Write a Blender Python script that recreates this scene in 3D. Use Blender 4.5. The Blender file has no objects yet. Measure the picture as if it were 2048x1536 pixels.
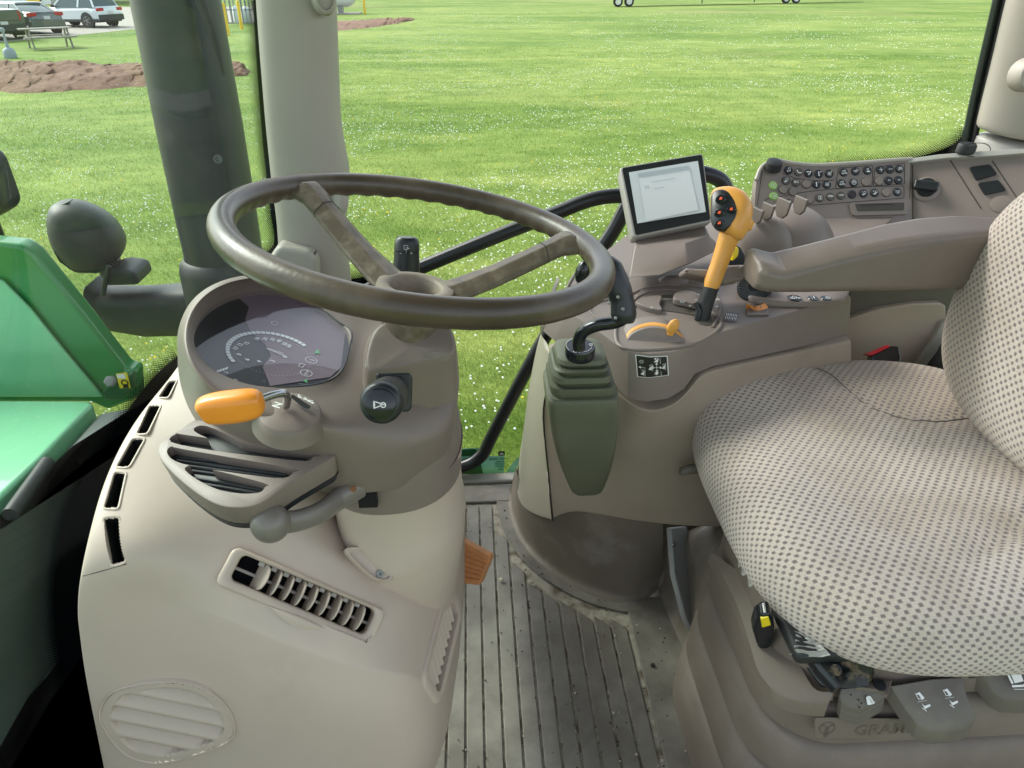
import bpy, bmesh, math, random
import numpy as np
from mathutils import Vector, Matrix, noise
random.seed(7); np.random.seed(7)
S = bpy.context.scene; COL = S.collection
PI = math.pi
# ---------------------------------------------------------------- camera
FPX = 1450.0; CH = 1.12; PITCH = math.radians(29.7); YAW = math.atan(.053)
RR = Vector((math.cos(YAW), -math.sin(YAW), 0))
WW = Vector((math.sin(YAW)*math.cos(PITCH), math.cos(YAW)*math.cos(PITCH), -math.sin(PITCH)))
UU = Vector((math.sin(YAW)*math.sin(PITCH), math.cos(YAW)*math.sin(PITCH), math.cos(PITCH)))
CAMP = Vector((0, 0, CH))
def ray(px, py): return WW + RR*((px-1024)/FPX) - UU*((py-768)/FPX)
def V(px, py, k, v):
    r = ray(px, py)
    d = v if k == 'd' else ((v-CH)/r.z if k == 'z' else (v/r.y if k == 'y' else v/r.x))
    return CAMP + r*d
class Fr:                                   # a plane with 2D axes
    def __init__(s, o, n, u=None):
        s.o = Vector(o); s.n = Vector(n).normalized()
        u = Vector(u) if u is not None else Vector((1, 0, 0))
        s.u = (u - s.n*u.dot(s.n)).normalized(); s.v = s.n.cross(s.u)
    def p(s, a, b, c=0): return s.o + s.u*a + s.v*b + s.n*c
    def hit(s, px, py, off=0):
        r = ray(px, py); d = (s.o + s.n*off - CAMP).dot(s.n)/r.dot(s.n); return CAMP + r*d
    def uv(s, px, py, off=0):
        q = s.hit(px, py, off) - s.o; return (q.dot(s.u), q.dot(s.v))
def fr3(a, b, c):                           # origin a, u towards b, plane holds c
    a, b, c = Vector(a), Vector(b), Vector(c); n = (b-a).cross(c-a).normalized()
    if n.dot(CAMP-a) < 0: n = -n
    return Fr(a, n, b-a)
# ---------------------------------------------------------------- materials
MATS = {}
def mat(name, col, rough=.5, metal=0, bump=0, bscale=400, var=0, vscale=20, spec=.5, dirt=None, dscale=8, damt=0, dlo=.5, dhi=.7, coat=0, emit=0, sheen=0):
    m = bpy.data.materials.new(name); m.use_nodes = True; nt = m.node_tree; N = nt.nodes; L = nt.links
    b = N['Principled BSDF']; b.inputs['Roughness'].default_value = rough; b.inputs['Metallic'].default_value = metal
    b.inputs['Specular IOR Level'].default_value = spec; b.inputs['Coat Weight'].default_value = coat
    c = (*col, 1); b.inputs['Base Color'].default_value = c
    tc = N.new('ShaderNodeTexCoord'); src = None
    geo = N.new('ShaderNodeNewGeometry')
    def nz(scale, det=4):
        n = N.new('ShaderNodeTexNoise'); n.inputs['Scale'].default_value = scale; n.inputs['Detail'].default_value = det
        L.new(geo.outputs['Position'], n.inputs['Vector']); return n
    if var:
        n = nz(vscale); mr = N.new('ShaderNodeMapRange'); mr.inputs[1].default_value = .3; mr.inputs[2].default_value = .7
        mr.inputs[3].default_value = 1-var; mr.inputs[4].default_value = 1+var; L.new(n.outputs[0], mr.inputs[0])
        mx = N.new('ShaderNodeVectorMath'); mx.operation = 'SCALE'; mx.inputs[0].default_value = col; L.new(mr.outputs[0], mx.inputs[3]); src = mx.outputs[0]
    if dirt:
        n = nz(dscale, 9); n.inputs['Roughness'].default_value = .65
        mr = N.new('ShaderNodeMapRange'); mr.inputs[1].default_value = dlo; mr.inputs[2].default_value = dhi; mr.inputs[4].default_value = damt
        L.new(n.outputs[0], mr.inputs[0]); mx = N.new('ShaderNodeMix'); mx.data_type = 'RGBA'
        L.new(mr.outputs[0], mx.inputs[0]); mx.inputs[7].default_value = (*dirt, 1)
        if src: L.new(src, mx.inputs[6])
        else: mx.inputs[6].default_value = c
        src = mx.outputs[2]
        rr = N.new('ShaderNodeMapRange'); rr.inputs[3].default_value = rough; rr.inputs[4].default_value = min(1, rough+.25); L.new(mr.outputs[0], rr.inputs[0]); L.new(rr.outputs[0], b.inputs['Roughness'])
    if src: L.new(src, b.inputs['Base Color'])
    if bump:
        n = nz(bscale, 2); bp = N.new('ShaderNodeBump'); bp.inputs['Strength'].default_value = bump; bp.inputs['Distance'].default_value = .0006
        L.new(n.outputs[0], bp.inputs['Height']); L.new(bp.outputs[0], b.inputs['Normal'])
    if emit:
        b.inputs['Emission Color'].default_value = c; b.inputs['Emission Strength'].default_value = emit
    MATS[name] = m; return m
BEIGE = mat('beige_plastic', (.475, .392, .318), .5, bump=.25, bscale=900, var=.03, vscale=9, dirt=(.30, .25, .19), dscale=14, damt=.22, dlo=.56, dhi=.78)
PILLAR = mat('pillar_plastic', (.33, .302, .262), .52, bump=.25, bscale=800, var=.03, vscale=7)
BEIGE2 = mat('tan_panel', (.31, .255, .20), .52, bump=.25, bscale=800, var=.05, vscale=6, dirt=(.2, .165, .12), dscale=9, damt=.35, dlo=.5, dhi=.75)
TAUPE = mat('taupe_plastic', (.190, .152, .128), .47, bump=.3, bscale=900, var=.05, vscale=12, dirt=(.33, .28, .2), dscale=22, damt=.25, dlo=.58, dhi=.8)
TAUPE2 = mat('console_taupe', (.195, .160, .140), .45, bump=.3, bscale=900, var=.05, vscale=12, dirt=(.3, .26, .2), dscale=18, damt=.18, dlo=.58, dhi=.8)
TOE = mat('toe_rubber', (.135, .112, .085), .6, var=.06, vscale=6, dirt=(.36, .34, .29), dscale=7, damt=.5, dlo=.5, dhi=.75)
BELLOW = mat('bellows_rubber', (.150, .120, .096), .6, var=.08, vscale=9, dirt=(.235, .20, .165), dscale=6, damt=.5, dlo=.48, dhi=.7, bump=.2, bscale=500)
BLACK = mat('black_plastic', (.012, .014, .017), .38, bump=.15, bscale=700)
BLACKG = mat('black_gloss', (.008, .010, .013), .16)
RUBBER = mat('black_rubber', (.015, .016, .017), .6)
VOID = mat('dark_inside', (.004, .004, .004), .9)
ORANGE = mat('orange_plastic', (.78, .27, .025), .3, var=.05, vscale=30)
AMBER = mat('amber_plastic', (.66, .31, .06), .34, bump=.1, bscale=600, var=.06, vscale=30)
PEDAL = mat('pedal_orange', (.62, .27, .10), .6, var=.12, vscale=60, dirt=(.3, .2, .12), dscale=50, damt=.5)
OLIVE = mat('olive_boot', (.092, .098, .062), .58, bump=.2, bscale=500, var=.05, vscale=9, dirt=(.16, .15, .11), dscale=10, damt=.3)
WHEEL = mat('wheel_rubber', (.052, .037, .025), .34, bump=.35, bscale=260, var=.25, vscale=9, dirt=(.15, .115, .08), dscale=11, damt=.55, dlo=.45, dhi=.7)
SPOKE = mat('spoke_rubber', (.105, .082, .060), .36, bump=.5, bscale=320, var=.2, vscale=22, dirt=(.26, .21, .15), dscale=60, damt=.6, dlo=.45, dhi=.7)
HUBM = mat('hub_rubber', (.23, .19, .145), .55, bump=.6, bscale=250, var=.15, vscale=30, dirt=(.12, .08, .05), dscale=30, damt=.4)
CHROME = mat('grey_metal', (.45, .45, .45), .25, 1)
STEEL = mat('painted_steel', (.24, .245, .24), .45, var=.08, vscale=20, dirt=(.35, .33, .28), dscale=12, damt=.4)
GREYLEV = mat('grey_lever', (.17, .15, .13), .3, var=.05)
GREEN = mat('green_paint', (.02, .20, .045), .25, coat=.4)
GREENL = mat('hood_green_sky_veil', (.20, .52, .29), .22, coat=.8, var=.04, vscale=4)  # hood green made paler: sky reflection and glass veil are in the colour
DKGREEN = mat('dark_green', (.012, .10, .03), .5)
DARKP = mat('dark_housing', (.016, .018, .019), .5, bump=.2, bscale=300, var=.1, vscale=10, dirt=(.10, .10, .09), dscale=25, damt=.2)
EXH = mat('exhaust_shroud', (.017, .021, .025), .42, var=.08, vscale=6, dirt=(.15, .15, .14), dscale=60, damt=.5, dlo=.66, dhi=.75)
WHITEM = mat('white_mark', (.75, .75, .72), .5)
SCRW = mat('monitor_screen', (.62, .66, .66), .22)
SCRG = mat('screen_grey', (.42, .47, .49), .3)
SCRL = mat('screen_light', (.70, .73, .73), .25)
MONG = mat('monitor_grey', (.32, .31, .29), .45)
YELL = mat('yellow_plastic', (.80, .62, .01), .35)
YPAINT = mat('yellow_paint', (.80, .50, .02), .5)
BTNG = mat('green_button', (.22, .40, .09), .4)
REDM = mat('red_mark', (.5, .03, .01), .4)
REDG = mat('red_gloss', (.5, .02, .03), .15)
PURP = mat('gauge_face_plum', (.20, .15, .18), .5)
GAUGE = mat('gauge_black', (.012, .014, .018), .4)
LBLK = mat('label_black', (.008, .008, .010), .35)
SEAM = mat('seam_dark', (.03, .026, .022), .8)
FILM = mat('plastic_film', (.55, .54, .50), .2)
for m_, a_ in ((FILM, .45),):
    m_.node_tree.nodes['Principled BSDF'].inputs['Alpha'].default_value = a_
def glass(name, tint, rough=.0, fac=1.0, dust=0):
    m = bpy.data.materials.new(name); m.use_nodes = True; nt = m.node_tree; N = nt.nodes; L = nt.links
    for n in list(N):
        if n.type != 'OUTPUT_MATERIAL': N.remove(n)
    out = [n for n in N if n.type == 'OUTPUT_MATERIAL'][0]
    t = N.new('ShaderNodeBsdfTransparent'); t.inputs[0].default_value = (*tint, 1)
    g = N.new('ShaderNodeBsdfGlossy'); g.inputs['Roughness'].default_value = rough
    f = N.new('ShaderNodeLayerWeight'); f.inputs[0].default_value = .5
    pw = N.new('ShaderNodeMath'); pw.operation = 'POWER'; pw.inputs[1].default_value = 5; L.new(f.outputs['Facing'], pw.inputs[0])
    mu = N.new('ShaderNodeMath'); mu.operation = 'MULTIPLY_ADD'; mu.inputs[1].default_value = .9*fac; mu.inputs[2].default_value = .045*fac; mu.use_clamp = True
    L.new(pw.outputs[0], mu.inputs[0]); mx = N.new('ShaderNodeMixShader')
    L.new(mu.outputs[0], mx.inputs[0]); L.new(t.outputs[0], mx.inputs[1]); L.new(g.outputs[0], mx.inputs[2]); L.new(mx.outputs[0], out.inputs[0])
    if dust:
        df = N.new('ShaderNodeBsdfDiffuse'); df.inputs[0].default_value = (.6, .6, .55, 1); ge = N.new('ShaderNodeNewGeometry'); n = N.new('ShaderNodeTexNoise'); n.inputs['Scale'].default_value = 7; n.inputs['Detail'].default_value = 8
        mp = N.new('ShaderNodeMapping'); mp.inputs['Scale'].default_value = (1, 1, 3); L.new(ge.outputs['Position'], mp.inputs[0]); L.new(mp.outputs[0], n.inputs[0])
        n2 = N.new('ShaderNodeTexNoise'); n2.inputs['Scale'].default_value = 160; n2.inputs['Detail'].default_value = 2; L.new(ge.outputs['Position'], n2.inputs[0])
        r1 = N.new('ShaderNodeMapRange'); r1.inputs[1].default_value = .35; r1.inputs[2].default_value = .75; r1.inputs[3].default_value = dust*.5; r1.inputs[4].default_value = dust*1.8; L.new(n.outputs[0], r1.inputs[0])
        r2 = N.new('ShaderNodeMapRange'); r2.inputs[1].default_value = .72; r2.inputs[2].default_value = .78; r2.inputs[4].default_value = dust*5; L.new(n2.outputs[0], r2.inputs[0])
        ad = N.new('ShaderNodeMath'); ad.operation = 'ADD'; L.new(r1.outputs[0], ad.inputs[0]); L.new(r2.outputs[0], ad.inputs[1])
        m2 = N.new('ShaderNodeMixShader'); L.new(ad.outputs[0], m2.inputs[0]); L.new(mx.outputs[0], m2.inputs[1]); L.new(df.outputs[0], m2.inputs[2]); L.new(m2.outputs[0], out.inputs[0])
    return m
GLASSF = glass('windscreen_glass', (.82, .93, .87), fac=1.1, dust=.02)  # the dust film also paints the pale veil of reflections
GLASSS = glass('window_glass', (.93, .97, .94), fac=.7)
LENS = glass('lens_glass', (.92, .92, .94), fac=.9, dust=.02)
DECALG = glass('clear_green_sticker', (.35, .85, .6), rough=.3, fac=.6)
def frit():
    m = bpy.data.materials.new('frit_dots'); m.use_nodes = True; nt = m.node_tree; N = nt.nodes; L = nt.links
    b = N['Principled BSDF']; b.inputs['Base Color'].default_value = (.004, .005, .006, 1); b.inputs['Roughness'].default_value = .12
    uv = N.new('ShaderNodeUVMap'); sx = N.new('ShaderNodeSeparateXYZ'); L.new(uv.outputs[0], sx.inputs[0])
    def M(op, a, c=None):
        n = N.new('ShaderNodeMath'); n.operation = op
        for i, q in enumerate((a, c)):
            if q is None: continue
            if isinstance(q, (int, float)): n.inputs[i].default_value = q
            else: L.new(q, n.inputs[i])
        return n.outputs[0]
    P = .0052                                   # u,v in metres, v=0 solid edge; v<0 solid
    u = M('DIVIDE', sx.outputs[0], P); v = M('DIVIDE', sx.outputs[1], P*.5)
    row = M('FLOOR', v); odd = M('MULTIPLY', M('FLOORED_MODULO', row, 2.), .5)
    fu = M('SUBTRACT', M('FRACT', M('ADD', u, odd)), .5); fv = M('MULTIPLY', M('SUBTRACT', M('FRACT', v), .5), .5)
    r = M('SQRT', M('ADD', M('MULTIPLY', fu, fu), M('MULTIPLY', fv, fv)))
    rad = M('SUBTRACT', .44, M('MULTIPLY', sx.outputs[1], .40/.028))
    al = M('MAXIMUM', M('LESS_THAN', r, rad), M('LESS_THAN', sx.outputs[1], .0005))
    L.new(al, b.inputs['Alpha']); return m
FRIT = frit()
# ---------------------------------------------------------------- mesh builder
WL = {}
def cr(pts, n=6, closed=False):             # catmull-rom
    P = [Vector(p) for p in pts]; out = []; m = len(P)
    for i in range(m if closed else m-1):
        a = P[(i-1) % m] if closed or i > 0 else P[0]*2-P[1]
        b, c = P[i], P[(i+1) % m]
        d = P[(i+2) % m] if closed or i+2 < m else P[-1]*2-P[-2]
        for k in range(n):
            t = k/n; out.append(.5*((2*b)+(c-a)*t+(2*a-5*b+4*c-d)*t*t+(3*b-a-3*c+d)*t**3))
    if not closed: out.append(P[-1])
    return out
class MB:
    def __init__(s, xf=None): s.v = []; s.f = []; s.xf = xf; s.uv = None; s.mi = []
    def add(s, vs, fs, mi=0):
        o = len(s.v); s.v += [Vector(q) for q in vs]; s.f += [tuple(i+o for i in f) for f in fs]; s.mi += [mi]*len(fs); return s
    def box(s, c, d, R=None, mi=0):
        R = R or Matrix.Identity(3); c = Vector(c)
        vs = [c + R @ Vector((x*d[0]/2, y*d[1]/2, z*d[2]/2)) for x in (-1, 1) for y in (-1, 1) for z in (-1, 1)]
        return s.add(vs, [(0, 1, 3, 2), (4, 6, 7, 5), (0, 4, 5, 1), (2, 3, 7, 6), (0, 2, 6, 4), (1, 5, 7, 3)], mi)
    def loft(s, rings, cap0=True, cap1=True, closed=True, mi=0):
        n = len(rings[0]); vs = [p for r in rings for p in r]; fs = []
        for i in range(len(rings)-1):
            for j in range(n if closed else n-1):
                k = (j+1) % n; fs.append((i*n+j, i*n+k, (i+1)*n+k, (i+1)*n+j))
        if cap0: fs.append(tuple(range(n-1, -1, -1)))
        if cap1: fs.append(tuple((len(rings)-1)*n+j for j in range(n)))
        return s.add(vs, fs, mi)
    def prism(s, ring, vec, mi=0):
        vec = Vector(vec); return s.loft([[Vector(p) for p in ring], [Vector(p)+vec for p in ring]], mi=mi)
    def tube(s, path, rad, n=12, closed=False, caps=True, squash=None, mi=0):
        P = [Vector(p) for p in path]; m = len(P); rs = rad if isinstance(rad, (list, tuple)) else [rad]*m
        if len(rs) != m: rs = [np.interp(i/(m-1), np.linspace(0, 1, len(rs)), rs) for i in range(m)]
        rings = []; up = None
        for i in range(m):
            t = (P[(i+1) % m]-P[i-1]) if closed or 0 < i < m-1 else (P[1]-P[0] if i == 0 else P[-1]-P[-2])
            t.normalize()
            if up is None: up = Vector((0, 0, 1)) if abs(t.z) < .9 else Vector((0, 1, 0))
            up = (up - t*up.dot(t)).normalized(); w = t.cross(up); q = squash or (1, 1)
            rings.append([P[i] + (w*math.cos(2*PI*j/n)*q[0] + up*math.sin(2*PI*j/n)*q[1])*rs[i] for j in range(n)])
        if closed: rings.append(rings[0]); caps = False
        return s.loft(rings, caps, caps, mi=mi)
    def lathe(s, prof, o, ax=(0, 0, 1), n=32, mi=0, cap=True, sq=(1, 1)):        # prof: (r, h)
        f = Fr(o, ax, (1, 0, 0) if abs(Vector(ax).normalized().x) < .9 else (0, 1, 0))
        return s.loft([[f.p(max(r, 1e-5)*math.cos(2*PI*j/n)*sq[0], max(r, 1e-5)*math.sin(2*PI*j/n)*sq[1], h) for j in range(n)] for r, h in prof], cap, cap, mi=mi)
    def ell(s, c, d, R=None, n=20, m=12, mi=0):
        R = R or Matrix.Identity(3); c = Vector(c)
        return s.loft([[c + R @ Vector((d[0]*math.sin(PI*i/m)*math.cos(2*PI*j/n), d[1]*math.sin(PI*i/m)*math.sin(2*PI*j/n), d[2]*math.cos(PI*i/m))) for j in range(n)] for i in [.15]+list(range(1, m))+[m-.15]], mi=mi)
    def grid(s, rows, mi=0):
        n = len(rows[0]); return s.loft(rows, False, False, closed=False, mi=mi)
    # flat marks on a frame
    def line(s, f, pts, w, off=.0006, closed=False, mi=0):
        P = [Vector((a, b)) for a, b in pts]
        if closed: P.append(P[0])
        for i in range(len(P)-1):
            d = P[i+1]-P[i]
            if d.length < 1e-7: continue
            d.normalize(); nn = Vector((-d.y, d.x))*w/2; a = P[i]-d*w*.3; b = P[i+1]+d*w*.3
            s.add([f.p(*(a-nn), off), f.p(*(b-nn), off), f.p(*(b+nn), off), f.p(*(a+nn), off)], [(0, 1, 2, 3)], mi)
        return s
    def poly(s, f, pts, off=.0006, mi=0): return s.add([f.p(a, b, off) for a, b in pts], [tuple(range(len(pts)))], mi)
    def disc(s, f, a, b, r, off=.0006, n=20, mi=0, r2=None):
        return s.poly(f, [(a+r*math.cos(2*PI*i/n), b+(r2 or r)*math.sin(2*PI*i/n)) for i in range(n)], off, mi)
    def arc(s, f, a, b, r, w, t0=0, t1=360, off=.0006, n=20, mi=0, r2=None):
        r2 = r2 or r; k0, k1 = math.radians(t0), math.radians(t1)
        i_ = [(a+(r-w/2)*math.cos(k0+(k1-k0)*i/n), b+(r2-w/2)*math.sin(k0+(k1-k0)*i/n)) for i in range(n+1)]
        o_ = [(a+(r+w/2)*math.cos(k0+(k1-k0)*i/n), b+(r2+w/2)*math.sin(k0+(k1-k0)*i/n)) for i in range(n+1)]
        vs = [f.p(*q, off) for q in i_+o_]; return s.add(vs, [(i, i+1, n+2+i, n+1+i) for i in range(n)], mi)
    def text(s, f, t, a, b, size, rot=0, off=.0006, mi=0, mirror=False, bold=.0):
        c = bpy.data.curves.new('t', 'FONT'); c.body = t; c.size = size; c.align_x = 'CENTER'; c.align_y = 'CENTER'; c.resolution_u = 3; c.offset = bold*size
        o = bpy.data.objects.new('t', c); COL.objects.link(o); bpy.context.view_layer.update()
        me = bpy.data.meshes.new_from_object(o.evaluated_get(bpy.context.evaluated_depsgraph_get()))
        k = math.radians(rot); ck, sk = math.cos(k), math.sin(k); vs = []
        for q in me.vertices:
            x, y = q.co.x*(-1 if mirror else 1), q.co.y
            vs.append(f.p(a+x*ck-y*sk, b+x*sk+y*ck, off))
        s.add(vs, [tuple(p.vertices) for p in me.polygons], mi)
        bpy.data.objects.remove(o); bpy.data.curves.remove(c); bpy.data.meshes.remove(me); return s
    def build(s, name, m, parent=None, bev=0, sub=0, smooth=True, seg=2, ang=35, sharp=None, solid=0, label=None):
        me = bpy.data.meshes.new(name); vs = s.v
        if s.xf: vs = [s.xf @ q for q in vs]
        lo = Vector((min(q[i] for q in vs) for i in range(3))); hi = Vector((max(q[i] for q in vs) for i in range(3)))
        c = Vector(((lo.x+hi.x)/2, (lo.y+hi.y)/2, lo.z))
        me.from_pydata([q-c for q in vs], [], s.f); me.validate()
        bm = bmesh.new(); bm.from_mesh(me); bmesh.ops.remove_doubles(bm, verts=bm.verts, dist=1e-6); bmesh.ops.recalc_face_normals(bm, faces=bm.faces); bm.to_mesh(me); bm.free()
        o = bpy.data.objects.new(name, me); COL.objects.link(o)
        for q in (m if isinstance(m, (list, tuple)) else [m]): me.materials.append(q)
        if len(me.polygons) == len(s.mi):
            me.polygons.foreach_set('material_index', s.mi)
        me.polygons.foreach_set('use_smooth', [smooth]*len(me.polygons))
        if smooth and not sub and not bev: me.set_sharp_from_angle(angle=math.radians(sharp or 40))
        if solid:
            k = o.modifiers.new('s', 'SOLIDIFY'); k.thickness = solid; k.offset = -1
        if bev:
            k = o.modifiers.new('b', 'BEVEL'); k.width = bev; k.segments = seg; k.limit_method = 'ANGLE'; k.angle_limit = math.radians(ang); k.harden_normals = smooth
        if sub:
            k = o.modifiers.new('s', 'SUBSURF'); k.levels = k.render_levels = sub
        if parent is not None:
            o.parent = parent; o.location = c - WL[parent.name]
        else: o.location = c
        WL[o.name] = c
        if label: o['label'] = label
        return o
def thing(name, label, cat, loc, group=None):
    o = bpy.data.objects.new(name, None); COL.objects.link(o); o.location = loc; o.empty_display_size = .05; WL[o.name] = Vector(loc)
    o['label'] = label; o['category'] = cat
    if group: o['group'] = group
    return o
def tag(o, label=None, cat=None, group=None, kind=None):
    for k, v in (('label', label), ('category', cat), ('group', group), ('kind', kind)):
        if v: o[k] = v
    return o
def freeze(o):                              # bake modifiers into the mesh
    bpy.context.view_layer.update()
    me = bpy.data.meshes.new_from_object(o.evaluated_get(bpy.context.evaluated_depsgraph_get())); me.name = o.name
    o.modifiers.clear(); o.data = me; return o
def punch(o, tests):                        # remove faces of a baked mesh for which a test (world point) is true
    me = o.data; base = WL[o.name]; bm = bmesh.new(); bm.from_mesh(me)
    kill = [f for f in bm.faces if any(t(f.calc_center_median()+base) for t in tests)]
    bmesh.ops.delete(bm, geom=kill, context='FACES'); bm.to_mesh(me); bm.free()
def boolcut(o, cutters):
    for c in cutters:
        k = o.modifiers.new('c', 'BOOLEAN'); k.operation = 'DIFFERENCE'; k.object = c; k.solver = 'EXACT'
    freeze(o)
    for c in cutters: bpy.data.objects.remove(c)
    return o
def rrect(w, h, r, n=5):                    # rounded rectangle outline, centred
    out = []
    for cx, cy, a in ((w/2-r, h/2-r, 0), (-w/2+r, h/2-r, 90), (-w/2+r, -h/2+r, 180), (w/2-r, -h/2+r, 270)):
        for i in range(n+1):
            k = math.radians(a+90*i/n); out.append((cx+r*math.cos(k), cy+r*math.sin(k)))
    return out
def ring_on(f, pts, off=0): return [f.p(a, b, off) for a, b in pts]
def pxs(pts, k=None, v=None):
    return [V(p[0], p[1], k or p[2], v if v is not None else p[-1]) for p in pts]
# ---------------------------------------------------------------- camera object, world, light
cd = bpy.data.cameras.new('camera'); cam = bpy.data.objects.new('camera', cd); COL.objects.link(cam); S.camera = cam
cd.sensor_fit = 'HORIZONTAL'; cd.sensor_width = 36; cd.lens = FPX/2048*36; cd.clip_start = .02; cd.clip_end = 600
cam.matrix_world = Matrix.Translation(CAMP) @ Matrix((RR, UU, -WW)).transposed().to_4x4()
W = bpy.data.worlds.new('World'); S.world = W; W.use_nodes = True; nt = W.node_tree
sk = nt.nodes.new('ShaderNodeTexSky'); sk.sky_type = 'NISHITA'; sk.sun_disc = False
SUN_EL, SUN_AZ = math.radians(41), math.radians(302)   # direction the light comes from, clockwise from +Y
sk.sun_elevation = SUN_EL; sk.sun_rotation = SUN_AZ; sk.dust_density = 2.0; sk.air_density = 1.0
hs = nt.nodes.new('ShaderNodeHueSaturation'); hs.inputs['Saturation'].default_value = .45
nt.links.new(sk.outputs[0], hs.inputs['Color']); nt.links.new(hs.outputs[0], nt.nodes['Background'].inputs[0]); nt.nodes['Background'].inputs[1].default_value = .13
sl = bpy.data.lights.new('sun', 'SUN'); sl.energy = 1.4; sl.angle = math.radians(24); sl.color = (1, .965, .91)
so = bpy.data.objects.new('sun', sl); COL.objects.link(so)
sd = Vector((math.sin(SUN_AZ)*math.cos(SUN_EL), math.cos(SUN_AZ)*math.cos(SUN_EL), math.sin(SUN_EL)))
so.rotation_euler = sd.to_track_quat('Z', 'Y').to_euler()
S.view_settings.view_transform = 'Standard'; S.view_settings.look = 'None'; S.view_settings.exposure = 1.65; S.view_settings.gamma = 1
S.render.engine = 'CYCLES'; S.cycles.max_bounces = 8; S.cycles.transparent_max_bounces = 12
# ================================================================ OUTSIDE
GZ = -1.7
def G(px, py, z=GZ): return V(px, py, 'z', z)
def field_mat(name, blade=None):
    """lawn colour by place in the field; blades use the same colour with their own tone"""
    m = bpy.data.materials.new(name); m.use_nodes = True; nt = m.node_tree; N = nt.nodes; L = nt.links; b = N['Principled BSDF']
    b.inputs['Roughness'].default_value = .8; b.inputs['Specular IOR Level'].default_value = .12
    g = N.new('ShaderNodeNewGeometry')
    def nz(sc, det, st=(1, 1, 1)):
        mp = N.new('ShaderNodeMapping'); mp.inputs['Scale'].default_value = st; L.new(g.outputs['Position'], mp.inputs[0])
        n = N.new('ShaderNodeTexNoise'); n.inputs['Scale'].default_value = sc; n.inputs['Detail'].default_value = det; L.new(mp.outputs[0], n.inputs[0]); return n.outputs[0]
    def ramp(src, lo, hi, c0, c1):
        r = N.new('ShaderNodeValToRGB'); r.color_ramp.elements[0].position = lo; r.color_ramp.elements[1].position = hi
        r.color_ramp.elements[0].color = (*c0, 1); r.color_ramp.elements[1].color = (*c1, 1); L.new(src, r.inputs[0]); return r.outputs[0]
    def mix(f, a, c, ty='MIX', fac=None):
        x = N.new('ShaderNodeMix'); x.data_type = 'RGBA'; x.blend_type = ty
        if fac is not None: x.inputs[0].default_value = fac
        else: L.new(f, x.inputs[0])
        L.new(a, x.inputs[6]); L.new(c, x.inputs[7]); return x.outputs[2]
    base = ramp(nz(.32, 7, (.4, 1, 1)), .34, .66, (.128, .212, .034), (.245, .318, .080))
    mow = ramp(nz(.55, 3, (.06, 1, 1)), .42, .58, (.90, .93, .90), (1.10, 1.06, 1.10))
    c = mix(None, base, mow, 'MULTIPLY', .8)
    mot = ramp(nz(2.2, 6, (.6, 1, 1)), .32, .68, (.74, .80, .70), (1.26, 1.16, 1.30)); c = mix(None, c, mot, 'MULTIPLY', .9)
    dry = ramp(nz(.09, 5, (.4, 1, 1)), .60, .75, (0, 0, 0), (1, 1, 1)); tan = ramp(nz(9, 6), .3, .7, (.22, .22, .09), (.36, .33, .15)); c = mix(dry, c, tan)
    if blade is None:
        fine = ramp(nz(45, 8), .3, .72, (.5, .55, .5), (1.25, 1.25, 1.2)); c = mix(None, c, fine, 'MULTIPLY', .75)
        bp = N.new('ShaderNodeBump'); bp.inputs['Strength'].default_value = .5; bp.inputs['Distance'].default_value = .02; L.new(nz(30, 6), bp.inputs['Height']); L.new(bp.outputs[0], b.inputs['Normal']); L.new(c, b.inputs['Base Color']); return m
    rg = N.new('ShaderNodeRGB'); rg.outputs[0].default_value = (*blade, 1); c = mix(None, c, rg.outputs[0], 'MULTIPLY', 1.0)
    d = N.new('ShaderNodeBsdfDiffuse'); tr = N.new('ShaderNodeBsdfTranslucent'); mx = N.new('ShaderNodeMixShader'); mx.inputs[0].default_value = .42
    L.new(c, d.inputs[0]); L.new(c, tr.inputs[0]); L.new(d.outputs[0], mx.inputs[1]); L.new(tr.outputs[0], mx.inputs[2]); out = [n for n in N if n.type == 'OUTPUT_MATERIAL'][0]; L.new(mx.outputs[0], out.inputs[0]); return m
mb = MB(); X0, X1, Y0, Y1 = -300, 300, -60, 420
mb.add([(X0, Y0, GZ), (X1, Y0, GZ), (X1, Y1, GZ), (X0, Y1, GZ)], [(0, 1, 2, 3)])
tag(mb.build('lawn', field_mat('lawn')), kind='structure')
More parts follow.
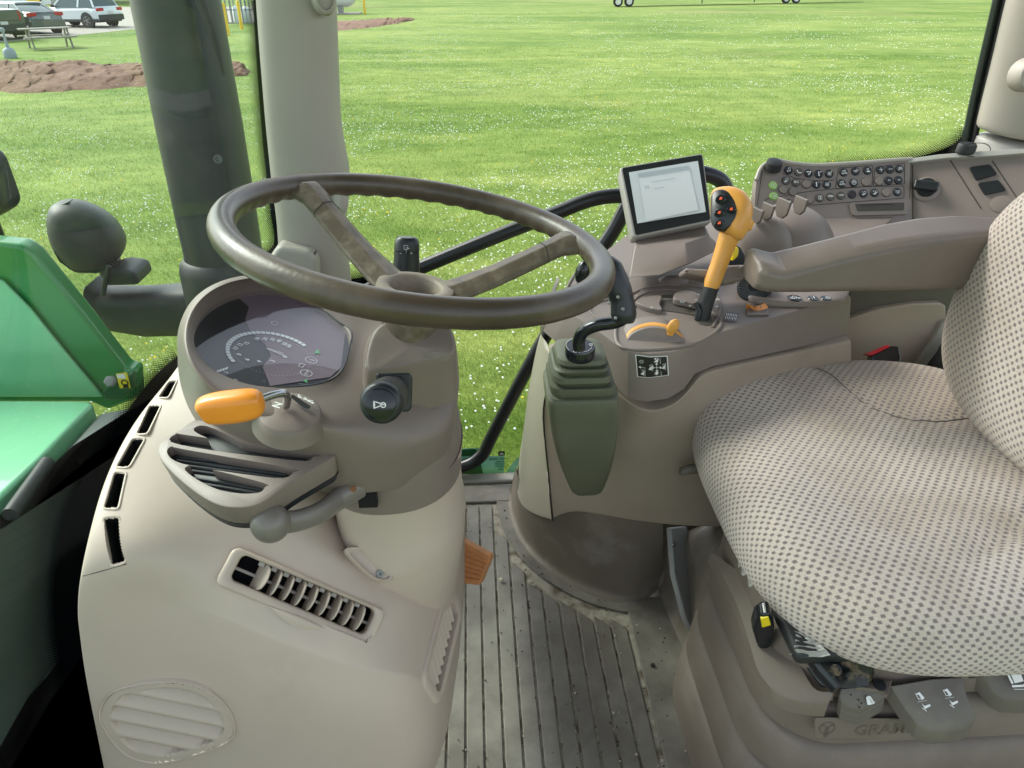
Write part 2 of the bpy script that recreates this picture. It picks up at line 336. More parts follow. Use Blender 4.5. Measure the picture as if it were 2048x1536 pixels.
# grass tufts: many blades, one mesh
def blades(name, n, dmin, dmax, mats, hgt, wid, seed, expo):
    rng = np.random.default_rng(seed)
    u = rng.random(n); d = (dmin**(1-expo) + u*(dmax**(1-expo)-dmin**(1-expo)))**(1/(1-expo))
    az = np.radians(rng.uniform(-46, 50, n)); x = d*np.sin(az); y = d*np.cos(az)
    h = hgt*rng.uniform(.55, 1.3, n); w = wid*rng.uniform(.7, 1.3, n)*(d/6)**.8
    a = rng.uniform(0, 2*PI, n); ln = rng.uniform(.35, .97, n); la = rng.uniform(0, 2*PI, n)
    dx, dy = np.cos(a)*w/2, np.sin(a)*w/2
    tx, ty = x+np.cos(la)*h*ln, y+np.sin(la)*h*ln
    mx, my = x+np.cos(la)*h*ln*.35, y+np.sin(la)*h*ln*.35
    co = np.empty((n, 5, 3), np.float32); z = GZ
    co[:, 0] = np.stack([x-dx, y-dy, np.full(n, z)], 1); co[:, 1] = np.stack([x+dx, y+dy, np.full(n, z)], 1)
    co[:, 2] = np.stack([mx+dx*.8, my+dy*.8, z+h*.55], 1); co[:, 3] = np.stack([mx-dx*.8, my-dy*.8, z+h*.55], 1)
    co[:, 4] = np.stack([tx, ty, z+h*np.sqrt(1-ln**2*.6)], 1)
    me = bpy.data.meshes.new(name); me.vertices.add(n*5); me.vertices.foreach_set('co', co.ravel())
    k = np.arange(n)*5; lp = np.stack([k, k+1, k+2, k+3, k+3, k+2, k+4], 1).ravel().astype(np.int32)
    me.loops.add(n*7); me.loops.foreach_set('vertex_index', lp); me.polygons.add(n*2)
    st = np.stack([np.arange(n)*7, np.arange(n)*7+4], 1).ravel().astype(np.int32); me.polygons.foreach_set('loop_start', st)
    mi = np.repeat(rng.choice(len(mats), n, p=[.48, .26, .20, .06]), 2).astype(np.int32)
    for q in mats: me.materials.append(q)
    me.polygons.foreach_set('material_index', mi); me.update(calc_edges=True)
    o = bpy.data.objects.new(name, me); COL.objects.link(o); WL[o.name] = Vector((0, 0, 0)); return o
GM = [field_mat('grass_mid', (1.15, 1.12, 1.1)), field_mat('grass_light', (1.5, 1.36, 1.6)), field_mat('grass_dark', (.82, .86, .8)), field_mat('grass_dry', (2.0, 1.45, 2.0))]
g = blades('grass', 640000, 3.0, 34, GM, .034, .0034, 3, 1.7); tag(g, 'short mown green grass covering the field', 'grass', kind='stuff')
# clover heads and yellow flowers
def flowers(name, n, m, r, seed, thr, sc, dmax=60, exact=False):
    rng = np.random.default_rng(seed); vs = []; fs = []; k = 0; tries = 0
    while k < n and tries < n*40:
        tries += 1
        d = 4.2*(dmax/4.2)**(rng.random()**.85); az = math.radians(rng.uniform(-44, 48)); x, y = d*math.sin(az), d*math.cos(az)
        if d < 7.5 and rng.random() < .5: continue
        q = noise.noise(Vector((x*sc, y*sc*1.6, seed)))*.7+noise.noise(Vector((x*sc*4, y*sc*4, seed+9)))*.45
        if q < thr + rng.uniform(-.25, .1): continue
        if x < -4 and y > 17 and x < -.45*y: continue
        rr = r*rng.uniform(.55, 1.2)*(1+d*.022); z = GZ+.055+rng.random()*.03+d*.001; o = len(vs)
        for zz, f in ((-rr*.35, 1.), (rr*.35, .75), (rr*.65, .25)):
            for i in range(5): vs.append((x+rr*f*math.cos(i*2*PI/5+zz), y+rr*f*math.sin(i*2*PI/5+zz), z+zz))
        for L_ in range(2):
            for i in range(5): fs.append((o+L_*5+i, o+L_*5+(i+1) % 5, o+L_*5+5+(i+1) % 5, o+L_*5+5+i))
        fs.append(tuple(o+10+i for i in range(5))); k += 1
    me = bpy.data.meshes.new(name); me.from_pydata(vs, [], fs); me.materials.append(m)
    ob = bpy.data.objects.new(name, me); COL.objects.link(ob); WL[ob.name] = Vector((0, 0, 0)); return ob
tag(flowers('clover_flower', 16000, mat('clover_white', (.80, .80, .72), .8), .0088, 5, .12, .22), 'small white clover heads scattered over the field', 'flowers', kind='stuff')
tag(flowers('yellow_flower', 800, mat('flower_yellow', (.80, .60, .02), .6), .010, 11, .12, .25, 40), 'small yellow field flowers among the clover', 'flowers', kind='stuff')
# parking lot sheet
LOT = mat('gravel_lot', (.36, .32, .28), .9, var=.12, vscale=3, dirt=(.25, .21, .17), dscale=1.2, damt=.5, bump=.4, bscale=60)
mb = MB(); mb.add([q+Vector((0, 0, .004)) for q in pxs([(-700, 150), (0, 85), (130, 73), (272, 58), (500, 44), (640, 30), (640, 14), (300, 13), (-100, 20), (-900, 40)], 'z', GZ)], [tuple(range(10))])
tag(mb.build('parking_lot', LOT), kind='structure')
SOIL = mat('bare_soil', (.17, .088, .055), .95, var=.3, vscale=5, dirt=(.27, .17, .11), dscale=7, damt=.8, bump=1, bscale=12)
def mound(front, back, h, seed, nx=220, ny=30):
    F_ = [G(*q) for q in front]; B_ = [G(*q) for q in back]
    F_ = cr(F_, nx//(len(F_)-1)); B_ = cr(B_, nx//(len(B_)-1)); rows = []
    for j in range(ny+1):
        t = j/ny; r = []
        for i, (a, b) in enumerate(zip(F_, B_)):
            p = a.lerp(b, t); e = min(1, i/6, (len(F_)-1-i)/6)
            n1 = noise.fractal(p*.8+Vector((seed, 0, 0)), 1, 2, 4); n2 = noise.noise(p*3.3)+.6*noise.noise(p*7.5)
            p.z = GZ-.03 + h*math.sin(PI*min(1, t*1.0))**.7*e*(.8+.45*n1+.14*n2); p.x += .18*n2; p.y += .25*n1*(1-t)*2; r.append(p)
        rows.append(r)
    return tag(MB().grid(rows).build('dirt_mound', SOIL, sharp=80), kind='structure')
mound([(-400, 190), (-150, 186), (0, 184), (100, 186), (290, 174), (400, 160), (505, 150)], [(-400, 144), (-150, 142), (0, 139), (100, 132), (290, 134), (400, 134), (505, 142)], .42, 3)
mound([(560, 72), (672, 63), (740, 56), (790, 48), (830, 40)], [(560, 48), (672, 43), (740, 41), (790, 40), (830, 38)], .25, 8, 60, 8)
# ---------------------------------------------------------------- cars
TYRE = mat('tyre', (.02, .02, .02), .8); RIM = mat('rim', (.25, .25, .26), .3, .8); CGL = mat('car_glass', (.09, .12, .125), .08); TAIL = mat('tail_light', (.45, .02, .02), .2)
PLATE = mat('plate', (.6, .6, .6), .5)
def car(name, label, loc, fwd, L_, W_, H_, paint, kind, trim):
    fwd = Vector((*fwd, 0)).normalized(); lf = Vector((-fwd.y, fwd.x, 0))
    xf = Matrix.Translation(loc) @ Matrix((fwd, lf, Vector((0, 0, 1)))).transposed().to_4x4()
    root = thing(name, label, 'pickup truck' if kind == 'pickup' else 'car', loc, None)
    h = L_/2; w = W_/2
    def sec(x, z0, z1, ww, k=.12):           # rounded section
        return [(x, -ww+k, z0), (x, -ww, z0+k), (x, -ww, z1-k*1.6), (x, -ww+k*1.3, z1), (x, ww-k*1.3, z1), (x, ww, z1-k*1.6), (x, ww, z0+k), (x, ww-k, z0)]
    if kind == 'suv': st = [(-h, .55, .98, .86), (-h+.08, .38, 1.08, .96), (-h+.7, .33, 1.10, 1), (0, .30, 1.06, 1), (h-1.2, .32, 1.02, 1), (h-.45, .35, .95, .96), (h, .5, .75, .80)]
    elif kind == 'sedan': st = [(-h, .45, .92, .82), (-h+.1, .32, 1.04, .94), (-h+.8, .28, 1.05, 1), (0, .26, .96, 1), (h-1.2, .28, .92, 1), (h-.4, .3, .82, .94), (h, .4, .62, .78)]
    else: st = [(-h, .62, 1.25, .94), (-h+.06, .6, 1.27, .98), (-h+2, .5, 1.28, 1), (0, .48, 1.25, 1), (h-1.2, .5, 1.2, 1), (h-.3, .52, 1.1, .96), (h, .6, .9, .85)]
    MB(xf).loft([sec(x, a, b, w*c) for x, a, b, c in st]).build('body', paint, root, bev=.03)
    if kind == 'suv': cb = (-h+.25, h-1.35, -h+.55, h-2.2, 1.05)
    elif kind == 'sedan': cb = (-h+.55, h-1.1, -h+1.35, h-2.0, 1.0)
    else: cb = (-.7, h-1.3, -.5, h-2.1, 1.25)
    x0, x1, x2, x3, z = cb
    def rg(a, b, ww, zz): return [(a, -ww+.1, zz), (a+.1, -ww, zz), (b-.15, -ww, zz), (b, -ww+.2, zz), (b, ww-.2, zz), (b-.15, ww, zz), (a+.1, ww, zz), (a, ww-.1, zz)]
    MB(xf).loft([rg(x0, x1, w*.94, z-.03), rg(x2-.03, x3+.05, w*.76, H_-.07)]).build('window_band', CGL, root)
    MB(xf).loft([rg(x2-.1, x3+.1, w*.78, H_-.08), rg(x2, x3, w*.70, H_)]).build('roof', paint, root, bev=.03)
    for sy in (-1, 1):
        for xx, xt in ((x0+.02, x2+.0), ((x0+x1)/2-.35, (x2+x3)/2-.2), (x1-.08, x3+.02)):
            MB(xf).loft([[(xx+a, sy*(w*.945+b), z-.02) for a, b in ((-.06, -.02), (.06, -.02), (.06, .015), (-.06, .015))], [(xt+a, sy*(w*.77+b), H_-.06) for a, b in ((-.05, -.02), (.05, -.02), (.05, .015), (-.05, .015))]]).build('window_pillar', paint, root)
    MB(xf).box((-h+.02, 0, .52), (.16, W_*.95, .30)).box((0, 0, .36), (L_*.92, W_*1.01, .16)).build('bumper', trim, root, bev=.04)
    for sy in (-1, 1):
        MB(xf).box((-h+.07, sy*(w-.24), .93 if kind != 'pickup' else 1.02), (.16, .44 if kind != 'pickup' else .12, .17 if kind != 'pickup' else .4)).build('tail_light', TAIL, root, bev=.03)
        for xx in (-h+.9, h-.9):
            R_ = .36 if kind != 'pickup' else .42
            wo = MB(xf).lathe([(R_*.6, -.11), (R_, -.10), (R_, .10), (R_*.6, .11)], (xx, sy*(w-.10), R_), (0, 1, 0), 28).build('wheel', TYRE, root)
            rm = MB(xf); yy = sy*(w+.005)
            for k in range(5):
                a = k*2*PI/5; rm.box((xx+math.cos(a)*R_*.3, yy+sy*.012, R_+math.sin(a)*R_*.3), (R_*.55, .02, .07), Matrix.Rotation(-a, 3, 'Y'))
            rm.lathe([(R_*.62, -.02), (R_*.66, .02), (R_*.60, .02), (R_*.56, -.01)], (xx, yy, R_), (0, sy, 0), 24, cap=False); rm.lathe([(.06, 0), (.06, .03), (.01, .03)], (xx, yy, R_), (0, sy, 0), 12)
            rm.build('rim', RIM, wo)
            MB(xf).lathe([(R_*1.2, -.0), (R_*1.2, .012), (R_*1.0, .012)], (xx, sy*(w-.002), R_*1.02), (0, sy, 0), 26).build('wheel_arch', trim, root)
    MB(xf).box((-h-.015, 0, .78 if kind != 'pickup' else .72), (.05, .32, .15)).build('plate', PLATE, root)
    if kind == 'pickup': MB(xf).box((-h-.01, 0, 1.0), (.05, W_*.72, .36)).build('tailgate', paint, root, bev=.02)
    for sy in (-1, 1): MB(xf).box((h-1.55, sy*(w+.08), 1.08), (.12, .2, .14)).build('side_mirror', trim, root, bev=.03)
    return root
CPW = mat('car_white', (.72, .76, .80), .2, coat=.8); CPG = mat('car_grey', (.10, .115, .115), .25, .3, coat=.8); CPT = mat('truck_grey', (.085, .095, .09), .3, .3, coat=.6); TRM = mat('car_trim', (.035, .037, .038), .6)
def face(px, py, th):                         # forward direction: leftwards in view and away by th degrees
    v = G(px, py); v = Vector((v.x, v.y, 0)).normalized(); l = Vector((-v.y, v.x, 0)); t = math.radians(th); return (l*math.cos(t)+v*math.sin(t)).to_2d()
def carat(px, py, **k): return G(px, py)
car('parked_car', 'white crossover car with black lower trim parked behind the picnic table', G(165, 53), face(165, 50, 46), 4.6, 1.84, 1.72, CPW, 'suv', TRM)
car('parked_car', 'dark grey sedan seen from behind beside the white car', G(50, 66), face(60, 66, 62), 4.8, 1.82, 1.45, CPG, 'sedan', CPG)
car('pickup_truck', 'dark grey pickup truck cut off at the left edge', G(-40, 76), face(-5, 78, 66), 5.6, 1.98, 1.9, CPT, 'pickup', TRM)
car('parked_car', 'dark car mostly hidden behind the black exhaust post', G(345, 30), face(330, 40, 20), 4.5, 1.8, 1.5, CPG, 'sedan', TRM)
# white van + yellow disc, building far behind
r = thing('white_truck', 'white box van standing in front of the sided building', 'van', G(48, 22))
b_ = G(48, 22); MB().box(b_+Vector((0, 0, 1.5)), (3.6, 2.2, 2.1)).build('body', CPW, r, bev=.1); MB().box(b_+Vector((-2.2, 0, 1.1)), (1.5, 2.0, 1.3)).build('cab', CPW, r, bev=.2)
for sx in (-1.8, 1.2): MB().lathe([(.4, -.1), (.42, 0), (.4, .1)], b_+Vector((sx, -1.05, .42)), (0, 1, 0), 20).build('wheel', TYRE, r)
r = thing('hose_reel', 'round yellow reel on a black stand between the parked cars', 'reel', G(76, 33)); b_ = G(76, 33)
MB().lathe([(.1, -.1), (.42, -.1), (.42, .1), (.1, .1)], b_+Vector((0, 0, .95)), (.4, -1, 0), 24).build('reel', YPAINT, r)
MB().box(b_+Vector((-.25, .1, .5)), (.08, .08, 1)).box(b_+Vector((.25, .1, .5)), (.08, .08, 1)).box(b_+Vector((0, .1, 1.0)), (1.0, .1, .1)).build('stand', TRM, r)
r = thing('sided_building', 'pale grey building with vertical metal siding behind the parked cars', 'building', G(60, 8))
WALLM = mat('metal_siding', (.50, .49, .46), .5, var=.05, vscale=2); b_ = G(60, 8); wl = MB(); dv = Vector((.97, -.24, 0)).normalized(); nn = Vector((-.24, -.97, 0))
for i in range(140):
    o_ = b_+dv*(-30+i*.27); wl.add([o_, o_+dv*.2, o_+dv*.2+Vector((0, 0, 4.2)), o_+Vector((0, 0, 4.2))], [(0, 1, 2, 3)])
    o_ += dv*.2; q = o_+nn*.05; wl.add([o_, q, q+Vector((0, 0, 4.2)), o_+Vector((0, 0, 4.2))], [(0, 1, 2, 3)]); q2 = q+dv*.07; wl.add([q, q2, q2+Vector((0, 0, 4.2)), q+Vector((0, 0, 4.2))], [(0, 1, 2, 3)])
wl.build('wall', WALLM, r, smooth=False)
MB().loft([[b_+dv*-30.5+nn*.5+Vector((0, 0, 4.2)), b_+dv*8.2+nn*.5+Vector((0, 0, 4.2))], [b_+dv*-30.5-nn*6+Vector((0, 0, 6)), b_+dv*8.2-nn*6+Vector((0, 0, 6))], [b_+dv*-30.5-nn*12+Vector((0, 0, 4.2)), b_+dv*8.2-nn*12+Vector((0, 0, 4.2))]], False, False, False).build('roof', STEEL, r, smooth=False)
# picnic table
def picnic(a, b, label):
    a, b = G(*a), G(*b); c = (a+b)/2; d = Vector((b.x-a.x, b.y-a.y, 0)).normalized(); s_ = Vector((-d.y, d.x, 0))
    xf = Matrix.Translation(c) @ Matrix((d, s_, Vector((0, 0, 1)))).transposed().to_4x4()
    t = thing('picnic_table', label, 'picnic table', c); wd = mat('weathered_wood', (.25, .235, .20), .85, var=.2, vscale=8)
    m = MB(xf)
    for k in range(5): m.box((0, -.30+k*.15, .75), (1.9, .135, .045))
    m.build('tabletop', wd, t)
    for sy in (-1, 1):
        MB(xf).box((0, sy*.68, .45), (1.9, .13, .05)).box((0, sy*.82, .45), (1.9, .13, .05)).build('bench', wd, t)
    for sx in (-.7, .7):
        MB(xf).box((sx, 0, .42), (.05, 1.6, .12)).build('crossbeam', wd, t)
        for sy in (-1, 1):
            MB(xf).loft([[(sx+.05+a, sy*.62+b2, 0) for a, b2 in ((-.03, -.05), (.03, -.05), (.03, .05), (-.03, .05))], [(sx+.05+a, sy*.25+b2, .73) for a, b2 in ((-.03, -.05), (.03, -.05), (.03, .05), (-.03, .05))]]).build('leg', wd, t)
picnic((52, 99), (148, 94), 'weathered grey wooden picnic table on the grass by the parked cars')
r = thing('ashtray_stand', 'grey bottle shaped outdoor ashtray stand left of the picnic table', 'ashtray', G(22, 116)); b_ = G(22, 116)
AG = mat('ashtray_grey', (.28, .33, .37), .6)
MB().lathe([(.21, 0), (.22, .05), (.21, .22), (.17, .30), (.07, .36), (.045, .5), (.04, .85), (.03, .9)], b_, n=24).build('base', AG, r)
MB().lathe([(.02, -.07), (.075, -.06), (.085, 0), (.075, .06), (.02, .07)], b_+Vector((0, 0, .93)), (.4, -1, 0), 20).build('head', AG, r)
def bollard(px, py, label, h=1.35):
    b_ = G(px, py); o = MB().lathe([(.085, 0), (.085, h-.05), (.06, h), (.01, h+.02)], b_, n=20).build('bollard', YPAINT, sharp=60); tag(o, label, 'bollard', 'yellow steel bollards')
bollard(457, 71, 'yellow bollard nearest the windscreen edge beside the wire cage', 1.45); bollard(484, 59, 'yellow bollard behind the wire cage', 1.4); bollard(730, 28, 'yellow bollard beside the white gas tank', 1.5)
r = thing('wire_cage', 'galvanised wire cage enclosure standing behind the yellow bollards', 'cage', G(478, 62)); b_ = G(488, 50); GAL = mat('galvanised', (.20, .22, .23), .5, .3)
m = MB()
for i in range(9):
    x = -.9+i*.225; m.tube([b_+Vector((x, 0, .1)), b_+Vector((x, 0, 2.0))], .02 if i % 4 else .04, 6); m.tube([b_+Vector((x, 1, .1)), b_+Vector((x, 1, 2.0))], .02 if i % 4 else .04, 6)
for z in (.1, .8, 1.4, 2.0):
    for y in (0, 1): m.tube([b_+Vector((-.9, y, z)), b_+Vector((.9, y, z))], .025, 6)
    for x in (-.9, .9): m.tube([b_+Vector((x, 0, z)), b_+Vector((x, 1, z))], .025, 6)
m.build('frame', GAL, r); 
for x in (-.5, .1): MB().lathe([(.15, .1), (.18, .15), (.18, .8), (.1, .95), (.03, 1.0)], b_+Vector((x, .5, 0)), n=16).build('gas_bottle', CPW, r)
r = thing('gas_tank', 'large white cylindrical gas tank beside a yellow bollard', 'tank', G(690, 29)); b_ = G(690, 29); TW = mat('tank_white', (.66, .68, .70), .35)
MB().lathe([(.05, -1.9), (.45, -1.8), (.7, -1.45), (.76, -1.2), (.76, 1.2), (.7, 1.45), (.45, 1.8), (.05, 1.9)], b_+Vector((-1.1, .9, 1.2)), (.9, .25, 0), 32).build('tank', TW, r)
for k in (-.9, .7): MB().box(b_+Vector((-1.1+k*.95, .9+k*.25, .3)), (.3, 1.0, .5)).build('foot', STEEL, r, bev=.02)
MB().box(b_+Vector((-1.1, .9, .03)), (4.2, 2.2, .07)).build('slab', LOT, r)
r = thing('flatbed_trailer', 'dark flatbed trailer with white wheel hubs at the far edge of the lawn', 'trailer', G(1400, 8)); a_, c_ = G(1236, 14), G(1592, 7)
TF = mat('trailer_frame', (.03, .032, .035), .5)
d_ = (c_-a_); MB().loft([[a_-d_*.05+Vector((0, 0, z)) for z in (.62, .80)]+[a_-d_*.05+Vector((.5, 2.1, z)) for z in (.80, .62)], [c_+d_*.4+Vector((0, 0, z)) for z in (.62, .80)]+[c_+d_*.4+Vector((.5, 2.1, z)) for z in (.80, .62)]]).build('bed', TF, r)
for q in (a_, a_+Vector((1.05, 0.3, 0)), c_, c_-Vector((1.05, .1, 0))):
    wv = MB().lathe([(.25, -.13), (.42, -.11), (.42, .11), (.25, .13)], q+Vector((0, .15, .42)), (0, 1, 0), 28).build('wheel', TYRE, r)
    MB().lathe([(.26, 0), (.24, .03), (.1, .0), (.07, .05), (.01, .05)], q+Vector((0, .02, .42)), (0, -1, 0), 24).build('rim', WHITEM, wv)
for t_ in (.45, .75): MB().box(a_.lerp(c_, t_)+Vector((0, .3, .4)), (.08, .08, .5)).build('jack_leg', TF, r)
# ---------------------------------------------------------------- outside the glass: exhaust, light arm, bonnet, grab rail
r = thing('exhaust_stack', 'dark grey exhaust stack shroud rising behind the windscreen', 'exhaust', V(446, 640, 'y', 1.68))
top, bot = V(341, -60, 'y', 1.70), V(450, 520, 'y', 1.66)
def stk(t): return bot.lerp(top, t)
ax = (top-bot).normalized(); fs = Fr(bot, ax, (1, 0, 0)); Ls = (top-bot).length
rings = []
for h, a in ((-.02, .086), (0, .086), (.1, .088), (.3, .089), (.45, .087), (.75, .085), (Ls+.3, .083)):
    rings.append([fs.p(a*math.cos(2*PI*j/40), a*math.sin(2*PI*j/40)*1.05, h) for j in range(40)])
MB().loft(rings).build('shroud', EXH, r)
MB().lathe([(.098, -.16), (.104, -.15), (.104, -.02), (.10, .0), (.088, .01), (.088, .02)], bot, ax, 36).build('collar', DARKP, r)
MB().lathe([(.085, -.6), (.09, -.15), (.09, -.1)], bot, ax, 32).build('lower_pipe', DARKP, r)
scr = V(436, 318, 'y', 1.585); MB().lathe([(.009, 0), (.009, .004), (.005, .004), (.004, .001)], scr, (0.1, -1, .1), 16).build('bolt', mat('dull_bolt', (.09, .095, .1), .5), r)
pth = [fs.p(.1*math.cos(t)+.0, -.108*math.sin(1.15), h) for t, h in ((1.2, .95), (1.0, .62), (.85, .5))]
MB().tube([V(392, -30, 'y', 1.588), V(425, 60, 'y', 1.588), V(448, 150, 'y', 1.60)], [.013, .010, .003], 8).build('shield_seam', DARKP, r)
Yw = 1.72
def hull(name, m, par, cen, k0='y', Y=Yw, dep=.12, pts=(), bev=.02, sub=0):
    a = pxs(pts, 'y', Y-dep/2); b = [q+Vector((0, dep, 0)) for q in a]
    return MB().loft([a, b]).build(name, m, par, bev=bev, seg=3, ang=20)
r = thing('lamp_support', 'black moulded arm carrying a round lamp beside the bonnet', 'lamp arm', V(340, 620, 'y', Yw))
arm = [(190, 585, .055), (215, 615, .085), (290, 622, .10), (380, 618, .105), (480, 606, .11), (560, 590, .11)]
rg = []
for x, y, a in arm:
    c = V(x, y, 'y', Yw); f = Fr(c, (1, .0, 0), (0, 1, 0)); rg.append([f.p(q[0]*.9, q[1]) for q in [(p_[0], p_[1]) for p_ in rrect(.13, a*1.15, min(a*.45, .04), 4)]])
MB().loft(rg).build('arm', DARKP, r, bev=.006)
MB().prism([V(x, y, 'y', Yw-.05) for x, y in ((205, 545), (232, 540), (268, 545), (278, 572), (205, 574))], (0, .1, 0)).build('bracket', DARKP, r, bev=.012, seg=3)
MB().tube([V(x, y, 'y', Yw-.06) for x, y in ((218, 532), (212, 555), (206, 590))], .006, 8).build('cable', BLACK, r)
r2 = thing('work_light', 'round black lamp housing mounted on the arm outside the windscreen', 'lamp', V(200, 540, 'y', Yw))
cc = V(172, 470, 'y', Yw); Rl = Matrix.Rotation(math.radians(32), 3, 'Y')
hd = MB(); f = Fr(cc, (.25, -1, .12), (1, 0, 0)); prof = []
out = [(108, 408), (150, 405), (200, 425), (232, 455), (246, 490), (232, 525), (200, 545), (150, 545), (112, 510), (95, 470), (92, 430)]
o2 = [f.uv(*q) for q in out]; o2 = [(p_.x, p_.y) for p_ in [Vector((*q, 0)) for q in o2]]; sm = [(p_.x, p_.y) for p_ in cr([Vector((*q, 0)) for q in o2], 4, True)]
cx_, cy_ = sum(q[0] for q in sm)/len(sm), sum(q[1] for q in sm)/len(sm)
hd.loft([[f.p(cx_+(a-cx_)*k, cy_+(b-cy_)*k, h) for a, b in sm] for k, h in ((.1, .062), (.45, .055), (.75, .040), (.93, .018), (1, -.01), (1, -.05), (.9, -.07), (.1, -.075))])
hd.build('housing', DARKP, r2, sharp=70)
MB().prism([f.hit(x, y, .012) for x, y in ((106, 415), (136, 403), (138, 412), (108, 424))], f.n*-.05).build('clip', DARKP, r2, bev=.003)
MB().prism([f.hit(x, y, .030) for x, y in ((104, 500), (150, 512), (210, 528), (236, 520), (225, 540), (190, 548), (150, 545), (118, 525))], f.n*-.03).build('lens_rim', BLACKG, r2, bev=.004)
MB().tube([V(x, y, 'y', Yw) for x, y in ((225, 515), (222, 535), (215, 552))], .018, 12).build('neck', DARKP, r2)
r3 = thing('wing_mirror', 'black mirror housing just entering at the left edge', 'mirror', V(-40, 480, 'y', 1.6))
MB().prism([V(x, y, 'y', 1.55) for x, y in ((-160, 300), (-40, 310), (-26, 335), (8, 424), (-20, 442), (-150, 436))], (0, .09, 0)).build('housing', DARKP, r3, bev=.02, seg=4)
MB().tube([V(-22, 440, 'y', 1.6), V(-10, 470, 'y', 1.6), V(-12, 520, 'y', 1.6)], .018, 12).build('stem', BLACK, r3)
# bonnet
r = thing('bonnet', 'bright green tractor bonnet seen through the lower windscreen', 'bonnet', V(60, 800, 'z', .42))
Zt = .42
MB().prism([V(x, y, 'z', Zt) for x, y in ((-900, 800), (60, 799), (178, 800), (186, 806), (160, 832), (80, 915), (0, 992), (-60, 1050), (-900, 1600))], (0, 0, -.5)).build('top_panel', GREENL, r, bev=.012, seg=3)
a_ = [(-900, 470), (-60, 480), (10, 486), (42, 490), (66, 508), (160, 622), (250, 738), (272, 742), (276, 798), (215, 822), (180, 806), (-900, 806)]
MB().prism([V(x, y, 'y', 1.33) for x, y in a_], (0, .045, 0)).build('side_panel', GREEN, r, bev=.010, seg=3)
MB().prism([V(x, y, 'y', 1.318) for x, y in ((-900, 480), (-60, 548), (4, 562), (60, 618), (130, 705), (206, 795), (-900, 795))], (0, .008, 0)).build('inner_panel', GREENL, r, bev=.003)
MB().prism([V(x, y, 'y', 1.31) for x, y in ((205, 785), (225, 762), (262, 748), (270, 775), (240, 800), (210, 800))], (0, .02, 0)).build('bracket', DKGREEN, r, bev=.003)
MB().lathe([(.012, 0), (.012, .008), (.007, .012), (.001, .012)], V(222, 762, 'y', 1.31), (.2, -1, .4), 6).build('bolt', STEEL, r)
fl = Fr(V(250, 760, 'y', 1.300), (0, -1, 0), (1, 0, 0)); st = MB(); q = [fl.uv(x, y) for x, y in ((232, 747), (254, 744), (262, 776), (240, 776))]; st.poly(fl, q, .0008)
lb = st.build('warning_label', YELL, r); m = MB(); a, b = fl.uv(243, 752); m.poly(fl, [(a-.008, b-.005), (a+.008, b-.005), (a+.008, b+.005), (a-.008, b+.005)], .0014); m.build('label_panel', WHITEM, lb)
a, b = fl.uv(250, 765); MB().arc(fl, a, b, .006, .003, 0, 360, .0014).poly(fl, [(a-.006, b-.012), (a+.006, b-.012), (a+.004, b-.003), (a-.004, b-.003)], .0014).build('label_symbol', LBLK, lb)
MB().prism([V(x, y, 'z', .30) for x, y in ((2, 990),)], (0, 0, 0)) if 0 else MB().prism([Vector((x, y, .40)) for x, y in [(-.42, 1.51), (-.49, 1.47), (-.60, 1.31), (-.70, 1.08), (-.735, .80), (-.725, .54), (-.68, .28), (-.60, .05), (-.50, -.25), (-.85, -.7), (-1.0, -.2)]+[tuple(V(x_, y_, 'z', .42))[:2] for x_, y_ in ((-60, 1056), (4, 996), (84, 920), (164, 836), (192, 806), (280, 790))]], (0, 0, -.3)).build('cowl', mat('cowl_veil_grey', (.12, .14, .13), .5, var=.1, vscale=6, dirt=(.15, .15, .13), dscale=8, damt=.5), r, bev=.01)  # cowl grey lightened so its colour carries the windscreen's reflected veil
m = MB(); m.tube([V(95, 925, 'z', .41), V(20, 1030, 'z', .41)], .012, 10).build('wiper_arm', DARKP, r)
# grab rail outside the right hand door glass
r = thing('grab_rail', 'black tubular grab rail in front of the side window', 'handrail', V(960, 930, 'y', 1.49)); Yr = 1.49
p1 = cr([V(x, y, 'y', Yr) for x, y in ((860, 945), (905, 938), (945, 925), (968, 905), (985, 870), (1075, 700), (1160, 560), (1225, 465), (1262, 400), (1310, 360), (1380, 345), (1432, 355), (1452, 378), (1455, 420), (1450, 470))], 5)
RAILM = mat('rail_black', (.006, .007, .009), .32); MB().tube(p1, .0158, 18).build('main_tube', RAILM, r)
p2 = cr([V(x, y, 'y', Yr-.012) for x, y in ((700, 596), (780, 560), (850, 532), (1000, 470), (1110, 427), (1170, 403), (1215, 393), (1260, 392), (1330, 398))], 5)
MB().tube(p2, .0150, 18).build('cross_tube', RAILM, r)
# ================================================================ CAB SHELL
rf = thing('cab_roof', 'moulded cab roof with a pale headliner above the seat', 'roof', (.2, .75, 1.75))  # cab roof out of view, added to shade the interior
MB().box((.22, .78, 1.80), (1.9, 1.62, .10)).build('roof_shell', GREEN, rf, bev=.03)
MB().box((.22, .78, 1.735), (1.8, 1.52, .02)).build('headliner', PILLAR, rf, bev=.005)
FLOORM = mat('floor_mat', (.135, .119, .098), .52, var=.15, vscale=14, dirt=(.34, .32, .27), dscale=8, damt=.55, dlo=.42, dhi=.72)
GROOVE = mat('floor_groove', (.33, .30, .24), .9, var=.3, vscale=120, dirt=(.12, .085, .055), dscale=30, damt=.9, dlo=.48, dhi=.6)
fl = [V(x, y, 'z', -.004) for x, y in ((-500, 990), (700, 990), (905, 985), (1030, 962), (1600, 962), (2800, 1300), (2800, 3400), (-900, 3400))]
m = MB(); m.prism([Vector((-.7, -.1, -.004)), Vector((1.2, -.1, -.004)), Vector((1.2, 1.46, -.004)), Vector((-.7, 1.46, -.004))], (0, 0, -.05))
o = m.build('floor', GROOVE); tag(o, kind='structure')
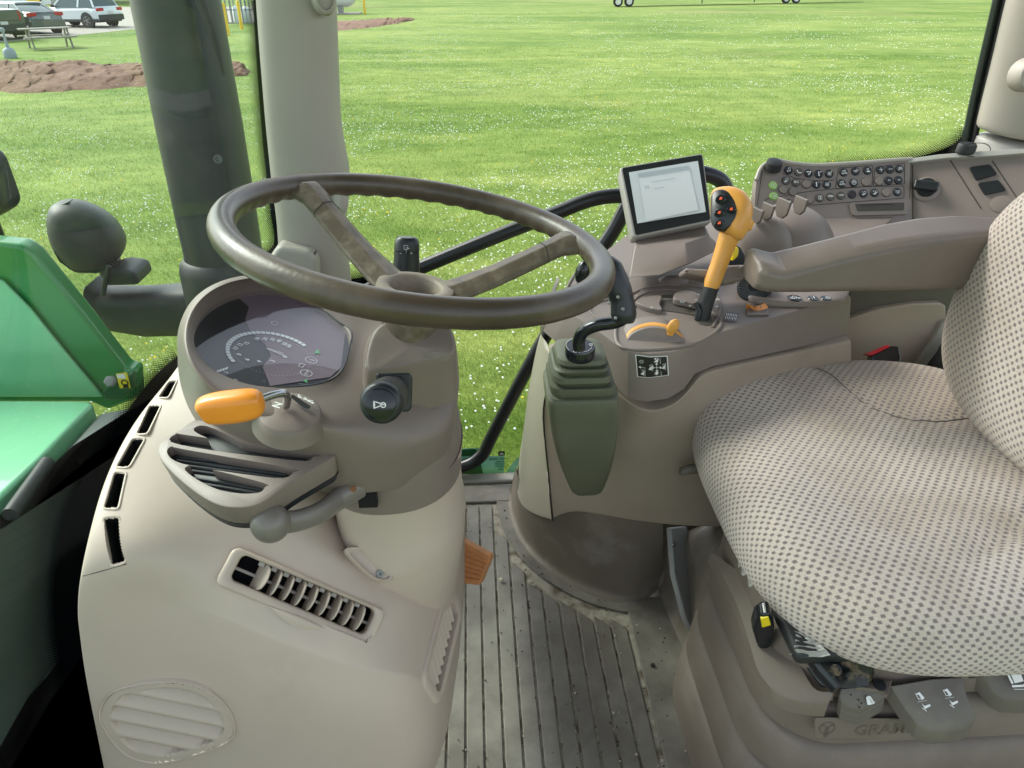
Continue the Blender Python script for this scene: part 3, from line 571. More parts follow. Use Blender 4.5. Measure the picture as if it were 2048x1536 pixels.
# ribbed mat: raised strips running across the cab
toe_px = [(1018, 985), (1024, 1030), (1045, 1080), (1085, 1125), (1140, 1163), (1200, 1190), (1262, 1203), (1275, 1200)]
toe = cr([V(x, y, 'z', 0) for x, y in toe_px], 6)
def toe_y(x):
    b = 1.40
    for p_ in toe:
        if x >= p_.x-.002: b = min(b, p_.y)
    return b
mt = thing('floor_mat', 'ribbed rubber floor mat, grey with dust, between the consoles', 'floor mat', (0, .9, 0))
st = MB(); w_ = .0276
for i in range(-17, 11):
    x = -.053+i*.0316
    ye = toe_y(x+.03)-.045 if x > .015 else 1.375
    if x > .275: continue
    for (yb, yt) in ((.2, ye),):
        c = .006; z = .0009; L_ = [(x-w_/2, yb), (x+w_/2, yb), (x+w_/2, yt - (.0 if x < .02 else .012)), (x-w_/2, yt)]
        if x > .02: L_[2] = (x+w_/2, yt-.028)
        st.prism([Vector((a, b, -.003)) for a, b in L_], (0, 0, z+.003))
st.build('ribs', FLOORM, mt, bev=.0015)
# border of the mat along the toe board and the sill
bd = [q+Vector((0, 0, .0012)) for q in toe]; inn = []
for i, q in enumerate(toe):
    t = (toe[min(i+1, len(toe)-1)]-toe[max(i-1, 0)]).normalized(); nn = Vector((t.y, -t.x, 0)); inn.append(q+(nn if nn.dot(Vector((-1, -1, 0))) > 0 else -nn)*.032+Vector((0, 0, .0035)))
outr = [q+Vector((.06, .06, .012)) for q in toe]
MB().loft([inn, bd, outr], False, False, False).build('border', FLOORM, mt)
MB().prism([Vector((.287, .1, -.003)), Vector((.42, .1, -.003)), Vector((.42, 1.06, -.003)), Vector((.287, 1.06, -.003))], (0, 0, .006)).build('side_border', FLOORM, mt, bev=.002)
MB().prism([Vector((-.3, 1.385, -.003)), Vector((.12, 1.385, -.003)), Vector((.12, 1.45, -.003)), Vector((-.3, 1.45, -.003))], (0, 0, .007)).build('end_border', FLOORM, mt, bev=.004)
SILL = mat('door_sill', (.27, .255, .22), .5, var=.1, vscale=12, dirt=(.2, .17, .12), dscale=25, damt=.6)
a_ = V(905, 975, 'y', 1.47); o = MB().box((-.05, 1.482, -.006), (.62, .036, .022)).build('door_sill', SILL, bev=.006); tag(o, 'grey painted door sill at the far end of the floor mat', 'sill')
# grit on the floor
rng = random.Random(4); m = MB()
for i in range(620):
    x, y = rng.uniform(-.14, .42), rng.uniform(.55, 1.42)
    if x > .05 and y > toe_y(x)-.01: continue
    if rng.random() < .6: x = -.053+.0158+round((x+.053-.0158)/.0316)*.0316+rng.gauss(0, .003)
    s_ = rng.uniform(.0006, .0019)*(1.6 if rng.random() < .1 else 1); R_ = Matrix.Rotation(rng.uniform(0, 3), 3, 'Z')
    m.loft([[Vector((x, y, .003))+R_ @ Vector((math.cos(k*PI/3)*s_*rng.uniform(.6, 1.4), math.sin(k*PI/3)*s_*rng.uniform(.5, 1.), 0)) for k in range(6)],
            [Vector((x, y, .003+s_))+R_ @ Vector((math.cos(k*PI/3)*s_*.5, math.sin(k*PI/3)*s_*.5, 0)) for k in range(6)]], mi=rng.choice([0, 0, 1]))
tag(m.build('floor_grit', [mat('grit_dark', (.03, .022, .015), .9), mat('grit_pale', (.40, .36, .28), .9)], smooth=False), 'small bits of dry dirt and grit scattered on the floor mat', 'dirt', kind='stuff')
for i, (x, y, s_, l) in enumerate(((1003, 1162, .006, 'pale clod of dry mud beside the orange pedal'), (1063, 1166, .0055, 'pale clod of dry mud farther from the orange pedal'), (1305, 1332, .0045, 'dark lump of dirt on the mat near the seat base'))):
    q = V(x, y, 'z', .004); m = MB(); m.ell(q+Vector((0, 0, s_*.5)), (s_, s_*.9, s_*.7), n=10, m=7)
    m.v = [v_+Vector((noise.noise(v_*400), noise.noise(v_*400+Vector((5, 0, 0))), noise.noise(v_*400+Vector((0, 5, 0)))))*s_*.4 for v_ in m.v]
    tag(m.build('mud_clod', MATS['grit_pale'] if i < 2 else MATS['grit_dark']), l, 'mud')
# ---------------------------------------------------------------- glass
def glass_sheet(curve, z0, z1, name, m_, par, mz=10):
    rows = [[Vector((p_.x+tilt*(z0+(z1-z0)*k/mz), p_.y, z0+(z1-z0)*k/mz)) for p_ in curve] for k in range(mz+1)]
    return MB().grid(rows).build(name, m_, par, sharp=60)
tilt = 0.0
wc = cr([Vector(q) for q in ((-.375, 1.50, 0), (-.44, 1.44, 0), (-.56, 1.28, 0), (-.66, 1.06, 0), (-.70, .80, 0), (-.69, .55, 0), (-.64, .30, 0), (-.55, .1, 0), (-.45, -.02, 0))], 10)
def on_curve(px, py):
    """where the line of sight meets the curved windscreen (a vertical sheet)"""
    r = ray(px, py); best = None
    for i in range(len(wc)-1):
        a, b = wc[i], wc[i+1]; d = b-a; det = r.x*(-d.y)+r.y*d.x
        if abs(det) < 1e-9: continue
        s_ = (a.x*(-d.y)+a.y*d.x)/det; t_ = (r.x*a.y-r.y*a.x)/det
        if s_ > 0 and -.001 <= t_ <= 1.001:
            s0 = sum((wc[j+1]-wc[j]).length for j in range(i))+t_*d.length
            return s0, CH+r.z*s_, a+d*t_, Vector((-d.y, d.x, 0)).normalized()
wsn = thing('windscreen', 'large curved tinted windscreen with a dotted black border', 'windscreen', (-.5, .9, 0))
glass_sheet(wc, -.1, 2.2, 'glass', GLASSF, wsn)
# bottom border: solid black below the dotted edge
bl = [(345, 690), (300, 728), (258, 778), (215, 840), (170, 905), (130, 975), (105, 1045), (92, 1115), (83, 1190), (85, 1270), (98, 1350), (118, 1440), (140, 1536), (165, 1640)]
bl = [(a-(3 if b < 900 else 0), b) for a, b in bl]
hitp = [on_curve(*q) for q in bl]; hitp = [h for h in hitp if h]
pts = cr([Vector((h[0], h[1], 0)) for h in hitp], 6)
def scr_pt(s_, z, off=.0015):
    acc = 0
    for i in range(len(wc)-1):
        L_ = (wc[i+1]-wc[i]).length
        if acc+L_ >= s_ or i == len(wc)-2:
            d = (wc[i+1]-wc[i])/L_; nn = Vector((-d.y, d.x, 0)); nn = nn if nn.dot(-wc[i]) > 0 else -nn
            q = wc[i]+d*(s_-acc); return Vector((q.x, q.y, z))+nn*off
        acc += L_
def uvbuild(rows, uvs, name, m_, par):      # grid with uv in metres
    n = len(rows[0]); vs = [p_ for r_ in rows for p_ in r_]; fs = []
    for i in range(len(rows)-1):
        for j in range(n-1): fs.append((i*n+j, i*n+j+1, (i+1)*n+j+1, (i+1)*n+j))
    me = bpy.data.meshes.new(name); c = vs[0].copy(); me.from_pydata([v_-c for v_ in vs], [], fs)
    ul = me.uv_layers.new(name='UVMap'); fu = [u for r_ in uvs for u in r_]
    for lp in me.loops: ul.data[lp.index].uv = fu[lp.vertex_index]
    me.materials.append(m_); me.polygons.foreach_set('use_smooth', [True]*len(me.polygons))
    o = bpy.data.objects.new(name, me); COL.objects.link(o)
    if par is not None: o.parent = par; o.location = c-WL[par.name]
    else: o.location = c
    WL[o.name] = c; return o
# direction of the solid edge in (s, z)
rows, uvs = [], []; acc = 0; R0, R1, R2 = [], [], []; U0, U1, U2 = [], [], []
for i, q in enumerate(pts):
    t = (pts[min(i+1, len(pts)-1)]-pts[max(i-1, 0)]).normalized(); nn = Vector((-t.y, t.x, 0)); nn = nn if nn.y > 0 or (abs(nn.y) < .2 and nn.x > 0) else -nn
    if i: acc += (q-pts[i-1]).length
    up = q+nn*.0; dn = q-nn*.028
    R0.append(scr_pt(up.x, up.y)); U0.append((acc, .028)); R1.append(scr_pt(dn.x, dn.y)); U1.append((acc, 0)); R2.append(scr_pt(dn.x, min(dn.y-.4, -.7))); U2.append((acc, -.3))
uvbuild([R0, R1, R2], [U0, U1, U2], 'dotted_border', FRIT, wsn)
# vertical border in front of the corner pillar
vb = [(500, -40), (506, 80), (513, 180), (521, 280), (530, 360), (538, 430), (545, 478), (532, 500), (500, 515)]
E0, E1, E2, A0, A1, A2 = [], [], [], [], [], []; acc = 0
side = []
for (x, y) in vb:
    Pz = V(x, y, 'y', 1.468); side.append(Pz)
side = cr(side, 6)
for i, q in enumerate(side):
    if i: acc += (q-side[i-1]).length
    t = (side[min(i+1, len(side)-1)]-side[max(i-1, 0)]).normalized(); nn = Vector((-t.z, 0, t.x)); nn = nn if nn.x < 0 or nn.z > .5 else -nn
    E0.append(q+nn*.016); A0.append((acc, .028)); E1.append(q); A1.append((acc, .006)); E2.append(q-nn*.02); A2.append((acc, -.02))
uvbuild([E0, E1, E2], [A0, A1, A2], 'corner_border', FRIT, wsn)
# ---------------------------------------------------------------- side window
YG = 1.52
swn = thing('side_window', 'clear side window glass looking onto the clover field', 'window', (.3, YG, 0))
gl = [(600, -80), (2010, -80), (1985, 0), (1960, 130), (1935, 250), (1925, 300), (1900, 420), (1700, 460), (1400, 520), (1200, 560), (1120, 700), (1070, 830), (1040, 905), (1022, 955), (905, 978), (700, 985), (640, 700)]
MB().add([V(x, y, 'y', YG) for x, y in gl], [tuple(range(len(gl)))]).build('glass', GLASSS, swn)
def dots(name, pxl, inward, wid, Y, solid=.02, par=swn):
    P_ = cr([V(x, y, 'y', Y) for x, y in pxl], 6); a0, a1, a2, b0, b1, b2 = [], [], [], [], [], []; acc = 0
    for i, q in enumerate(P_):
        if i: acc += (q-P_[i-1]).length
        t = (P_[min(i+1, len(P_)-1)]-P_[max(i-1, 0)]).normalized(); nn = Vector((-t.z, 0, t.x)); nn = nn if nn.dot(inward) > 0 else -nn
        a0.append(q+nn*wid); b0.append((acc, .028)); a1.append(q); b1.append((acc, 0)); a2.append(q-nn*solid); b2.append((acc, -solid))
    uvbuild([a0, a1, a2], [b0, b1, b2], name, FRIT, par)
dots('rear_corner_border', [(1650, 338), (1740, 331), (1800, 323), (1860, 308), (1905, 290), (1935, 262)], Vector((-.3, 0, 1)), .030, YG-.003, .07)
dots('front_corner_border', [(690, 560), (720, 556), (762, 548), (790, 560)], Vector((0, 0, 1)), .028, YG-.003, .06)
GSEAL = mat('window_edge', (.045, .06, .05), .35)
m = MB(); e1 = [V(x, y, 'y', YG-.004) for x, y in ((1998, -60), (1985, 10), (1957, 130), (1938, 215), (1926, 275), (1922, 300))]; e2 = [V(x, y, 'y', YG-.004) for x, y in ((2014, -60), (2001, 10), (1973, 130), (1953, 215), (1941, 275), (1937, 300))]
m.grid([e1, e2]); m.build('edge_strip', GSEAL, swn, solid=.004)
m = MB(); e3 = [q+Vector((.009, -.001, 0)) for q in e2]; m.grid([e2, e3]).build('seal', RUBBER, swn, solid=.012)
# decal on the bottom of the glass, printed to be read from outside (mirrored from here)
fs = Fr(V(960, 940, 'y', YG-.002), (0, -1, 0), (1, 0, 0))
def sp(m, pts, off): return m.poly(fs, [fs.uv(x, y) for x, y in pts], off)
st_ = MB(); sp(st_, [(905, 898), (958, 896), (966, 912), (1009, 912), (1008, 950), (1026, 925), (1048, 905), (1046, 915), (1030, 942), (1022, 953), (960, 968), (905, 975)], .0)
dk = st_.build('sticker', mat('green_tint_strip', (.27, .62, .46), .35), swn)
m = MB(); sp(m, [(905, 900), (950, 897), (957, 905), (950, 911), (905, 913)], .0015); sp(m, [(905, 935), (962, 928), (967, 950), (950, 958), (915, 960), (905, 955)], .0015); m.build('sticker_panel', DKGREEN, dk)
m = MB(); m.line(fs, [fs.uv(905, 958), fs.uv(1024, 948)], .003, .0016).build('sticker_edge', BLACK, dk)
u0, v0 = fs.uv(1003, 906); m = MB(); m.poly(fs, [(u0+a, v0+b) for a, b in rrect(.017, .014, .003)], .002); lg = m.build('emblem', LBLK, dk)
m = MB(); m.poly(fs, [(u0+a*.001, v0+b*.001) for a, b in ((-5, -3), (0, -2), (4, -3.5), (6, -2), (3, 0), (1, 3), (-1, 2), (-2, .5), (-5, -.5))], .0026).build('emblem_mark', WHITEM, lg)
m = MB(); u0, v0 = fs.uv(1000, 917)
m.text(fs, 'JOHN DEERE', u0-.004, v0, .0085, 0, .002, mirror=True, bold=.02)
for k, (wd, sz) in enumerate(((.024, 2), (.030, 2), (.028, 2), (.030, 2), (.012, 2), (.016, 2))):
    y_ = v0-.008-k*.0052
    for j in range(int(wd/.003)): m.line(fs, [(u0-.008+.003*j-wd/2+.01, y_), (u0-.008+.003*j-wd/2+.0118, y_)], .0018, .002)
m.build('small_print', mat('print_green', (.02, .12, .06), .6), dk)
# ---------------------------------------------------------------- pillars
def section(pl, prof):                       # prof: offsets (dx,dy) closed
    return [[Vector((q.x+a*k, q.y+b*k, q.z)) for a, b in prof] for q, k in pl]
r = thing('front_pillar', 'grey beige moulded trim of the front corner pillar', 'pillar', V(640, 560, 'y', 1.45))
Yp = 1.43
lft = [(505, -90), (510, 0), (519, 120), (529, 240), (541, 360), (552, 440), (556, 492), (558, 560), (560, 660)]
rgt = [(664, -90), (670, 0), (674, 120), (679, 250), (690, 310), (699, 350), (697, 400), (690, 440), (690, 500), (700, 560), (706, 680)]
def interp(L_, y):
    for i in range(len(L_)-1):
        if L_[i][1] <= y <= L_[i+1][1]: t = (y-L_[i][1])/(L_[i+1][1]-L_[i][1]); return L_[i][0]+t*(L_[i+1][0]-L_[i][0])
    return L_[-1][0]
rings = []
for y in (-90, -30, 40, 110, 180, 240, 275, 305, 335, 365, 400, 440, 480, 520, 560, 600, 650):
    a = V(interp(lft, y), y, 'y', Yp); b = V(interp(rgt, y), y, 'y', Yp); b.z = a.z; w = b.x-a.x
    rings.append([a+Vector((w*u, -dv, 0)) for u, dv in ((0, 0), (.05, .020), (.2, .036), (.45, .043), (.7, .04), (.86, .027), (.96, .008), (1.0, -.02), (.98, -.06), (.02, -.06), (0, -.03))])
MB().loft(rings).build('cover', PILLAR, r, sub=2)
q = V(655, 0, 'y', 1.37); f = Fr(q, (.25, -1, .1), (1, 0, 0)); MB().lathe([(.020, -.03), (.020, .004), (.017, .012), (.013, .014), (.012, .008), (.001, .010)], V(648, -4, 'y', 1.385), (.35, -1, .0), 28, sq=(1, 1.35)).build('cap', PILLAR, r)
MB().lathe([(.016, -.02), (.016, .004), (.012, .009), (.001, .010)], V(683, 403, 'y', 1.40), (.75, -.8, .1), 24, sq=(.8, 1.4)).build('clip', PILLAR, r)
m = MB(); a = [V(x, y, 'y', 1.36) for x, y in ((540, 512), (556, 492), (585, 497), (620, 503), (634, 520), (636, 560), (638, 620), (560, 620), (540, 560))]
m.prism(a, (0, .08, 0)).build('lower_trim', mat('pillar_foot', (.36, .335, .29), .5, bump=.2, bscale=800), r, bev=.012, seg=4)
r = thing('rear_pillar', 'grey moulded cover of the rear corner pillar at the right edge', 'pillar', V(2030, 330, 'y', 1.4))
rings = []
for y, xl in ((-90, 2032), (0, 2010), (60, 1996), (130, 1980), (200, 1962), (250, 1950), (262, 1950)):
    a = V(xl, y, 'y', 1.49); rings.append([a+Vector(v_) for v_ in ((0, 0, 0), (.006, -.03, -.003), (.03, -.06, -.008), (.08, -.085, -.014), (.16, -.09, -.016), (.24, -.07, -.016), (.26, 0, 0), (.2, .05, 0), (.03, .05, 0))])
MB().loft(rings).build('cover', PILLAR, r, sub=2)
rings = []
for y, xl, e in ((262, 1951, .0), (275, 1948, .0), (290, 1941, .006), (310, 1936, .016), (340, 1925, .04), (400, 1900, .07)):
    a = V(xl, y, 'y', 1.50); rings.append([a+Vector(v_) for v_ in ((0, 0, 0), (.006, -.03-e, -.004), (.03, -.065-e, -.010), (.08, -.095-e, -.016), (.16, -.10-e, -.018), (.26, -.08-e, -.018), (.28, 0, 0), (.2, .04, 0), (.03, .04, 0))])
MB().loft(rings).build('foot', mat('pillar_foot_grey', (.34, .325, .30), .48, bump=.2, bscale=800), r, sub=2)
MB().lathe([(.03, -.02), (.03, .006), (.024, .014), (.001, .018)], V(2060, 150, 'y', 1.395), (-.1, -1, .1), 28).build('cap', PILLAR, r)
# ================================================================ FRONT CONSOLE (beige)
fc = thing('front_console', 'large beige moulded console with air vents beside the floor mat', 'console', (-.28, .75, 0))
rows_px = [
 [(388, 690, .64), (420, 720, .63), (470, 790, .62), (560, 850, .60), (640, 940, .50), (800, 980, .36), (905, 985, .30), (925, 1000, .3), (930, 1010, .12)],
 [(348, 748, .62), (392, 785, .615), (450, 850, .60), (540, 900, .58), (625, 985, .535), (790, 1020, .36), (905, 1030, .33), (926, 1065, .3), (932, 1080, .12)],
 [(288, 815, .605), (345, 840, .60), (415, 890, .585), (520, 945, .565), (632, 1045, .52), (775, 1085, .37), (908, 1072, .375), (928, 1125, .3), (930, 1150, .12)],
 [(242, 890, .59), (300, 905, .585), (375, 945, .57), (480, 1000, .55), (622, 1085, .50), (760, 1145, .435), (900, 1125, .375), (925, 1170, .29), (928, 1200, .12)],
 [(206, 975, .575), (262, 985, .57), (335, 1010, .56), (440, 1045, .535), (590, 1105, .49), (760, 1175, .43), (897, 1160, .36), (922, 1200, .28), (924, 1235, .12)],
 [(184, 1060, .555), (238, 1065, .555), (310, 1080, .545), (425, 1100, .515), (600, 1160, .465), (775, 1215, .42), (885, 1200, .355), (920, 1240, .27), (922, 1270, .12)],
 [(168, 1130, .53), (225, 1128, .532), (300, 1125, .525), (400, 1150, .495), (590, 1215, .445), (765, 1265, .40), (865, 1255, .35), (914, 1295, .26), (917, 1320, .12)],
 [(160, 1185, .495), (225, 1175, .50), (310, 1170, .49), (410, 1200, .465), (590, 1270, .42), (752, 1318, .385), (845, 1320, .345), (906, 1350, .25), (909, 1370, .12)],
 [(160, 1230, .463), (230, 1210, .474), (320, 1196, .470), (420, 1226, .450), (590, 1297, .409), (748, 1346, .376), (840, 1350, .342), (898, 1400, .24), (903, 1420, .12)],
 [(172, 1330, .385), (250, 1320, .39), (340, 1310, .39), (440, 1330, .38), (590, 1385, .35), (740, 1430, .325), (835, 1432, .30), (888, 1450, .22), (893, 1465, .12)],
 [(192, 1430, .30), (270, 1425, .30), (360, 1420, .30), (450, 1430, .30), (590, 1470, .28), (740, 1500, .26), (830, 1500, .245), (874, 1505, .18), (880, 1515, .10)],
 [(216, 1540, .20), (290, 1540, .20), (370, 1540, .20), (460, 1545, .20), (590, 1560, .20), (735, 1570, .19), (815, 1565, .19), (850, 1560, .13), (858, 1565, .08)],
 [(255, 1760, .03), (330, 1760, .03), (400, 1760, .03), (480, 1760, .03), (600, 1750, .03), (720, 1735, .03), (780, 1715, .03), (810, 1690, .03), (820, 1680, .02)]]
rows_px = [[(q[0]-(16, 9, 3, 0, 0, 0, 0, 0, 0)[k_], q[1], q[2]) for k_, q in enumerate(r_)] for r_ in rows_px]
rows = [[V(*q[:2], 'z', q[2]) for q in r_] for r_ in rows_px]
rows.insert(9, [a.lerp(b, .22) for a, b in zip(rows[8], rows[9])]); rows.insert(8, [a.lerp(b, .72) for a, b in zip(rows[7], rows[8])])
# outer skirt: the left edge folds down behind the panel
rows = [[rows[0][j]+(rows[0][j]-rows[1][j])*.5 for j in range(9)]]+rows
rows = [[r_[0]+Vector((.03, .01, -.10)), r_[0]+Vector((.004, .004, -.02))]+r_ for r_ in rows]
body = MB().grid(rows).build('body', BEIGE, fc, sub=5); freeze(body)
def surf(o, px, py):                        # point of a baked mesh seen at a pixel
    from mathutils.bvhtree import BVHTree
    global _bv
    if o.name not in _bv:
        base = WL[o.name]; _bv[o.name] = BVHTree.FromPolygons([v_.co+base for v_ in o.data.vertices], [tuple(p_.vertices) for p_ in o.data.polygons])
    h = _bv[o.name].ray_cast(CAMP, ray(px, py).normalized()); return h[0], (h[1] if h[1] is None or h[1].dot(CAMP-h[0]) > 0 else -h[1])
_bv = {}
def surf2(o, px, py, tx=450, ty=900):
    for k in range(60):
        h = surf(o, px+(tx-px)*k*.01, py+(ty-py)*k*.01)
        if h[0] is not None: return h
# ---- rectangular air vent
A, B, C, D = (surf(body, *q)[0] for q in ((462, 1092), (766, 1216), (748, 1302), (436, 1166)))
cen = (A+B+C+D)/4; u = ((B-A)+(C-D)).normalized(); n = (B-A).cross(D-A).normalized(); n = n if n.dot(CAMP-cen) > 0 else -n
fv = Fr(cen+n*.004, n, u); W_ = ((B-A).length+(C-D).length)/2; H_ = ((D-A).length+(C-B).length)/2
up = 1 if fv.v.dot(A-D) > 0 else -1
def inside(f, w, h, dep=.05, cu=0, cv=0):
    def t(p_):
        q = p_-f.o; return abs(q.dot(f.u)-cu) < w/2 and abs(q.dot(f.v)-cv) < h/2 and abs(q.dot(f.n)) < dep
    return t
punch(body, [inside(fv, W_*.93, H_*.80)])
va = MB(); OW, OH = W_, H_
o1, o2, o3 = rrect(OW, OH, .010, 6), rrect(OW-.005, OH-.005, .009, 6), rrect(OW*.87, OH*.52, .007, 6)
ou = (.010, -.004*up)
def sh(p_, s_): return [(a+s_[0], b+s_[1]) for a, b in p_]
iw = OW*.87; ih = OH*.66; o3 = sh(rrect(iw, ih, .007, 6), (0, .003*up))
va.loft([ring_on(fv, o1, -.012), ring_on(fv, o1, .000), ring_on(fv, o2, .0025), ring_on(fv, sh(rrect(iw+.004, ih+.004, .008, 6), (0, .003*up)), .0015), ring_on(fv, o3, -.001), ring_on(fv, o3, -.03)], False, False)
vent = va.build('air_vent', BEIGE, fc, sharp=50)
bx = MB(); bx.loft([ring_on(fv, o3, -.022), ring_on(fv, [(a*.98, b*.98) for a, b in o3], -.045)], False, True).build('vent_duct', VOID, vent)
nl = 9
for i in range(nl):
    cx = -iw/2+.036+i*(iw-.050)/(nl-1); lv = MB(); prof = []
    hh = ih*.485
    for t in [k/10 for k in range(11)]:
        a = -hh+2*hh*t; prof.append((a, .0105*math.sin(PI*t)**.5))
    ang = math.radians(78 if i else 62)
    for sgn in (0,):
        ring = [(a, b-.003) for a, b in prof]+[(hh, -.022), (-hh, -.022)]
        du = math.cos(ang); dn = math.sin(ang)
        pa = [fv.p(cx+b*du-.0011, a+.003*up, b*dn) for a, b in ring]; pb = [fv.p(cx+b*du+.0011, a+.003*up, b*dn) for a, b in ring]
        lv.loft([pa, pb])
    lv.build('louvre', BEIGE, vent, bev=.0006)
    m = MB(); R_ = Matrix((fv.u, fv.v, fv.n)).transposed(); m.box(fv.p(cx-.010, .003*up+up*hh*.86, -.010), (.0075, .005, .01), R_).build('clip', PILLAR, vent, bev=.0008)
R_ = Matrix((fv.u, fv.v, fv.n)).transposed()
MB().tube([fv.p(-iw/2, .001, -.016), fv.p(iw/2, .001, -.016)], .002, 8).build('link_bar', PILLAR, vent)
# finger lip under the louvres
P0, P1 = fv.uv(538, 1212), fv.uv(664, 1262); m = MB(); k_ = 14; ra, rb, rc = [], [], []
for i in range(k_+1):
    t = i/k_; a = P0[0]+(P1[0]-P0[0])*t; b = P0[1]+(P1[1]-P0[1])*t; s_ = math.sin(PI*t)
    ra.append(fv.p(a, b+up*.003*s_, .001)); rb.append(fv.p(a, b+up*.001*s_, .002+.008*s_)); rc.append(fv.p(a, b-up*.011*s_, .0015))
m.loft([ra, rb, rc], False, False, False).build('thumb_lip', BEIGE, vent, sub=1)
# ---- side vent (faces the driver's feet)
sA, sB, sC, sD = (surf(body, *q)[0] for q in ((886, 1182), (916, 1205), (868, 1398), (836, 1372)))
cen = (sA+sB+sC+sD)/4; u = (sA-sD).normalized(); n = u.cross(sC-sD).normalized(); n = n if n.dot(CAMP-cen) > 0 else -n
f2 = Fr(cen+n*.006, n, u); W2 = ((sA-sD).length+(sB-sC).length)/2; H2 = max(.05, ((sC-sD).length+(sB-sA).length)/2)
punch(body, [inside(f2, W2*.90, H2*.8)])
q1 = rrect(W2, H2, .018, 6); q2 = rrect(W2-.006, H2-.006, .016, 6); q3 = rrect(W2-.028, H2-.022, .010, 6)
v2 = MB().loft([ring_on(f2, q1, -.012), ring_on(f2, q1, 0), ring_on(f2, q2, .003), ring_on(f2, sh(q3, (0, 0)), .002), ring_on(f2, q3, -.02)], False, False).build('side_vent', BEIGE, fc, sharp=50)
MB().loft([ring_on(f2, q3, -.016), ring_on(f2, q3, -.03)], False, True).build('vent_duct', VOID, v2)
R2 = Matrix((f2.u, f2.v, f2.n)).transposed(); nl = 9
for i in range(nl):
    cx = -W2/2+.024+i*(W2-.048)/(nl-1); Rl = R2 @ Matrix.Rotation(math.radians(-28), 3, 'Z') @ Matrix.Rotation(math.radians(62), 3, 'Y')
    MB().box(f2.p(cx, 0, -.006), (.0036, H2-.022, .012), Rl).build('louvre', BEIGE, v2, bev=.0015)
# ---- defrost slots along the windscreen edge
sl_px = [[(352, 768), (331, 770), (305, 800), (322, 803)], [(322, 810), (299, 810), (272, 868), (296, 870)], [(290, 877), (265, 877), (232, 935), (258, 935)],
         [(252, 945), (229, 944), (207, 1017), (236, 1018)], [(238, 1034), (207, 1036), (224, 1132), (252, 1124)]]
sl_px[0] = [(354, 760), (338, 762), (316, 795), (338, 797)]
df = MB(); sl3 = []
for sp_ in sl_px:
    P_ = [surf2(body, *q)[0] for q in sp_]; sl3.append(P_)
tests = []
for P_ in sl3:
    c_ = sum(P_, Vector())/4; n_ = (P_[1]-P_[0]).cross(P_[2]-P_[0]).normalized(); n_ = n_ if n_.z > 0 else -n_; ff = Fr(c_, n_, (P_[2]-P_[1])); pl = [((q-c_).dot(ff.u), (q-c_).dot(ff.v)) for q in P_]
    def t(p_, ff=ff, pl=[(a*.95, b*.95) for a, b in pl]):
        d = p_-ff.o
        if abs(d.dot(ff.n)) > .04: return False
        x, y = d.dot(ff.u), d.dot(ff.v); ins = False; j = len(pl)-1
        for i in range(len(pl)):
            if (pl[i][1] > y) != (pl[j][1] > y) and x < (pl[j][0]-pl[i][0])*(y-pl[i][1])/(pl[j][1]-pl[i][1])+pl[i][0]: ins = not ins
            j = i
        return ins
    tests.append(t)
    def bulge(k, off): return [ff.p(a*k, b*k, off) for a, b in pl]
    def rp(k, grow, off, r=.2):              # rounded version of the quad
        out = []
        for i in range(4):
            p0, p1, p2 = (Vector(pl[i-1]), Vector(pl[i]), Vector(pl[(i+1) % 4])); e = .004+grow
            c0 = (p0-p1).normalized(); c1 = (p2-p1).normalized(); pp = p1-(c0+c1)*grow
            for t_ in (0, .5, 1): q = pp+c0*e*(1-t_)**2+c1*e*t_**2; out.append(ff.p(q.x, q.y, off))
        return out
    s_o = MB().loft([rp(1, .0022, -.003), rp(1, .002, .0012), rp(1, .0012, .0015), rp(1, -.0004, .0010), rp(1, -.0006, -.002)], False, False).build('defrost_slot', BEIGE, fc, sharp=50)
    MB().loft([rp(1, -.0006, -.0019), rp(1, -.0006, -.03)], False, True).build('slot_inside', VOID, s_o)
punch(body, tests)
# seam of the windscreen strip
sm = MB(); P_ = []
for x, y in ((372, 752), (345, 800), (322, 842), (300, 880), (262, 940), (243, 985), (236, 1040), (246, 1090), (253, 1128), (200, 1143), (166, 1152)):
    h = surf(body, x, y)
    if h[0] is not None: P_.append(h[0]+h[1]*.0002)
PQ = [surf(body, x, y) for x, y in ((330, 768), (306, 786), (284, 818), (256, 868), (222, 930), (197, 1005), (194, 1040), (206, 1095), (222, 1138))]; sm.tube(cr(P_[-3:], 5), .0005, 6).build('seam', SEAM, fc)
# ---- speaker grille
cpx = [(202, 1425), (223, 1388), (262, 1374), (305, 1367), (351, 1366), (405, 1378), (450, 1412), (468, 1454), (456, 1482), (415, 1501), (336, 1523), (287, 1522), (245, 1502), (212, 1460)]
hs_ = [surf(body, *q) for q in cpx]; hs_ = [h for h in hs_ if h[0] is not None]
cen = sum((h[0] for h in hs_), Vector())/len(hs_); n = Vector((0, 0, 0))
for i in range(len(hs_)): n += (hs_[i][0]-cen).cross(hs_[(i+1) % len(hs_)][0]-cen)
n.normalize(); n = n if n.dot(CAMP-cen) > 0 else -n
f3 = Fr(cen+n*.0035, n, surf(body, 460, 1445)[0]-surf(body, 212, 1430)[0]); ol = [Vector((*f3.uv(*q), 0)) for q in cpx]; ol = [(q.x, q.y) for q in cr(ol, 5, True)]
def scl(k, o_=ol): return [(a*k, b*k) for a, b in o_]
def inpoly(pl, f, k=1., dep=.03):
    pl = [(a*k, b*k) for a, b in pl]
    def t(p_):
        d = p_-f.o
        if abs(d.dot(f.n)) > dep: return False
        x, y = d.dot(f.u), d.dot(f.v); ins = False; j = len(pl)-1
        for i in range(len(pl)):
            if (pl[i][1] > y) != (pl[j][1] > y) and x < (pl[j][0]-pl[i][0])*(y-pl[i][1])/(pl[j][1]-pl[i][1])+pl[i][0]: ins = not ins
            j = i
        return ins
    return t
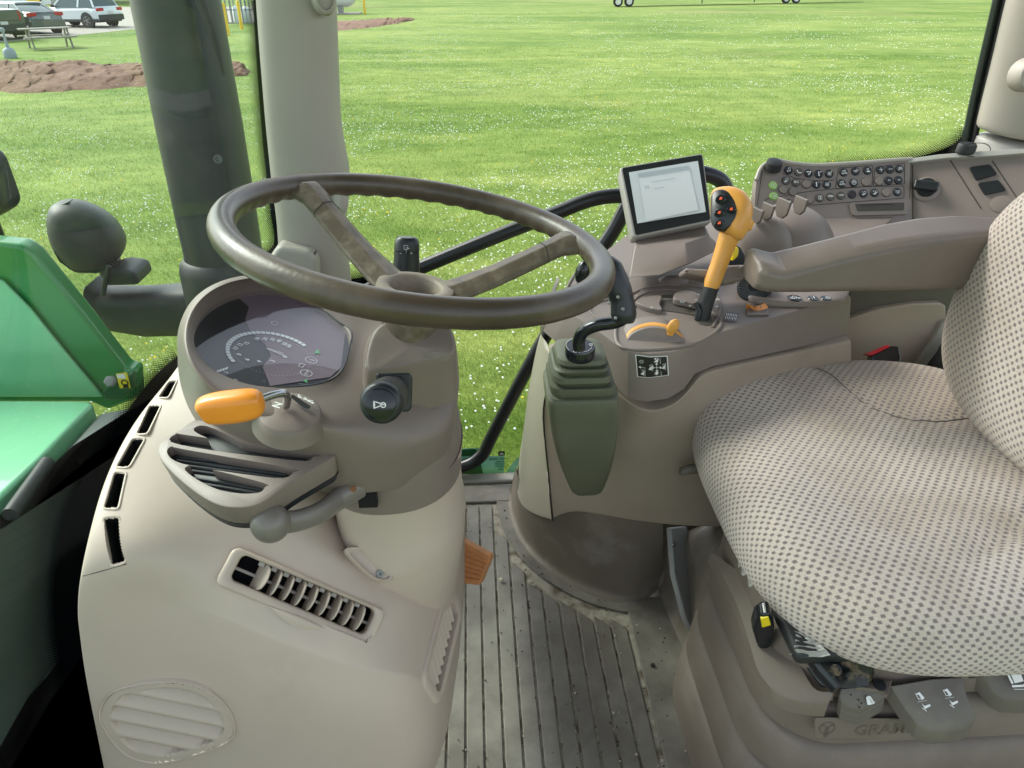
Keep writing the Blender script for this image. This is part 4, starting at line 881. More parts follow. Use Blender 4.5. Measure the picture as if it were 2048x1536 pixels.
punch(body, [inpoly(ol, f3, .97)])
MB().loft([ring_on(f3, scl(1.025), -.012), ring_on(f3, scl(1.025), .0008), ring_on(f3, scl(1.012), .0014), ring_on(f3, scl(1.002), .0008), ring_on(f3, scl(.998), -.002)], False, False).build('grille_rim', BEIGE, fc, sharp=60)
# plate with five slanted grooves, made as a height field on the plane
N1, N2 = 150, 96; xs = [a for a, b in ol]; ys = [b for a, b in ol]; bx0, bx1, by0, by1 = min(xs), max(xs), min(ys), max(ys); up3 = 1 if f3.v.z > 0 else -1
gdir = Vector(f3.uv(440, 1440))-Vector(f3.uv(240, 1400)); gdir.normalize(); gn = Vector((-gdir.y, gdir.x))
ctr = inpoly(ol, f3); gs = [Vector(f3.uv(*q)) for q in ((345, 1386), (330, 1405), (330, 1432), (330, 1462), (320, 1490))]
sp_ = (Vector(f3.uv(330, 1492))-Vector(f3.uv(330, 1402))).dot(gn)/3; o0 = Vector(f3.uv(330, 1402)).dot(gn)
V_ = []; ok = []
def radial(a, b):                            # 0 centre .. 1 rim
    k = math.atan2(b, a); best = 1
    m_ = 1e9
    for p_ in ol:
        dd = abs((math.atan2(p_[1], p_[0])-k+PI) % (2*PI)-PI)
        if dd < m_: m_ = dd; best = math.hypot(*p_)
    return math.hypot(a, b)/best
for j in range(N2+1):
    for i in range(N1+1):
        a, b = bx0+(bx1-bx0)*i/N1, by0+(by1-by0)*j/N2; rd = radial(a, b); ph = ((Vector((a, b)).dot(gn)-o0)/sp_) % 1.0; row = math.floor((Vector((a, b)).dot(gn)-o0)/sp_)
        g_ = 0
        if rd < .86 and ph < .80:
            e = min(1, (.86-rd)/.045); t_ = ph/.80; g_ = -.010*min(1, min(t_*9, (1-t_)*1.7))*e
        V_.append(f3.p(a, b, g_)); ok.append(rd < 1.004)
F_ = [(j*(N1+1)+i, j*(N1+1)+i+1, (j+1)*(N1+1)+i+1, (j+1)*(N1+1)+i) for j in range(N2) for i in range(N1) if ok[j*(N1+1)+i] and ok[(j+1)*(N1+1)+i+1] and ok[j*(N1+1)+i+1] and ok[(j+1)*(N1+1)+i]]
MB().add(V_, F_).build('speaker_grille', BEIGE, fc, sharp=80)
# second round cover barely showing at the bottom
# ---- screw boss beside the column
h0, n0 = surf(body, 765, 1172); n0 = (fv.n+Vector((.1, 0, .2))).normalized(); h0 = V(760, 1146, 'd', (h0-CAMP).dot(WW)-.010); fb = Fr(h0+n0*.002, n0, (1, 0, 0)); bo = [fb.uv(*q) for q in ((690, 1100), (725, 1095), (766, 1112), (782, 1130), (783, 1160), (758, 1162), (728, 1142))]
bo = [(q.x, q.y) for q in cr([Vector((*q, 0)) for q in bo], 4, True)]
cb = (sum(a for a, b in bo)/len(bo), sum(b for a, b in bo)/len(bo))
bs = MB().loft([[fb.p(cb[0]+(a-cb[0])*k, cb[1]+(b-cb[1])*k, h) for a, b in bo] for k, h in ((1, -.02), (1, .003), (.94, .005), (.86, .0045), (.82, .001), (.1, .001))], False).build('screw_boss', BEIGE, fc, sharp=60)
a, b = fb.uv(759, 1148); MB().lathe([(.005, .001), (.005, .0035), (.0042, .0045), (.0025, .0045), (.0015, .002), (.0001, .002)], fb.p(a, b), n0, 20).build('screw', STEEL, bs)
# ================================================================ COLUMN (beige lower, taupe upper = the dashboard)
sc = thing('steering_column', 'rounded beige lower cover of the steering column', 'steering column', (-.115, .79, .3))
def er(cx, cy, z, rx, ry, n=40, p=2.3, tl=0.0, xs=0):
    o_ = []
    for j in range(n):
        t = 2*PI*j/n; c_, s_ = math.cos(t), math.sin(t); x = rx*abs(c_)**(2/p)*(1 if c_ > 0 else -1); y = ry*abs(s_)**(2/p)*(1 if s_ > 0 else -1)
        o_.append(Vector((cx+x, cy+y, z+tl*x+xs*y)))
    return o_
ck = [(.30, .068, .085, .0), (.37, .080, .10, .1), (.415, .088, .108, .2), (.445, .0905, .110, .24), (.455, .0905, .109, .26), (.475, .087, .104, .25), (.52, .086, .104, .1), (.575, .089, .108, .06)]
cc = [er(-.113+.0*z, .805, z, a, b, tl=t) for z, a, b, t in ck]
MB().loft(cc, True, True).build('lower_cover', BEIGE, sc, sharp=60)
col_o = bpy.data.objects['lower_cover']; sp_ = []
for x, y in ((696, 1120), (730, 1134), (790, 1146), (840, 1146), (880, 1122), (902, 1080), (908, 1040)):
    hh_ = [h for h in (surf(body, x, y)[0], surf(col_o, x, y)[0]) if h is not None]
    if hh_: q = min(hh_, key=lambda q: (q-CAMP).length); sp_.append(q+(CAMP-q).normalized()*.0004)
# ---------------------------------------------------------------- dashboard
db = thing('dashboard', 'taupe dashboard pod with an oval instrument cluster behind the steering wheel', 'dashboard', (-.17, .8, .6))
P1 = Fr((-.145, .747, .72), (.35, -.02, 1), (1, 0, 0))
def PP(px, py, off=0): return P1.hit(px, py, off)
# spokes of the surface: lens edge, inner wall foot, crest, outer shoulder, bottom
sp5 = [
 # lens(px,py)  crest(px,py,off)  outer(px,py,k,v)      low(px,py,k,v)
 ((384, 690), (362, 694, .030), (349, 704, 'z', .735), (358, 778, 'z', .655)),
 ((392, 645), (370, 640, .036), (354, 650, 'z', .765), (352, 700, 'z', .66)),
 ((422, 612), (398, 598, .038), (378, 598, 'z', .785), (372, 640, 'z', .66)),
 ((470, 588), (445, 569, .038), (425, 565, 'z', .795), (425, 600, 'z', .66)),
 ((530, 580), (505, 555, .034), (490, 548, 'z', .790), (500, 580, 'z', .66)),
 ((592, 590), (580, 560, .022), (580, 548, 'z', .775), (600, 575, 'z', .64)),
 ((640, 615), (650, 590, .008), (672, 572, 'z', .755), (700, 590, 'z', .62)),
 ((678, 646), (735, 628, .004), (790, 600, 'z', .745), (800, 620, 'z', .60)),
 ((702, 666), (742, 660, .000), (905, 640, 'z', .715), (905, 690, 'z', .58)),
 ((698, 700), (740, 690, .000), (917, 700, 'z', .705), (915, 780, 'z', .58)),
 ((686, 738), (730, 745, -.002), (919, 790, 'z', .675), (912, 880, 'z', .575)),
 ((664, 760), (700, 800, -.004), (900, 860, 'z', .655), (905, 945, 'z', .575)),
 ((620, 773), (660, 840, -.002), (810, 897, 'z', .660), (800, 980, 'z', .585)),
 ((555, 777), (600, 850, -.001), (720, 908, 'z', .670), (690, 990, 'z', .60)),
 ((485, 769), (520, 835, .002), (620, 903, 'z', .678), (620, 980, 'z', .60)),
 ((432, 748), (440, 800, .008), (500, 880, 'z', .678), (520, 950, 'z', .60)),
 ((400, 722), (384, 750, .020), (390, 815, 'z', .70), (400, 870, 'z', .63)),
]
R0 = [PP(*s_[0]) for s_ in sp5]; R0b = [PP(s_[0][0], s_[0][1])+P1.n*.003 for s_ in sp5]
R1 = [PP(s_[0][0], s_[0][1]).lerp(PP(s_[1][0], s_[1][1], s_[1][2]), .35)+P1.n*(s_[1][2]*.45) for s_ in sp5]
R2 = [PP(s_[1][0], s_[1][1], s_[1][2]) for s_ in sp5]; R3 = [V(s_[2][0], s_[2][1], s_[2][2], s_[2][3]) for s_ in sp5]
R23 = [a.lerp(b, .5)+P1.n*(.004) for a, b in zip(R2, R3)]
R4 = [V(s_[3][0], s_[3][1], s_[3][2], s_[3][3]) for s_ in sp5]
R3b = [a.lerp(b, .12)+Vector((0, 0, -.004)) for a, b in zip(R3, R4)]
lens0 = [q-P1.n*.010 for q in R0]
pod = MB().loft([lens0, R0, R0b, R1, R2, R23, R3, R3b, R4], False, False).build('housing', TAUPE, db, sub=3); freeze(pod)
# vertical seam ridge around lower part
lo = [q+Vector((0, 0, 0)) for q in R4]
low2 = []
cenx, ceny = -.16, .80
for q in R4:
    low2.append(Vector((q.x*.80-.02, ceny+(q.y-ceny)*.85, .565)))
# instrument glass and face
PF = Fr(P1.o-P1.n*.006, P1.n, P1.u)
fpts = [Vector((*PF.uv(*s_[0]), 0)) for s_ in sp5]; fp = [(q.x, q.y) for q in cr(fpts, 5, True)]
ic = MB().poly(PF, fp, 0).build('instrument_face', GAUGE, db, smooth=False)
pl = MB(); pp_ = [(472, 592), (520, 586), (575, 590), (632, 615), (672, 650), (690, 668), (682, 735), (660, 755), (540, 773), (525, 735), (542, 712), (530, 690), (500, 662), (490, 640), (498, 615), (480, 600)]
pl.poly(PF, [PF.uv(*q) for q in pp_], .0007).build('face_plum', PURP, ic)
lp = [(q.x, q.y) for q in cr([Vector((*P1.uv(*s_[0]), 0)) for s_ in sp5], 5, True)]
MB().poly(P1, lp, .0006).build('instrument_lens', LENS, db, smooth=False)
MB().tube([P1.p(a, b, .0012) for a, b in lp], .0013, 8, True).build('lens_seal', BLACK, db)
# gauge marks: an ellipse arc in the picture is a circle on the face
a0, b0 = PF.uv(530, 712); rr_ = abs(PF.uv(447, 700)[0]-a0)
def ang_of(x, y): q = PF.uv(x, y); return math.degrees(math.atan2(q[1]-b0, q[0]-a0))
c_px = [(447, 700), (470, 680), (510, 670), (545, 669), (580, 676), (606, 692)]
pts_ = [Vector(PF.uv(*q)) for q in c_px]+[Vector(PF.uv(470, 724))]
Mx = np.array([[2*p_.x, 2*p_.y, 1] for p_ in pts_]); bb = np.array([p_.x**2+p_.y**2 for p_ in pts_]); sol = np.linalg.lstsq(Mx, bb, rcond=None)[0]
ga, gb, gr = sol[0], sol[1], math.sqrt(sol[2]+sol[0]**2+sol[1]**2)
def AG_(x, y): q = PF.uv(x, y); return math.degrees(math.atan2(q[1]-gb, q[0]-ga))
t_start, t_end = AG_(608, 694), AG_(458, 728)
if t_end < t_start: t_end += 360
gm = MB(); nseg = 26
for i in range(nseg):
    t0 = t_start+(t_end-t_start)*i/nseg; t1 = t_start+(t_end-t_start)*(i+.86)/nseg; gm.arc(PF, ga, gb, gr*1.0, gr*.11*(1 if i < 20 else .8), t0, t1, .0015, 3)
for i in range(60):
    t = math.radians(t_start+(345-0)*i/60-20); gm.disc(PF, ga+gr*.86*math.cos(t), gb+gr*.86*math.sin(t), .0004, .0015, 6)
for t_, x, y in (('15', 493, 689), ('18', 514, 680), ('20', 530, 680), ('30', 545, 681), ('40', 558, 684), ('50', 569, 690), ('60', 578, 694), ('12', 480, 692), ('10', 471, 699), ('8', 478, 711), ('6', 494, 721), ('4', 518, 725), ('2', 545, 724), ('0', 570, 716)):
    u_, v_ = PF.uv(x, y); gm.text(PF, t_, u_, v_, .0072, 80, .0015, bold=.02)
for i in range(4): gm.poly(PF, [PF.uv(434+i*6+a, 743-i*2+b) for a, b in ((0, 0), (4, -1.5), (2, 4), (-3, 5))], .0015)
u_, v_ = PF.uv(452, 747); gm.text(PF, '3', u_, v_, .0065, 80, .0015)
u_, v_ = PF.uv(472, 762); gm.text(PF, '5', u_, v_, .0055, 60, .0015)
for x, y, s_ in ((622, 722, 11), (612, 748, 12)): u_, v_ = PF.uv(x, y); gm.arc(PF, u_, v_, .0065, .0006, 0, 360, .0015)
u_, v_ = PF.uv(624, 722); gm.text(PF, 'i', u_, v_, .009, 90, .0015, bold=.02); u_, v_ = PF.uv(613, 748); gm.text(PF, 'STOP', u_, v_, .0045, 85, .0015)
gm.line(PF, [PF.uv(*q) for q in ((596, 735), (600, 729), (610, 731), (604, 737))], .0007, .0015, True)
gm.line(PF, [PF.uv(*q) for q in ((533, 700), (572, 716))], .0011, .0022); gm.line(PF, [PF.uv(*q) for q in ((536, 700), (566, 710))], .0007, .0022)
u_, v_ = PF.uv(549, 648); gm.arc(PF, u_, v_, .004, .0005, 20, 340, .0015)
gm.build('gauge_marks', mat('gauge_white', (.80, .82, .83), .5), ic, smooth=False)
ar = MB(); ar.poly(PF, [PF.uv(*q) for q in ((626, 709), (635, 700), (640, 709))], .0016); ar.poly(PF, [PF.uv(*q) for q in ((604, 764), (614, 760), (614, 768))], .0016); ar.build('turn_arrows', mat('lamp_green', (.12, .4, .18), .4), ic, smooth=False)
# upper cowl around the wheel neck (box-like hood)
cw = MB(); cowl = [(740, 905, 'z', .66), (712, 872, 'z', .672), (717, 760, 'z', .725), (733, 672, 'z', .762), (752, 640, 'z', .775), (800, 620, 'z', .782), (880, 620, 'z', .775), (914, 640, 'z', .76), (918, 700, 'z', .735), (919, 790, 'z', .69), (915, 830, 'z', .67)]
top_ = [(722, 742, .742), (738, 672, .768), (758, 646, .778), (812, 628, .782), (884, 634, .776), (910, 660, .766), (914, 700, .755), (905, 716, .748), (850, 722, .744), (800, 738, .740), (752, 745, .741)]
T_ = [V(x, y, 'z', z) for x, y, z in top_]
bot_ = [(718, 852, .672), (722, 690, .70), (745, 660, .71), (812, 650, .71), (890, 650, .71), (914, 680, .70), (919, 760, .695), (918, 800, .69), (880, 812, .680), (815, 830, .670), (745, 862, .664)]
B_ = [V(x, y, 'z', z) for x, y, z in bot_]
cT = sum(T_, Vector())/len(T_)
cwl_o = cw.loft([B_, [a.lerp(b, .25) for a, b in zip(B_, T_)], [a.lerp(b, .90) for a, b in zip(B_, T_)], [q.lerp(cT, .04)+Vector((0, 0, .001)) for q in T_], [q.lerp(cT, .12)+Vector((0, 0, .0015)) for q in T_], [q.lerp(cT, .9)+Vector((0, 0, .0)) for q in T_]], False, True).build('column_cowl', TAUPE, db, sub=3)
# latch piece on the cowl
freeze(cwl_o); hq = [surf2(cwl_o, x, y, 800, 700)[0]+Vector((0, 0, -.003)) for x, y in ((845, 714), (866, 703), (903, 708), (898, 719), (886, 722))]
MB().prism(hq, (0, -.0006, .0045)).build('cowl_latch', TAUPE2, db, bev=.001)
# lower taupe skirt under the seam
sk_ = MB(); skt = [er(-.113, .80, z, a, b, tl=t) for z, a, b, t in ((.545, .0875, .106, .05), (.60, .088, .108, .05), (.62, .085, .104, .05))]
sk_.loft(skt, True, True).build('lower_skirt', TAUPE, db, sharp=60)
m = MB(); m.tube([q+Vector((0, -.0005, 0)) for q in er(-.113, .805, .578, .0895, .1085, tl=.06)], .0009, 6, True).build('cover_seam', mat('seam_plum', (.07, .02, .03), .5), db)
h, nn = surf(pod, 640, 880)
# finger recess on the side
# ---- horn / light stalk: black base plate and big knob
hs = thing('light_stalk', 'black stalk with a horn symbol on its round end', 'stalk', V(790, 800, 'z', .70))
bp = V(788, 782, 'y', .66); fb = Fr(bp, (.15, -1, .28), (1, 0, 0)); ptl = [fb.uv(*q) for q in ((752, 745), (818, 744), (825, 752), (823, 815), (816, 822), (775, 820), (752, 800))]
MB().prism([fb.p(a, b) for a, b in ptl], fb.n*.006).build('base_plate', BLACK, hs, bev=.003, seg=3)
k0, k1 = fb.p(*fb.uv(792, 778), 0), V(760, 808, 'd', .660)
ax = (k1-k0).normalized()
MB().lathe([(.012, 0), (.0145, .01), (.0150, (k1-k0).length*.45), (.0195, (k1-k0).length*.5), (.0200, (k1-k0).length-.008), (.0185, (k1-k0).length-.002), (.0150, (k1-k0).length), (.001, (k1-k0).length)], k0, ax, 40).build('knob', BLACK, hs, sharp=50)
fk = Fr(k1, ax, (1, 0, 0)); kb = MB().lathe([(.0148, -.001), (.0146, .0016), (.013, .0026), (.001, .003)], k1, ax, 36).build('button', BLACKG, hs, sharp=50)
m = MB(); vx = Vector((fk.u.dot(RR), fk.v.dot(RR))); rot = 0
def HK(pts): return [(a*.001, b*.001) for a, b in pts]
m.line(fk, HK([(-5, 3.2), (-5, -3.2), (1, -1.1), (1, 1.1)]), .0009, .0036, True).line(fk, HK([(1, 0), (5, 0)]), .0009, .0036).arc(fk, .0035, -.0004, .0022, .0009, 0, 360, .0036); m.line(fk, HK([(-5, 3.2), (-4, 0), (-5, -3.2)]), .0009, .0036)
m.build('horn_symbol', WHITEM, kb, smooth=False)
fcyl = k1.lerp(k0, .3); m = MB(); fz = Fr(fcyl+Vector((.006, -.0125, .0165)), (.1, -.35, 1), (1, 0, 0)); m.line(fz, HK([(-2, 1), (-2, -1)]), .0004).line(fz, HK([(2, 1), (2, -1)]), .0004).line(fz, HK([(-2, 0), (2, 0)]), .0004).arc(fz, .005, 0, .001, .0004); m.build('stalk_marks', WHITEM, hs, smooth=False)
# ---- wiper stalk behind the wheel
ws = thing('wiper_stalk', 'black upright wiper stalk behind the steering wheel hub', 'stalk', V(815, 560, 'y', .93))
s0, s1 = V(812, 610, 'y', .93), V(814, 474, 'y', .945); ax = (s1-s0).normalized(); Ls = (s1-s0).length
MB().lathe([(.0165, 0), (.0175, Ls*.3), (.0178, Ls*.55), (.0168, Ls*.8)], s0, ax, 32, sq=(1, .8)).build('shaft', BLACK, ws)
MB().lathe([(.0170, Ls*.81), (.0165, Ls*.90), (.0150, Ls*.97), (.012, Ls), (.001, Ls*1.01)], s0, ax, 32, sq=(1, .8)).build('turning_end', BLACK, ws)
fw = Fr(s0+ax*Ls*.88+Vector((0, -.0158, .0)), (0, -1, .25), (1, 0, 0)); m = MB(); m.line(fw, HK([(-2.5, 5), (2.5, 5), (2.5, 0), (-2.5, 0)]), .0005, 0, True).line(fw, HK([(0, 2), (5, 1)]), .0005, 0).line(fw, HK([(0, -1), (0, -5)]), .0004, 0).line(fw, HK([(-8, -5), (-6, -5)]), .0005, 0).arc(fw, .007, -.005, .001, .0004, 0, 360, 0)
m.build('wiper_symbol', WHITEM, ws, smooth=False)
# ---- orange reverser lever
rv = thing('reverser_lever', 'orange handled reverser lever on a bent grey rod', 'lever', V(580, 840, 'z', .70))
h, nn = surf(pod, 585, 830); nn = Vector((.22, -.15, 1)).normalized(); bc = V(580, 822, 'd', (surf(pod, 580, 850)[0]-CAMP).dot(WW)+.004); DR = (bc-CAMP).dot(WW)
MB().lathe([(.036, -.014), (.0325, -.005), (.031, .004), (.029, .0055), (.001, .0065)], bc-nn*.006, nn, 40).build('mount', TAUPE, rv, sharp=60)
fm = Fr(bc+nn*.0038, nn, (1, 0, 0)); m = MB(); m.poly(fm, [fm.uv(*q) for q in ((578, 795), (586, 791), (622, 815), (618, 820), (608, 818))], .0015).build('slot', VOID, rv, smooth=False)
m = MB(); u_, v_ = fm.uv(555, 813); m.text(fm, 'N', u_, v_, .011, 75, .002, bold=.03)
for t_, x, y in (('F', 601, 797), ('P', 612, 801), ('R', 620, 805)): u_, v_ = fm.uv(x, y); m.text(fm, t_, u_, v_, .0065, 75, .002, bold=.03)
for pts in (((594, 792), (600, 792), (598, 796)), ((624, 806), (629, 810), (622, 810))): m.poly(fm, [fm.uv(*q) for q in pts], .002)
m.build('gear_letters', WHITEM, rv, smooth=False)
ro = [V(x, y, 'd', d) for x, y, d in ((572, 812, DR), (574, 800, DR-.012), (570, 788, DR-.024), (552, 788, DR-.034), (515, 800, DR-.05))]
MB().tube(cr(ro, 6), .0042, 14).build('rod', CHROME, rv)
ho = [(399, 820, .0100), (408, 814, .0140), (440, 810, .0158), (480, 806, .0160), (512, 800, .0145), (528, 799, .0095)]
g0 = [V(a, b+6, 'd', DR-.057) for a, b, c in ho]; rg = []
for i, q in enumerate(g0):
    t = (g0[min(i+1, 5)]-g0[max(i-1, 0)]).normalized(); f = Fr(q, t, (0, 0, 1)); k = ho[i][2]
    rg.append([f.p(a, b) for a, b in rrect(k*1.9, k*1.65, k*.62, 5)])
MB().loft(rg).build('handle', ORANGE, rv, sub=2)
# ---- tray with slots, hung on the dashboard's near side
tr = thing('slotted_tray', 'taupe moulded shelf with dark slots below the orange lever', 'tray', V(480, 940, 'z', .64))
Ft = fr3(V(330, 900, 'z', .665), V(650, 905, 'z', .672), V(460, 1025, 'z', .655))
out_ = [(398, 838), (360, 858), (322, 882), (316, 905), (330, 930), (370, 968), (420, 1002), (465, 1014), (520, 1006), (575, 968), (640, 930), (668, 912), (655, 900), (560, 890), (470, 868)]
ol2 = [(q.x, q.y) for q in cr([Vector((*Ft.uv(*q), 0)) for q in out_], 4, True)]
cA, cB = sum(a for a, b in ol2)/len(ol2), sum(b for a, b in ol2)/len(ol2)
def so(k, off): return [Ft.p(cA+(a-cA)*k, cB+(b-cB)*k, off) for a, b in ol2]
tb = MB().loft([so(.93, -.034), so(.975, -.026), so(1.0, -.006), so(.995, -.001), so(.97, .0)], True, True).build('shelf', TAUPE, tr, sharp=50)
cut = []
slots = [[(388, 862), (400, 851), (430, 858), (495, 892), (480, 897), (430, 882)], [(342, 884), (352, 868), (380, 871), (624, 906), (625, 914), (610, 922), (540, 915), (420, 900)],
         [(334, 905), (342, 893), (370, 899), (580, 936), (587, 944), (566, 956), (500, 950), (400, 935), (350, 922)], [(370, 940), (385, 930), (420, 938), (528, 966), (530, 974), (515, 986), (460, 985), (410, 968)]]
for s_ in slots:
    q = [(p_.x, p_.y) for p_ in cr([Vector((*Ft.uv(*q), 0)) for q in s_], 3, True)]
    c = MB().loft([[Ft.p(a, b, -.0128) for a, b in q], [Ft.p(a, b, .02) for a, b in q]]).build('cut', TAUPE); c.hide_render = True; cut.append(c)
bpy.context.view_layer.update(); boolcut(tb, cut)
tb.data.set_sharp_from_angle(angle=math.radians(40))
m = MB().loft([so(.93, -.0150), so(.93, -.0125)]).build('slot_floor', BLACK, tb)
for s_ in slots[1:]:
    a, b = Vector(Ft.uv(*s_[0])), Vector(Ft.uv(*s_[3]))
    m = MB()
    for k in (-.006, .0, .006): m.tube([Ft.p(a.x*.95+b.x*.05, a.y*.95+b.y*.05+k-.006, -.0115), Ft.p(b.x*.95+a.x*.05, b.y*.95+a.y*.05+k-.006, -.0115)], .0018, 6)
    m.build('rubber_rib', BLACK, tb)
MB().loft([so(.985, -.0275), so(.955, -.033), so(.95, -.036)], True, True).build('under_seal', BLACK, tr)
# ---- tilt lever with grey ball
tl = thing('tilt_lever', 'grey lever with a ball end below the slotted tray', 'lever', V(600, 1040, 'y', .66))
lp_ = [(722, 975, .68, .013), (700, 985, .67, .0145), (675, 1000, .66, .014), (640, 1025, .63, .0125), (600, 1040, .61, .0120), (565, 1045, .598, .0125)]
cpts = cr([V(a, b, 'y', y) for a, b, y, r_ in lp_], 5)
MB().tube(cpts, [r_ for *_, r_ in lp_], 16, squash=(.75, 1)).build('arm', GREYLEV, tl, sharp=60)
MB().ell(V(541, 1046, 'y', .590), (.0205, .0205, .0205), n=32, m=20).build('ball', GREYLEV, tl)
MB().lathe([(.0035, 0), (.0035, .002), (.001, .002)], V(707, 977, 'y', .655), (0.1, -1, .2), 14).build('pin', mat('rust', (.2, .08, .03), .7), tl)
MB().box(V(735, 975, 'y', .695), (.022, .02, .045)).build('lever_slot', VOID, tl)
# ---- steering wheel
sw = thing('steering_wheel', 'worn brown three spoke steering wheel with an open hub', 'steering wheel', (-.058, .764, .80))
WC = Vector((-.0582, .764, .8697)); WN = Vector((.169, .018, 1)).normalized(); fw = Fr(WC, WN, (1, 0, 0))
rim = []; N_ = 240; n2 = 24
for i in range(N_):
    t = 2*PI*i/N_; dr = fw.u*math.cos(t)+fw.v*math.sin(t); sc_ = []
    rip = .5+.5*math.cos(i/N_*2*PI*46)
    for j in range(n2):
        a = 2*PI*j/n2; rr2 = .0140; lowf = max(0, -math.sin(a))**2*max(0, .35-math.cos(a)*.3+.3)
        inn_ = max(0, math.cos(a-math.radians(235)))**3
        sc_.append(WC+dr*(.2+math.cos(a)*(rr2-.0024*rip*inn_))+WN*(math.sin(a)*(rr2*1.02-.0024*rip*inn_)))
    rim.append(sc_)
rim.append(rim[0]); MB().loft(rim, False, False).build('rim', WHEEL, sw, sharp=80)
HB = WC-WN*.068
MB().lathe([(r_*1.17, h_) for r_, h_ in [(.031, -.012), (.036, -.004), (.0375, .003), (.0365, .0075), (.033, .009), (.0265, .0088), (.0245, .006), (.0225, -.008), (.021, -.018), (.014, -.0185), (.012, -.014), (.001, -.0135)]], HB+WN*.004, WN, 56).build('hub', HUBM, sw, sharp=50)
neck = MB().lathe([(.030, -.062), (.034, -.045), (.0335, -.025), (.033, -.010)], HB, WN, 48).build('neck', SPOKE, sw)
MB().lathe([(.0375, -.0590), (.036, -.055), (.034, -.058)], HB, WN, 48, cap=False).build('neck_seal', BLACK, sw)
for tgt, lab in (((600, 372), None), ((1150, 482), None), ((828, 640), 'hidden')):
    if lab: continue
    q = fw.uv(*tgt); t = math.atan2(q[1], q[0]); dr = (fw.u*math.cos(t)+fw.v*math.sin(t)); sd_ = WN.cross(dr); rg = []
    for s_, hgt, wd, th, off in ((.034, -.0645, .038, .015, 0), (.05, -.060, .036, .0155, 0), (.09, -.045, .031, .0165, 0), (.13, -.0265, .028, .017, 0), (.158, -.0125, .027, .017, 0), (.172, -.0045, .029, .018, 0), (.183, -.0015, .034, .019, 0), (.195, 0, .046, .012, 0)):
        wd *= 1.4; th *= 1.25; c = WC+dr*s_+WN*hgt; rg.append([c+sd_*a+WN*b for a, b in ((-wd/2, -th*.25), (-wd/2, th*.02), (-wd*.16, th*.5), (wd*.16, th*.5), (wd/2, th*.02), (wd/2, -th*.25), (wd*.3, -th*.5), (-wd*.3, -th*.5))])
    sp_o = MB().loft(rg).build('spoke', SPOKE, sw, bev=.003, seg=3, ang=18)
    jr = []
    for s_, hgt in ((.1510, -.0155), (.1518, -.0152)):
        c = WC+dr*s_+WN*hgt; wd, th = .0385, .0215; jr.append([c+sd_*a+WN*b for a, b in ((-wd/2, -th*.25), (-wd/2, th*.02), (-wd*.16, th*.5), (wd*.16, th*.5), (wd/2, th*.02), (wd/2, -th*.25), (wd*.3, -th*.5), (-wd*.3, -th*.5))])
    MB().loft(jr).build('joint_line', SEAM, sp_o)
# ---- brake pedal
pd = thing('pedal', 'ribbed orange foot pedal sticking out beside the front console', 'pedal', V(940, 1130, 'z', .14))
fp_ = fr3(V(912, 1078, 'z', .20), V(980, 1112, 'z', .19), V(915, 1165, 'z', .12))
pp2 = [fp_.uv(*q) for q in ((880, 1062), (915, 1077), (978, 1112), (980, 1120), (960, 1168), (955, 1171), (915, 1166), (880, 1150))]
po = MB().prism([fp_.p(a, b) for a, b in pp2], fp_.n*-.018).build('pad', PEDAL, pd, bev=.003, seg=3)
m = MB()
for k in range(6):
    t = (k+.5)/6; a = Vector(fp_.uv(884+6*0, 1072+t*84)); b = Vector(fp_.uv(975-t*17, 1118+t*46)); m.tube([fp_.p(a.x, a.y, .001), fp_.p(b.x, b.y, .001)], .0022, 6)
m.build('tread', PEDAL, po)
MB().tube([V(905, 1120, 'z', .13), V(880, 1120, 'z', .25)], .012, 8).build('pedal_arm', BLACK, pd)
# ================================================================ RIGHT HAND CONSOLE
PT = Fr((.4, .95, .635), (0, -.10, 1), (1, 0, 0))
def pt(px, py, off=0): return PT.hit(px, py, off)
con = thing('side_console', 'long taupe and tan console under the side window', 'console', (.45, 1.15, 0))
TB = [((1702, 592), (1697, 673)), ((1600, 620), (1600, 694)), ((1500, 648), (1500, 716)), ((1430, 668), (1424, 733)), ((1408, 678), (1390, 748)), ((1390, 692), (1368, 778)), ((1350, 703), (1336, 797)), ((1300, 708), (1294, 803)), ((1256, 703), (1256, 797)), ((1232, 690), (1238, 780)),
      ((1212, 674), (1218, 745)), ((1175, 648), (1175, 715)), ((1135, 618), (1112, 684)), ((1122, 596), (1086, 662))]
top = [pt(*a) for a, b in TB]; bot = [V(b[0], b[1], 'y', t.y+.004) for (a, b), t in zip(TB, top)]
back = [pt(x, y) for x, y in ((1140, 562), (1160, 537), (1225, 490))]+[Vector((.30, 1.36, .676)), Vector((.45, 1.42, .682)), Vector((.86, 1.42, .682)), Vector((.69, 1.24, .664)), Vector((.63, 1.15, .655))]
bb_ = [Vector((q.x+(.0 if i > 2 else -.02), q.y, .56)) for i, q in enumerate(back)]
T_, B_ = top+back, bot+bb_
cT = sum(T_, Vector())/len(T_)
def inset(ring, d): 
    n = len(ring); out = []
    for i in range(n):
        t = (ring[(i+1) % n]-ring[i-1]).normalized(); nn = Vector((-t.y, t.x, 0)); nn = nn if nn.dot(cT-ring[i]) > 0 else -nn; out.append(ring[i]+nn*d)
    return out
ub = MB().loft([B_, [a.lerp(b, .92) for a, b in zip(B_, T_)], [q+Vector((0, 0, -.0008)) for q in inset(T_, .0018)], inset(T_, .005)], True, True).build('upper_body', TAUPE2, con, sharp=35)
